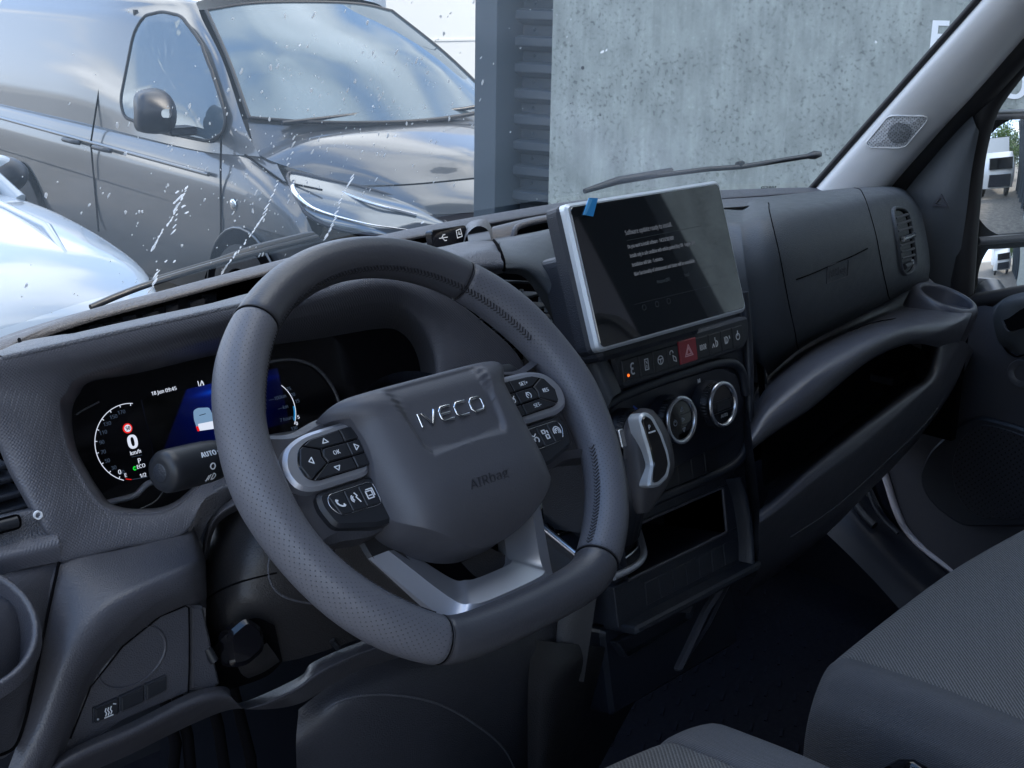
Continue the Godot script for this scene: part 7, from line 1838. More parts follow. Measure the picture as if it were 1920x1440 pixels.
	var nn := Vector3(0, 0.55, 0.83)
	nn = (nn - e * nn.dot(e)).normalized()
	var mf := Transform3D(-e, nn.cross(-e), nn, b + e * 0.029 + nn * 0.0148)
	text("AUTO", mf, Vector2(0.0, -0.003), 0.0042, M.white_print, s2, 0.0)
	put("off_mark", ring(circle(-0.004, 0.006, 0.0024, 16), circle(-0.004, 0.006, 0.0016, 16), -0.0015, 0.0002), M.white_print, s2, mf)


func instruments() -> void:
	var C: Transform3D = Transform3D(Vector3(1, 0, 0), Vector3(0, 0.9536, -0.3011), Vector3(0, 0.3011, 0.9536), Vector3(-0.4977, 1.5599, -0.265))
	var t := thing("instrument_display", "lit dark instrument screen behind the steering wheel", "instrument display", C.origin)
	put("lens", plate(rounded([Vector2(-0.1651, 0.0707), Vector2(-0.0628, 0.0898), Vector2(0.1666, 0.0935), Vector2(0.2957, 0.0732), Vector2(0.2802, -0.0697), Vector2(0.1225, -0.124), Vector2(-0.1396, -0.0705), Vector2(-0.1845, -0.01)], 0.01), -0.03, 0.0), M.cluster_glass, t, C)
	# computed picture: deep blue sweep on black
	var im := Image.create(256, 160, false, Image.FORMAT_RGB8)
	for y in 160:
		for x in 256:
			var u := x / 255.0
			var v := 1.0 - y / 159.0
			var edge := smoothstep(0.0, 0.02, u - 0.03 - 0.27 * v)
			var band := exp(-pow((v - 0.86 - 0.0 * u) / 0.05, 2)) * smoothstep(0.25, 0.6, u)
			var q := (edge * (0.16 + 1.2 * u * (0.35 + 0.5 * v)) + 0.7 * band) * (1.0 - 0.75 * smoothstep(0.55, 0.95, u))
			im.set_pixel(x, y, Color(0.01 * q, 0.20 * q * q, clampf(0.62 * q, 0, 1)))
	var a: Vector2 = Vector2(-0.0683, -0.0199)
	var b: Vector2 = Vector2(0.0839, 0.0358)
	var bl := glow("blue_display", Color.WHITE, 0.28)
	bl.emission_texture = ImageTexture.create_from_image(im)
	bl.emission_operator = BaseMaterial3D.EMISSION_OP_MULTIPLY
	bl.roughness = 0.12
	bl.uv1_scale = Vector3(1.0 / (b.x - a.x), -1.0 / (b.y - a.y), 1)
	bl.uv1_offset = Vector3(-a.x / (b.x - a.x), 1.0 + a.y / (b.y - a.y), 0)
	put("display_picture", plate([a, Vector2(b.x, a.y), b, Vector2(a.x, b.y)], -0.001, 0.0006), bl, t, C)
	var g := put("display_gauge", ink_geo([arc(Vector2(-0.0868, 0.0002), 0.0355, 75, 243, 30)], 0.0006, 0.0003, 0.0002), M.display_white, t, C)
	var tick := []
	var c0: Vector2 = Vector2(-0.0868, 0.0002)
	for k in 10:
		var r := deg_to_rad(78 + k * 17.5)
		tick.append([c0 + Vector2(cos(r), sin(r)) * 0.0355, c0 + Vector2(cos(r), sin(r)) * 0.0335])
		if k > 0:
			text(str(200 - k * 20 - 10), C, c0 + Vector2(cos(r + 0.02), sin(r + 0.02)) * 0.0290, 0.0026, M.display_dim, g, 0.0002)
	ink("gauge_ticks", tick, C, 0.0006, M.display_white, g, 0.0003, 0.0002)
	put("speed_limit_sign", plate(circle(Vector2(-0.0878, 0.0134).x, Vector2(-0.0878, 0.0134).y, 0.0046, 24), 0, 0.0006), M.display_red, t, C)
	put("speed_limit_face", plate(circle(Vector2(-0.0878, 0.0134).x, Vector2(-0.0878, 0.0134).y, 0.0033, 20), 0, 0.0009), M.display_white, t, C)
	text("50", C, Vector2(-0.0878, 0.0134), 0.0030, M.groove_black, t, 0.0009, 0.9, true)
	text("0", C, Vector2(-0.0863, 0.0001), 0.0125, M.display_white, t, 0.0004, 1.15, true)
	text("km/h", C, Vector2(-0.0855, -0.0096), 0.0026, M.display_white, t, 0.0004)
	ink("display_line", [[Vector2(-0.0901, -0.013), Vector2(-0.0799, -0.0135)]], C, 0.0004, M.display_dim, t)
	text("P", C, Vector2(-0.0838, -0.0181), 0.0046, M.display_white, t, 0.0004)
	text("ECO", C, Vector2(-0.0834, -0.0232), 0.0034, M.display_white, t, 0.0004)
	ink("display_leaf", [arc(Vector2(-0.0895, -0.0237), 0.0014, 60, 300, 8)], C, 0.001, M.display_green, t)
	text("0", C, Vector2(-0.1049, -0.0232), 0.0040, M.display_white, t, 0.0004)
	text("E", C, Vector2(-0.1001, -0.0275), 0.0022, M.display_white, t, 0.0004)
	text("1/2", C, Vector2(-0.0834, -0.0318), 0.0028, M.display_white, t, 0.0004)
	ink("display_fuel", [[Vector2(-0.1004, -0.0309), Vector2(-0.0955, -0.0327)]], C, 0.0007, M.display_red, t)
	ink("display_fuel", [[Vector2(-0.0945, -0.0329), Vector2(-0.0871, -0.0338), Vector2(-0.0796, -0.0343)]], C, 0.0005, M.display_dim, t)
	text("18 Jun 09:45", C, Vector2(-0.044, 0.0391), 0.0032, M.display_white, t, 0.0004)
	ink("display_lane_symbol", [[Vector2(-0.0068, 0.0407), Vector2(-0.0066, 0.0344)], [Vector2(-0.0049, 0.0366), Vector2(-0.0027, 0.0404), Vector2(-0.0015, 0.036), Vector2(-0.0043, 0.0344), Vector2(-0.0049, 0.0366)], [Vector2(-0.0019, 0.0392), Vector2(-0.0012, 0.0348)]], C, 0.0007, M.display_white, t)
	# little van drawn on the screen
	put("display_van", plate(rounded([Vector2(-0.0187, 0.0146), Vector2(-0.0136, 0.0161), Vector2(-0.0018, 0.014), Vector2(0.0023, -0.0005), Vector2(0.0007, -0.0065), Vector2(-0.0189, -0.0046), Vector2(-0.0201, 0.0066)], 0.002), 0.0, 0.0012), M.display_grey, t, C)
	put("display_van_rear", plate(rounded([Vector2(-0.0174, 0.0013), Vector2(0.0036, 0.0002), Vector2(0.0029, -0.0075), Vector2(-0.0173, -0.0054)], 0.0008), 0.0, 0.0016), M.display_white, t, C)
	put("display_tail_lamp", plate([Vector2(-0.0197, -0.0007), Vector2(-0.0179, -0.0006), Vector2(-0.0173, -0.0054), Vector2(-0.0191, -0.0055)], 0.0, 0.0018), M.display_red, t, C)
	ink("display_van_slot", [[Vector2(-0.0137, 0.0088), Vector2(-0.0072, 0.009)]], C, 0.0006, M.groove_black, t, 0.0003, 0.0012)
	# right-hand gauge
	var c1: Vector2 = Vector2(0.0621, -0.0059)
	ink("display_gauge", [arc(c1, 0.0325, -32, 100, 24)], C, 0.0006, M.display_white, t)
	ink("display_level", [arc(c1, 0.0310, -25, 0, 8)], C, 0.0014, M.display_cyan, t)
	text("5", C, Vector2(0.0956, -0.0173), 0.0034, M.display_white, t, 0.0004)
	text("0", C, Vector2(0.0921, -0.0231), 0.0034, M.display_white, t, 0.0004)
	text("130", C, Vector2(0.0878, -0.0271), 0.0022, M.display_dim, t, 0.0004)
	text("15", C, Vector2(0.0985, -0.0013), 0.0026, M.display_dim, t, 0.0004)
	text("20", C, Vector2(0.0951, 0.0061), 0.0026, M.display_dim, t, 0.0004)
	text("25", C, Vector2(0.0917, 0.0129), 0.0026, M.display_dim, t, 0.0004)
	text("----100km", C, Vector2(0.0764, 0.0068), 0.0022, M.display_dim, t, 0.0004)
	text("----km", C, Vector2(0.0801, -0.0039), 0.0022, M.display_dim, t, 0.0004)
	text("7 hours", C, Vector2(0.0815, -0.0158), 0.0022, M.display_dim, t, 0.0004)
	ink("display_fuel_symbol", [[Vector2(0.0537, -0.0014), Vector2(0.0575, -0.0017), Vector2(0.0567, -0.0069), Vector2(0.053, -0.0066), Vector2(0.0537, -0.0014)], [Vector2(0.0574, -0.0043), Vector2(0.0594, -0.0064)]], C, 0.0010, M.display_white, t)
	ink("display_engine_symbol", [[Vector2(0.055, -0.0136), Vector2(0.0584, -0.0127), Vector2(0.0618, -0.0146), Vector2(0.0617, -0.0173), Vector2(0.0559, -0.0176), Vector2(0.0545, -0.0156), Vector2(0.055, -0.0136)]], C, 0.0009, M.display_white, t)
	# silver trims on the lens
	put("silver_trim", tube(curve(on(C, [Vector2(-0.1311, -0.0464), Vector2(-0.113, -0.0474), Vector2(-0.096, -0.0475), Vector2(-0.0898, -0.0447), Vector2(-0.0818, -0.0408), Vector2(-0.0723, -0.0402), Vector2(-0.0514, -0.0421)], 0.001), 30), 0.0030, 8), M.satin_silver, t)
	put("silver_arc", tube(curve(on(C, [Vector2(0.0417, 0.0441), Vector2(0.0878, 0.0433), Vector2(0.1109, 0.0383), Vector2(0.1295, 0.0269), Vector2(0.1419, 0.0086), Vector2(0.1482, -0.012), Vector2(0.1468, -0.0333)], 0.001), 30), 0.0022, 8), M.dark_chrome, t)
	put("silver_tick", tube(on(C, [Vector2(-0.1328, 0.0364), Vector2(-0.1272, 0.0386), Vector2(-0.1091, 0.0429)], 0.001), 0.0011, 6), M.dark_chrome, t)
	put("lens_edge", tube(curve(on(C, [Vector2(-0.095, -0.0609), Vector2(-0.0778, -0.058), Vector2(-0.0644, -0.0489)], 0.001), 12), 0.0008, 6), M.dark_chrome, t)


func touch_screen() -> void:
	var S: Transform3D = Transform3D(Vector3(1, 0, 0), Vector3(0, 0.9428, -0.3333), Vector3(0, 0.3333, 0.9428), Vector3(-0.0473, 1.6829, -0.0815))
	var t := thing("touch_screen", "upright touch screen in a silver frame with a strip of blue film", "screen", S * Vector3(0, -0.078, 0))
	put("back_shell", plate(rrect(-0.002, -0.001, 0.267, 0.155, 0.010), -0.024, -0.006, 0.004), M.dark_plastic, t, S)
	put("mount", box(Vector3(-0.09, -0.09, -0.09), Vector3(0.09, 0.03, -0.035), 0.01), M.dark_plastic, t, S)
	put("frame", plate(rrect(0, 0, 0.2645, 0.1535, 0.009, 6), -0.010, 0.002, 0.0030), M.frame_silver, t, S)
	put("glass", plate(rrect(0.0008, 0.0, 0.2552, 0.1450, 0.007, 6), 0.0, 0.0026, 0.0005), M.screen_glass, t, S)
	put("film_tab", plate([Vector2(-0.0961, 0.079), Vector2(-0.0825, 0.0771), Vector2(-0.096, 0.0595), Vector2(-0.1106, 0.0629)], 0.0028, 0.0034), M.blue_film, t, S)
	put("film_fold", plate([Vector2(-0.0965, 0.078), Vector2(-0.092, 0.0764), Vector2(-0.1066, 0.0624), Vector2(-0.1106, 0.0629)], 0.0034, 0.0038), M.blue_film_pale, t, S)
	var L := 0.0029
	text("Software update ready to install.", S, Vector2(-0.0523, 0.0369), 0.0049, M.display_text, t, L, 0.80, false, "display_text", HORIZONTAL_ALIGNMENT_LEFT)
	text("Do you want to install software - 14C032502300?", S, Vector2(-0.053, 0.0222), 0.0039, M.display_text, t, L, 0.66, false, "display_text", HORIZONTAL_ALIGNMENT_LEFT)
	text("Installs only in safe condition with vehicle parked (Key ON - Engine OFF)", S, Vector2(-0.0528, 0.0124), 0.0039, M.display_text, t, L, 0.645, false, "display_text", HORIZONTAL_ALIGNMENT_LEFT)
	text("Installation will take - 5 minutes.", S, Vector2(-0.0526, 0.0027), 0.0039, M.display_text, t, L, 0.66, false, "display_text", HORIZONTAL_ALIGNMENT_LEFT)
	text("Main functionality of infotainment and cluster will be unavailable.", S, Vector2(-0.0524, -0.0071), 0.0039, M.display_text, t, L, 0.66, false, "display_text", HORIZONTAL_ALIGNMENT_LEFT)
	text("Postpone (OFF)", S, Vector2(-0.0073, -0.0207), 0.0036, M.display_faint, t, L, 0.66, false, "display_text")
	text("Install", S, Vector2(0.0346, -0.0203), 0.0036, M.display_faint, t, L, 0.66, false, "display_text")
	ink("display_rule", [[Vector2(-0.0516, 0.0288), Vector2(0.08, 0.0292)]], S, 0.0004, M.display_faint, t, 0.0002, L)
	ink("display_rule", [[Vector2(-0.0631, -0.038), Vector2(0.0888, -0.0387)]], S, 0.0003, M.display_faint, t, 0.0002, L)
	for q in [Vector2(-0.048, -0.0434), Vector2(-0.0263, -0.0434), Vector2(-0.0059, -0.0432)]:
		ink("display_symbol", [arc(q, 0.003, 0, 360, 10)], S, 0.0004, M.display_faint, t, 0.0002, L)


func console() -> void:
	var C: Transform3D = Transform3D(Vector3(1, 0, 0), Vector3(0, 0.3011, -0.9536), Vector3(0, 0.9536, 0.3011), Vector3(-0.1082, 1.36, -0.1533))
	var t := thing("gear_console", "black gear console with silver edging and a mode switch", "console", C * Vector3(0, 0, -0.2))
	var top := [Vector2(0.0321, 0.1), Vector2(0.0651, 0.1091), Vector2(0.1013, 0.0405), Vector2(0.1186, -0.0074), Vector2(0.0917, -0.0462), Vector2(0.0591, -0.074), Vector2(0.0056, -0.0844), Vector2(-0.0237, -0.0482), Vector2(-0.0223, 0.0334)]
	put("top_plate", plate(rounded(top, 0.008), -0.03, 0.0, 0.002), M.dark_plastic, t, C)
	put("side_panel", loft([on(C, [Vector2(-0.0151, 0.0524), Vector2(-0.0211, 0.0328), Vector2(-0.0209, -0.0113), Vector2(-0.0225, -0.0488), Vector2(-0.009, -0.0684)], -0.006), on(C, [Vector2(-0.0398, 0.0365), Vector2(-0.0447, 0.0181), Vector2(-0.0455, -0.0263), Vector2(-0.0493, -0.0596), Vector2(-0.0284, -0.086)], -0.03), on(C, [Vector2(-0.0871, 0.0014), Vector2(-0.096, -0.0249), Vector2(-0.0947, -0.0656), Vector2(-0.0896, -0.0976), Vector2(-0.0607, -0.1231)], -0.10)], 16, 8, true), M.brown_black_plastic, t)
	put("body", plate(rounded(inset(ccw(top), 0.004), 0.008), -0.28, -0.028), M.black_plastic, t, C)
	put("left_trim", tube(curve(on(C, [Vector2(-0.0182, 0.0448), Vector2(-0.0199, 0.0322), Vector2(-0.0206, -0.0092), Vector2(-0.0203, -0.0468), Vector2(-0.0163, -0.0583)], 0.003), 20), 0.0042, 8), M.soft_chrome, t)
	put("rear_trim", tube(curve(on(C, [Vector2(0.0521, 0.1202), Vector2(0.0647, 0.1068), Vector2(0.0777, 0.0835), Vector2(0.0963, 0.0405), Vector2(0.1054, 0.0169)], 0.003), 20), 0.0030, 8), M.dark_chrome, t)
	put("corner_trim", tube(curve(on(C, [Vector2(0.1086, -0.0107), Vector2(0.0947, -0.0306), Vector2(0.0762, -0.0552), Vector2(0.0585, -0.0737), Vector2(0.0371, -0.082), Vector2(0.0127, -0.084), Vector2(-0.0076, -0.0837)], 0.0), 24), 0.0042, 10), M.satin_silver, t)
	put("corner_lining", tube(curve(on(C, [Vector2(0.0877, -0.0271), Vector2(0.0762, -0.044), Vector2(0.0671, -0.0561), Vector2(0.0503, -0.0629), Vector2(0.0252, -0.0672)], -0.001), 16), 0.003, 8), M.soft_chrome, t)
	# mode switch
	var well := [Vector2(0.0042, 0.0544), Vector2(0.0262, 0.067), Vector2(0.0362, 0.0528), Vector2(0.0301, 0.0359), Vector2(0.0152, 0.0012), Vector2(0.01, -0.0028), Vector2(-0.0105, -0.0013), Vector2(-0.0106, 0.0164)]
	var ms := put("switch_well", plate(rounded(well, 0.004), 0.0, 0.0014, 0.0006), M.gloss_black, t, C)
	text("MODE", C, Vector2(0.0221, 0.0619), 0.0058, M.white_print, ms, 0.0016, 0.9)
	ink("mode_line", [[Vector2(0.0092, 0.0566), Vector2(0.0293, 0.0561)]], C, 0.0013, M.grey_print, ms, 0.0004, 0.0014)
	var ro: Vector3 = C * Vector3(Vector2(0.0077, 0.0252).x, Vector2(0.0077, 0.0252).y, 0.004)
	put("rocker", box(Vector3(-0.012, -0.016, -0.006), Vector3(0.012, 0.016, 0.004), 0.003), M.gloss_black, ms, Transform3D(C.basis * Basis(Vector3.RIGHT, 0.25), ro))
	put("rocker_bar", tube(on(C, [Vector2(0.009, 0.0337), Vector2(0.0199, 0.0352), Vector2(0.031, 0.0332)], 0.010), 0.0032, 8), M.chrome, ms)
	put("well_edge", tube(on(C, [Vector2(-0.0095, 0.0015), Vector2(0.0117, -0.0003), Vector2(0.0159, 0.0054)], 0.002), 0.0009, 5), M.chrome, ms)
	put("well_edge", tube(on(C, [Vector2(0.0325, 0.051), Vector2(0.0285, 0.0344)], 0.002), 0.0009, 5), M.chrome, ms)
	# folded gaiter round the lever
	var gt := []
	for k in 5:
		var r := 0.050 - k * 0.0075
		var row := []
		for q in 14:
			var a := TAU * q / 14
			row.append(C * Vector3(Vector2(0.0423, -0.0044).x + cos(a) * r * 0.75 + k * 0.004, Vector2(0.0423, -0.0044).y + sin(a) * r, -0.004 + k * 0.012 + (0.003 if q % 2 == 0 else -0.002)))
		gt.append(row)
	put("gaiter", loft(gt, 56, 16, true, true), M.dark_plastic, t)
	# selector
	var s := thing("gear_selector", "leather gear selector with a glossy black face in a chrome frame", "gear selector", C * Vector3(Vector2(0.0548, -0.0107).x, Vector2(0.0548, -0.0107).y, 0.03))
	var K: Transform3D = Transform3D(Vector3(1, 0, 0), Vector3(0, 0.9355, -0.332), Vector3(-0.1207, 0.332, 0.9355), Vector3(-0.1164, 1.4955, -0.0243))
	put("neck", tube([C * Vector3(Vector2(0.0423, -0.0044).x + 0.01, Vector2(0.0423, -0.0044).y, 0.03), K * Vector3(-0.034, -0.075, -0.040), K * Vector3(-0.018, -0.035, -0.034), K * Vector3(-0.012, 0.0, -0.03)], [0.016, 0.017, 0.021, 0.020], 16), M.dark_plastic, s)
	var sec := []
	for q in [[Vector2(0.0117, 0.048), Vector2(0.029, 0.0417), 0.006], [Vector2(-0.007, 0.0431), Vector2(0.0382, 0.0242), 0.015], [Vector2(-0.0197, 0.0271), Vector2(0.0435, -0.0008), 0.019], [Vector2(-0.0266, 0.0017), Vector2(0.0391, -0.0258), 0.020], [Vector2(-0.0308, -0.0249), Vector2(0.0237, -0.0384), 0.019], [Vector2(-0.0316, -0.0431), Vector2(0.0057, -0.05), 0.014], [Vector2(-0.0298, -0.0575), Vector2(-0.0118, -0.0603), 0.008]]:
		var row := []
		var c: Vector2 = (q[0] + q[1]) / 2.0
		var h: Vector2 = (q[1] - q[0]) / 2.0
		for j in 16:
			var a := TAU * j / 16
			row.append(K * Vector3(c.x + cos(a) * h.x, c.y + cos(a) * h.y, -0.018 + sin(a) * q[2]))
		sec.append(row)
	put("leather_grip", loft(sec, 48, 24, false, true), M.perforated_grip, s)
	var fo := [Vector2(-0.0182, 0.0428), Vector2(-0.0108, 0.0467), Vector2(-0.0021, 0.0447), Vector2(0.0053, 0.0384), Vector2(0.0133, 0.0181), Vector2(0.0166, -0.0024), Vector2(0.0152, -0.017), Vector2(0.0068, -0.0287), Vector2(-0.009, -0.0337), Vector2(-0.0212, -0.0327), Vector2(-0.028, -0.0297), Vector2(-0.0251, -0.0225), Vector2(-0.0155, -0.0091), Vector2(-0.0155, 0.0063), Vector2(-0.0178, 0.0239)]
	put("chrome_frame", plate(rounded(fo, 0.004), -0.012, 0.007, 0.0025), M.frame_silver, s, K)
	put("face", plate(rounded([Vector2(-0.0166, 0.0399), Vector2(-0.0095, 0.0428), Vector2(-0.0018, 0.0376), Vector2(0.0063, 0.0179), Vector2(0.0097, -0.0019), Vector2(0.0091, -0.0144), Vector2(0.0013, -0.0239), Vector2(-0.0126, -0.0282), Vector2(-0.0216, -0.027), Vector2(-0.0132, -0.0098), Vector2(-0.0127, 0.0071), Vector2(-0.015, 0.0248)], 0.003), 0.004, 0.0085, 0.001), M.gloss_black, s, K)
	text("P", K, Vector2(-0.0085, 0.03), 0.0048, M.white_print, s, 0.0087)
	ink("select_line", [[Vector2(-0.011, 0.0244), Vector2(-0.0009, 0.0242)]], K, 0.0016, M.white_print, s, 0.0004, 0.0086)
	put("unlock_button", box(Vector3(-0.004, -0.010, -0.003), Vector3(0.004, 0.010, 0.003), 0.002), M.soft_chrome, s, K * Transform3D(Basis(), Vector3(-0.0385, 0.026, -0.008)))


func seat(called: String, label: String, x0: float, x1: float, z0: float, top: float, cuts: Array, insert_from: float) -> Node3D:
	var t := thing(called, label, "seat", Vector3((x0 + x1) / 2, 0.86, z0 + 0.25), "front seats")
	# sections across the seat from its nose back: offset in z, drop of the top, shrink of the width
	var nose := [[0.035, 0.30, 0.02], [0.012, 0.20, 0.008], [0.0, 0.10, 0.0], [0.008, 0.038, 0.0], [0.027, 0.009, 0.0], [0.065, 0.0, 0.0], [0.20, -0.006, 0.0], [0.50, 0.004, 0.0]]
	var left := []
	var mid := []
	var right := []
	for q in nose:
		var z: float = z0 + q[0]
		var y: float = top - q[1]
		var a: float = x0 + q[2]
		var b: float = x1 - q[2]
		var w := insert_from
		var round_z := 0.03 * exp(-q[0] / 0.02)
		left.append([Vector3(a + 0.015, 0.93, z + 0.05), Vector3(a + 0.002, minf(y - 0.10, 1.12), z + round_z + 0.03), Vector3(a, y - 0.055, z + round_z), Vector3(a + 0.012, y - 0.022, z + round_z * 0.7), Vector3(a + w * 0.45, y + 0.004, z + 0.012), Vector3(a + w * 0.85, y + 0.003, z + 0.002), Vector3(a + w, y - 0.006, z)])
		mid.append([Vector3(a + w, y - 0.006, z), Vector3(a + w + 0.012, y + 0.001, z - 0.001), Vector3(lerpf(a, b, 0.4), y + 0.008, z - 0.008), Vector3(lerpf(a, b, 0.6), y + 0.008, z - 0.008), Vector3(b - w - 0.012, y + 0.001, z - 0.001), Vector3(b - w, y - 0.006, z)])
		right.append([Vector3(b - w, y - 0.006, z), Vector3(b - w * 0.85, y + 0.003, z + 0.002), Vector3(b - w * 0.45, y + 0.004, z + 0.012), Vector3(b - 0.012, y - 0.022, z + round_z * 0.7), Vector3(b, y - 0.055, z + round_z), Vector3(b - 0.002, minf(y - 0.10, 1.12), z + round_z + 0.03), Vector3(b - 0.015, 0.93, z + 0.05)])
	put("bolster", loft(left, 30, 40), M.bolster_cloth, t)
	var P := loft_rows(mid, 30, 48)
	var g := Geo.new()
	g.grid(P)
	put("seat_insert", g, M.seat_cloth, t)
	put("bolster", loft(right, 30, 40), M.bolster_cloth, t)
	for s in [0, 1]:
		var line := []
		for q in nose:
			var a: float = x0 + q[2] + insert_from if s == 0 else x1 - q[2] - insert_from
			line.append(Vector3(a, top - q[1] - 0.004, z0 + q[0]))
		var c := curve(line, 200)
		put("seam_groove", tube(shifted(c, Vector3(0.0022 if s == 0 else -0.0022, -0.0012, 0)), 0.0022, 5), M.groove_black, t)
		var st := Geo.new()
		for k in range(0, 199, 2):
			st.add(tube([c[k] + Vector3(-0.0012, 0.0005, 0), c[k + 1] + Vector3(0.0012, 0.0005, 0)], 0.0008, 4))
		var sm := put("seam_stitches", st, M.thread_grey, t)
		sm.set_meta("kind", "stuff")
	for z in cuts:
		var path := []
		for k in 15:
			var f := srf(P, k / 14.0, 0.0)
			path.append(Vector3(lerpf(x0 + insert_from + 0.004, x1 - insert_from - 0.004, k / 14.0), top + 0.004 + 0.003 * sin(PI * k / 14.0), z + 0.01 * sin(PI * k / 14.0)))
		put("cross_seam", tube(path, 0.0022, 6), M.groove_black, t)
	# backrest and head restraint
	var bz := z0 + 0.52
	put("backrest", loft([[Vector3(x0 + 0.02, top - 0.05, bz - 0.05), Vector3(x0 + 0.08, top - 0.05, bz - 0.09), Vector3(lerpf(x0, x1, 0.5), top - 0.05, bz - 0.07), Vector3(x1 - 0.08, top - 0.05, bz - 0.09), Vector3(x1 - 0.02, top - 0.05, bz - 0.05)],
		[Vector3(x0 + 0.01, top + 0.3, bz + 0.02), Vector3(x0 + 0.08, top + 0.3, bz - 0.03), Vector3(lerpf(x0, x1, 0.5), top + 0.3, bz), Vector3(x1 - 0.08, top + 0.3, bz - 0.03), Vector3(x1 - 0.01, top + 0.3, bz + 0.02)],
		[Vector3(x0 + 0.05, top + 0.6, bz + 0.10), Vector3(x0 + 0.10, top + 0.6, bz + 0.05), Vector3(lerpf(x0, x1, 0.5), top + 0.62, bz + 0.07), Vector3(x1 - 0.10, top + 0.6, bz + 0.05), Vector3(x1 - 0.05, top + 0.6, bz + 0.10)],
		[Vector3(x0 + 0.06, top + 0.6, bz + 0.17), Vector3(x0 + 0.10, top + 0.61, bz + 0.17), Vector3(lerpf(x0, x1, 0.5), top + 0.63, bz + 0.17), Vector3(x1 - 0.10, top + 0.61, bz + 0.17), Vector3(x1 - 0.06, top + 0.6, bz + 0.17)]], 20, 20), M.seat_cloth, t)
	put("seat_base", box(Vector3(x0 + 0.04, 0.85, z0 + 0.09), Vector3(x1 - 0.04, 0.96, z0 + 0.50), 0.02), M.black_plastic, t)
	return t

func seats() -> void:
	seat("driver_seat", "dark grey cloth driver's seat nearest the camera, only its front corner in view", -0.70, -0.203, 0.108, 1.306, [0.30], 0.085)
	var p := seat("passenger_bench", "dark grey cloth passenger seat with ribbed side cushion and stitched seams", -0.014, 0.72, 0.100, 1.258, [0.285], 0.064)
	var q := seat("passenger_seat_side", "narrow dark grey cloth side cushion between the passenger seat and its door", 0.725, 0.90, 0.16, 1.275, [], 0.05)
	q.set_meta("category", "seat cushion")
	put("buckle", tube([Vector3(-0.0452, 1.2, 0.2434), Vector3(-0.0269, 1.2, 0.2455), Vector3(-0.0182, 1.2, 0.2541), Vector3(-0.0216, 1.2, 0.2665)], 0.009, 10), M.gloss_black, p)


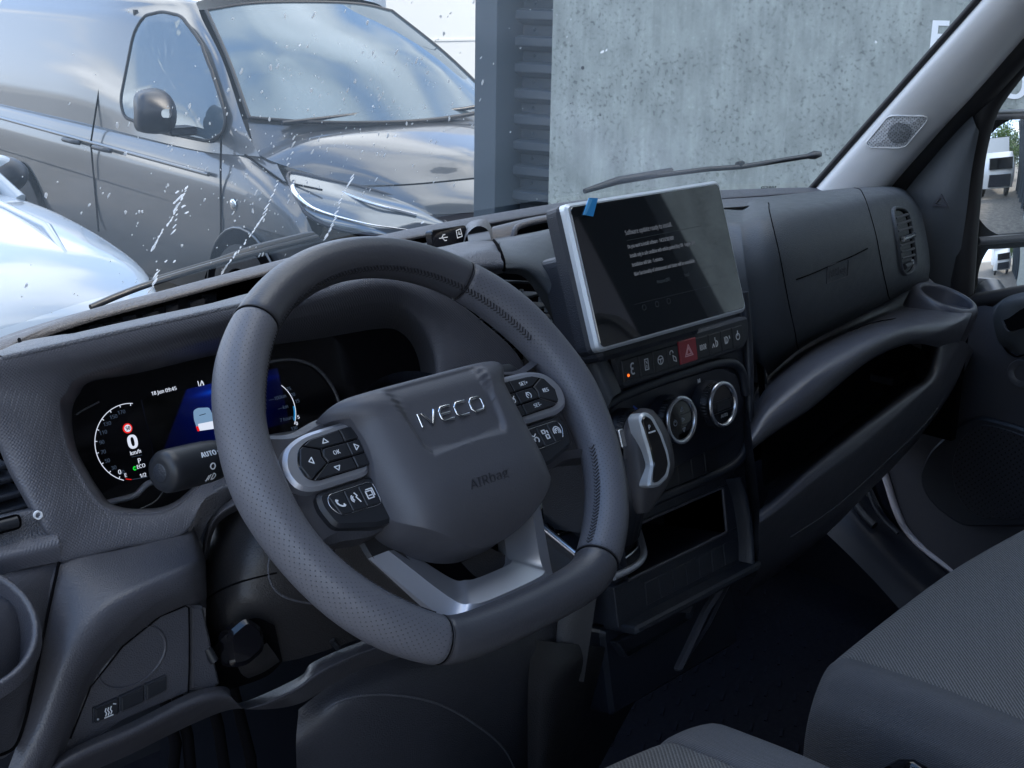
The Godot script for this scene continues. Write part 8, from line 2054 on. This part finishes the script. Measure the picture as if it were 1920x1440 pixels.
func floor_things() -> void:
	var m := thing("floor_mat", "black rubber floor mat with small raised bars", "floor mat", Vector3(0.4, 0.85, -0.3))
	put("sheet", plate(rounded([Vector2(-0.1, 0.70), Vector2(0.88, 0.70), Vector2(0.88, -0.3), Vector2(-0.1, -0.3)], 0.04), 0.0, 0.006, 0.002), M.floor_rubber, m, Transform3D(Vector3(1, 0, 0), Vector3(0, 0, -1), Vector3(0, 1, 0), Vector3(0, 0.851, 0)))
	var g := Geo.new()
	for r in 22:
		for c in 22:
			var x := -0.06 + c * 0.042 + (0.021 if r % 2 else 0.0)
			var z := -0.62 + r * 0.042
			var b := Basis(Vector3.UP, 0.5)
			g.add(box(Vector3(-0.011, 0, -0.0022), Vector3(0.011, 0.0022, 0.0022)), Transform3D(b, Vector3(x, 0.857, z)))
	var mm := put("raised_bars", g, M.floor_bar, m)
	mm.set_meta("kind", "stuff")
	# footwell wall, wheel arch and step by the passenger door
	var fw := thing("footwell_lining", "black moulded lining of the passenger footwell beside the door sill", "lining", Vector3(0.9, 0.86, -0.4))
	put("wall", loft([[Vector3(0.1, 1.2, -0.62), Vector3(0.5, 1.2, -0.62), Vector3(0.94, 1.2, -0.55)], [Vector3(0.1, 0.95, -0.66), Vector3(0.5, 0.95, -0.66), Vector3(0.94, 0.95, -0.6)], [Vector3(0.1, 0.857, -0.58), Vector3(0.5, 0.857, -0.58), Vector3(0.94, 0.857, -0.5)]], 16, 8, true), M.floor_rubber, fw)
	put("sill_step", loft([[Vector3(0.88, 1.0297, -0.4503), Vector3(0.86, 0.993, -0.3418), Vector3(0.84, 0.949, -0.2381), Vector3(0.82, 0.8981, -0.1386)], [Vector3(0.9, 1.0482, -0.4058), Vector3(0.885, 1.021, -0.3148), Vector3(0.87, 0.9765, -0.2153), Vector3(0.85, 0.9272, -0.0875)], [Vector3(0.93, 1.0762, -0.3748), Vector3(0.92, 1.0392, -0.309), Vector3(0.91, 0.9803, -0.2032), Vector3(0.9, 0.9288, -0.0626)], [Vector3(0.95, 1.0883, -0.3707), Vector3(0.95, 1.0428, -0.304), Vector3(0.95, 0.9759, -0.1939), Vector3(0.95, 0.9205, -0.0648)]], 20, 12, true), M.black_plastic, fw)
	put("arch_rib", tube(curve([Vector3(0.93, 1.0794, -0.3157), Vector3(0.92, 1.0544, -0.2942), Vector3(0.915, 1.0343, -0.2675), Vector3(0.91, 1.0219, -0.2377)], 12), 0.004, 6), M.dark_plastic, fw)
	put("arch_rib", tube(curve([Vector3(0.915, 1.0593, -0.3361), Vector3(0.905, 1.0391, -0.3061), Vector3(0.9, 1.0274, -0.2801)], 12), 0.008, 6), M.dark_plastic, fw)
	# pedals
	var k := thing("pedals", "black pedal arms hanging under the driver's side of the dashboard", "pedals", Vector3(-0.5, 0.9, -0.3))
	for q in [[Vector3(-0.5753, 1.2516, -0.24), Vector3(-0.6054, 1.2406, -0.2)], [Vector3(-0.562, 1.2546, -0.24), Vector3(-0.5842, 1.2303, -0.2)], [Vector3(-0.5268, 1.2481, -0.24), Vector3(-0.5463, 1.212, -0.2)], [Vector3(-0.5042, 1.2132, -0.22), Vector3(-0.5164, 1.1852, -0.2)]]:
		put("pedal_arm", tube([q[0] + Vector3(0, 0.08, -0.03), q[0], q[1], q[1] + Vector3(0, -0.10, 0.05)], 0.006, 8), M.groove_black, k)
	for x in [-0.66, -0.55]:
		put("pedal_pad", box(Vector3(x, 0.93, -0.20), Vector3(x + 0.07, 1.0, -0.18), 0.01), M.floor_rubber, k)
	put("kick_panel", loft([[Vector3(-0.5343, 1.2287, -0.34), Vector3(-0.3566, 1.1669, -0.34), Vector3(-0.0599, 1.0911, -0.34)], [Vector3(-0.5279, 1.1513, -0.36), Vector3(-0.3454, 1.0736, -0.36), Vector3(-0.0384, 0.9488, -0.36)], [Vector3(-0.5341, 1.0661, -0.36), Vector3(-0.3495, 0.9703, -0.36), Vector3(-0.0366, 0.8079, -0.36)]], 10, 6, true), M.black_plastic, k)


func windscreen() -> void:
	var base := [Vector3(-0.8201, 1.605, -0.4443), Vector3(-0.657, 1.605, -0.5046), Vector3(-0.5831, 1.605, -0.524), Vector3(-0.4457, 1.605, -0.5838), Vector3(-0.3431, 1.605, -0.6114), Vector3(-0.177, 1.605, -0.6557), Vector3(0.0677, 1.605, -0.7145), Vector3(0.2678, 1.605, -0.7422), Vector3(0.5495, 1.605, -0.752), Vector3(0.7303, 1.605, -0.73), Vector3(0.9154, 1.605, -0.6633), Vector3(1.0753, 1.605, -0.5681), Vector3(1.1353, 1.605, -0.4298)]
	base = shifted(base, Vector3(0, 0, -0.03))
	var rails := []
	for s in [0.0, 0.33, 0.66, 1.0]:
		var row := []
		for p in base:
			var mx := 0.06
			row.append(Vector3(lerpf(p.x, mx + (p.x - mx) * 0.93, s), 1.605 + 0.73 * s, p.z + 0.61 * s))
		rails.append(row)
	var P := loft_rows(rails, 60, 24)
	var g := Geo.new()
	g.grid(P)
	var t := thing("windscreen", "large clear windscreen spotted with dried splashes", "windscreen", Vector3(0.05, 1.6, -0.62))
	put("pane", g, M.dusty_glass, t)
	# dried splashes: long dribbles and a scatter of specks on the outside of the glass
	var G: Transform3D = Transform3D(Vector3(0.9772, 0, -0.2124), Vector3(0.1344, 0.7746, 0.618), Vector3(0.1646, -0.6325, 0.7569), Vector3(-0.0981, 1.605, -0.6813))
	var sp := Geo.new()
	var dr := Geo.new()
	var on_glass := func(p: Vector3, size: Vector2, turn: float, geo: Geo) -> void:
		var f := stick(P, p)
		var poly := []
		for k in 9:
			var a := TAU * k / 9
			var r := rng.randf_range(0.65, 1.25)
			poly.append(Vector2(cos(a) * size.x * r, sin(a) * size.y * r).rotated(turn))
		geo.add(plate(poly, 0.0006, 0.0012), Transform3D(f.basis, f.origin))
	for l in [[Vector3(-0.0208, 1.7099, -0.637), Vector3(-0.0179, 1.6743, -0.6675), Vector3(-0.004, 1.6338, -0.7048), Vector3(-0.0012, 1.6068, -0.728)], [Vector3(-0.1818, 1.7189, -0.5886), Vector3(-0.177, 1.6748, -0.6269), Vector3(-0.1849, 1.6405, -0.6538), Vector3(-0.1994, 1.6108, -0.6752), Vector3(-0.2027, 1.5932, -0.6892)], [Vector3(-0.3494, 1.7395, -0.526), Vector3(-0.3516, 1.7071, -0.5529), Vector3(-0.3587, 1.6765, -0.5769), Vector3(-0.3622, 1.6591, -0.5908)], [Vector3(-0.3539, 1.7266, -0.5357), Vector3(-0.3387, 1.6801, -0.5791)], [Vector3(-0.3337, 1.6233, -0.6285), Vector3(-0.3307, 1.5952, -0.6531)]]:
		var n: int = 6 * (l.size() - 1)
		for k in n + 1:
			var p: Vector3 = cr(l, float(l.size() - 1) * k / n)
			var e: Vector3 = G.basis.inverse() * (cr(l, minf(float(l.size() - 1) * k / n + 0.05, l.size() - 1)) - cr(l, maxf(float(l.size() - 1) * k / n - 0.05, 0)))
			var d := Vector2(e.x, e.y)
			var w := rng.randf_range(0.0008, 0.0021)
			on_glass.call(p + Vector3(rng.randfn(), rng.randfn(), 0) * 0.0012, Vector2(w * rng.randf_range(1.6, 3.6), w), d.angle(), dr)
	for q in [[Vector3(-0.3626, 1.7353, -0.5263), 0.0026], [Vector3(-0.3592, 1.7213, -0.5389), 0.0028], [Vector3(-0.3409, 1.7137, -0.55), 0.003], [Vector3(-0.3301, 1.7036, -0.5615), 0.0026], [Vector3(-0.3274, 1.6365, -0.619), 0.0024], [Vector3(-0.3114, 1.6331, -0.6262), 0.003], [Vector3(-0.336, 1.6261, -0.6255), 0.0018], [Vector3(-0.0649, 1.8142, -0.5387), 0.0016], [Vector3(0.0271, 1.7648, -0.6023), 0.0026], [Vector3(0.231, 1.5989, -0.7742), 0.003], [Vector3(-0.27, 1.8982, -0.4137), 0.0016], [Vector3(0.4066, 1.8702, -0.5588), 0.0040], [Vector3(0.4147, 1.8725, -0.5572), 0.0030], [Vector3(0.9828, 1.8803, -0.4177), 0.0030]]:
		on_glass.call(q[0], Vector2(q[1], q[1] * 0.75), rng.randf() * TAU, dr)
	for k in 420:
		var q: Vector3 = Vector3(-0.1872, 1.7827, -0.5335)
		var p := q + G.basis * Vector3(rng.randfn() * 0.20, rng.randfn() * 0.13, 0)
		var w := 0.0005 + 0.0015 * pow(rng.randf(), 3.0)
		on_glass.call(p, Vector2(w * rng.randf_range(1.0, 3.5), w), rng.randf_range(0.7, 1.5), sp)
	put("dried_dribbles", dr, M.dirt_white, t)
	put("dried_specks", sp, M.dirt_grey, t).set_meta("kind", "stuff")
	# dots and maker's mark printed near the lower right corner, read from outside
	var mk := stick(P, Vector3(1.0271, 1.5955, -0.6446))
	text("IVECO", Transform3D(-mk.basis.x, mk.basis.y, -mk.basis.z, mk.origin), Vector2.ZERO, 0.0065, M.groove_black, t, 0.0, 1.2, true, "printed_mark")
	# wipers outside
	var w1 := thing("wiper", "long black wiper lying across the driver's side of the windscreen", "wiper", P[0][20], "windscreen wipers")
	var wl := []
	for q in [Vector3(-0.4117, 1.5825, -0.6437), Vector3(-0.3708, 1.5913, -0.646), Vector3(-0.3177, 1.5977, -0.6545), Vector3(-0.226, 1.6023, -0.6753), Vector3(-0.125, 1.605, -0.6989), Vector3(-0.0065, 1.606, -0.7274)]:
		wl.append(q + Vector3(0, 0.004, -0.012))
	put("blade", tube(curve(wl, 30), 0.0042, 6), M.button_black, w1)
	var w1b := shifted(wl.slice(2, 6), Vector3(0, 0.001, -0.010))
	put("arm", tube(curve(w1b, 20), [0.003, 0.003, 0.003, 0.003, 0.003, 0.003, 0.003, 0.003, 0.003, 0.004, 0.005, 0.006, 0.007, 0.008, 0.008, 0.008, 0.008, 0.008, 0.008, 0.008, 0.006], 8), M.button_black, w1)
	var w2 := thing("wiper", "black wiper reaching from behind the touch screen towards the right pillar", "wiper", P[0][45], "windscreen wipers")
	var a := Vector3(0.6372, 1.609, -0.7734) + Vector3(0, 0.0, -0.012)
	var b := Vector3(0.8249, 1.6282, -0.711) + Vector3(0, 0.006, -0.02)
	var c := Vector3(0.9489, 1.6405, -0.6465) + Vector3(0, 0.0, -0.012)
	var d := Vector3(1.0698, 1.6653, -0.5473) + Vector3(0, 0.0, -0.012)
	put("blade", tube([b.lerp(a, 0.25), b.lerp(c, 0.5), c, c.lerp(d, 0.5), d], 0.0050, 8), M.button_black, w2)
	put("arm", tube([a, a.lerp(b, 0.4) + Vector3(0, 0.004, -0.006), b], [0.005, 0.008, 0.008], 8), M.button_black, w2)
	put("blade_cap", tube([d.lerp(c, 0.16), d.lerp(c, 0.08), d], [0.006, 0.0085, 0.005], 8), M.button_black, w2)
	put("blade_clip", tube([c + Vector3(-0.006, 0.003, -0.004), c + Vector3(0.008, 0.004, -0.004)], 0.0075, 8), M.button_black, w2)
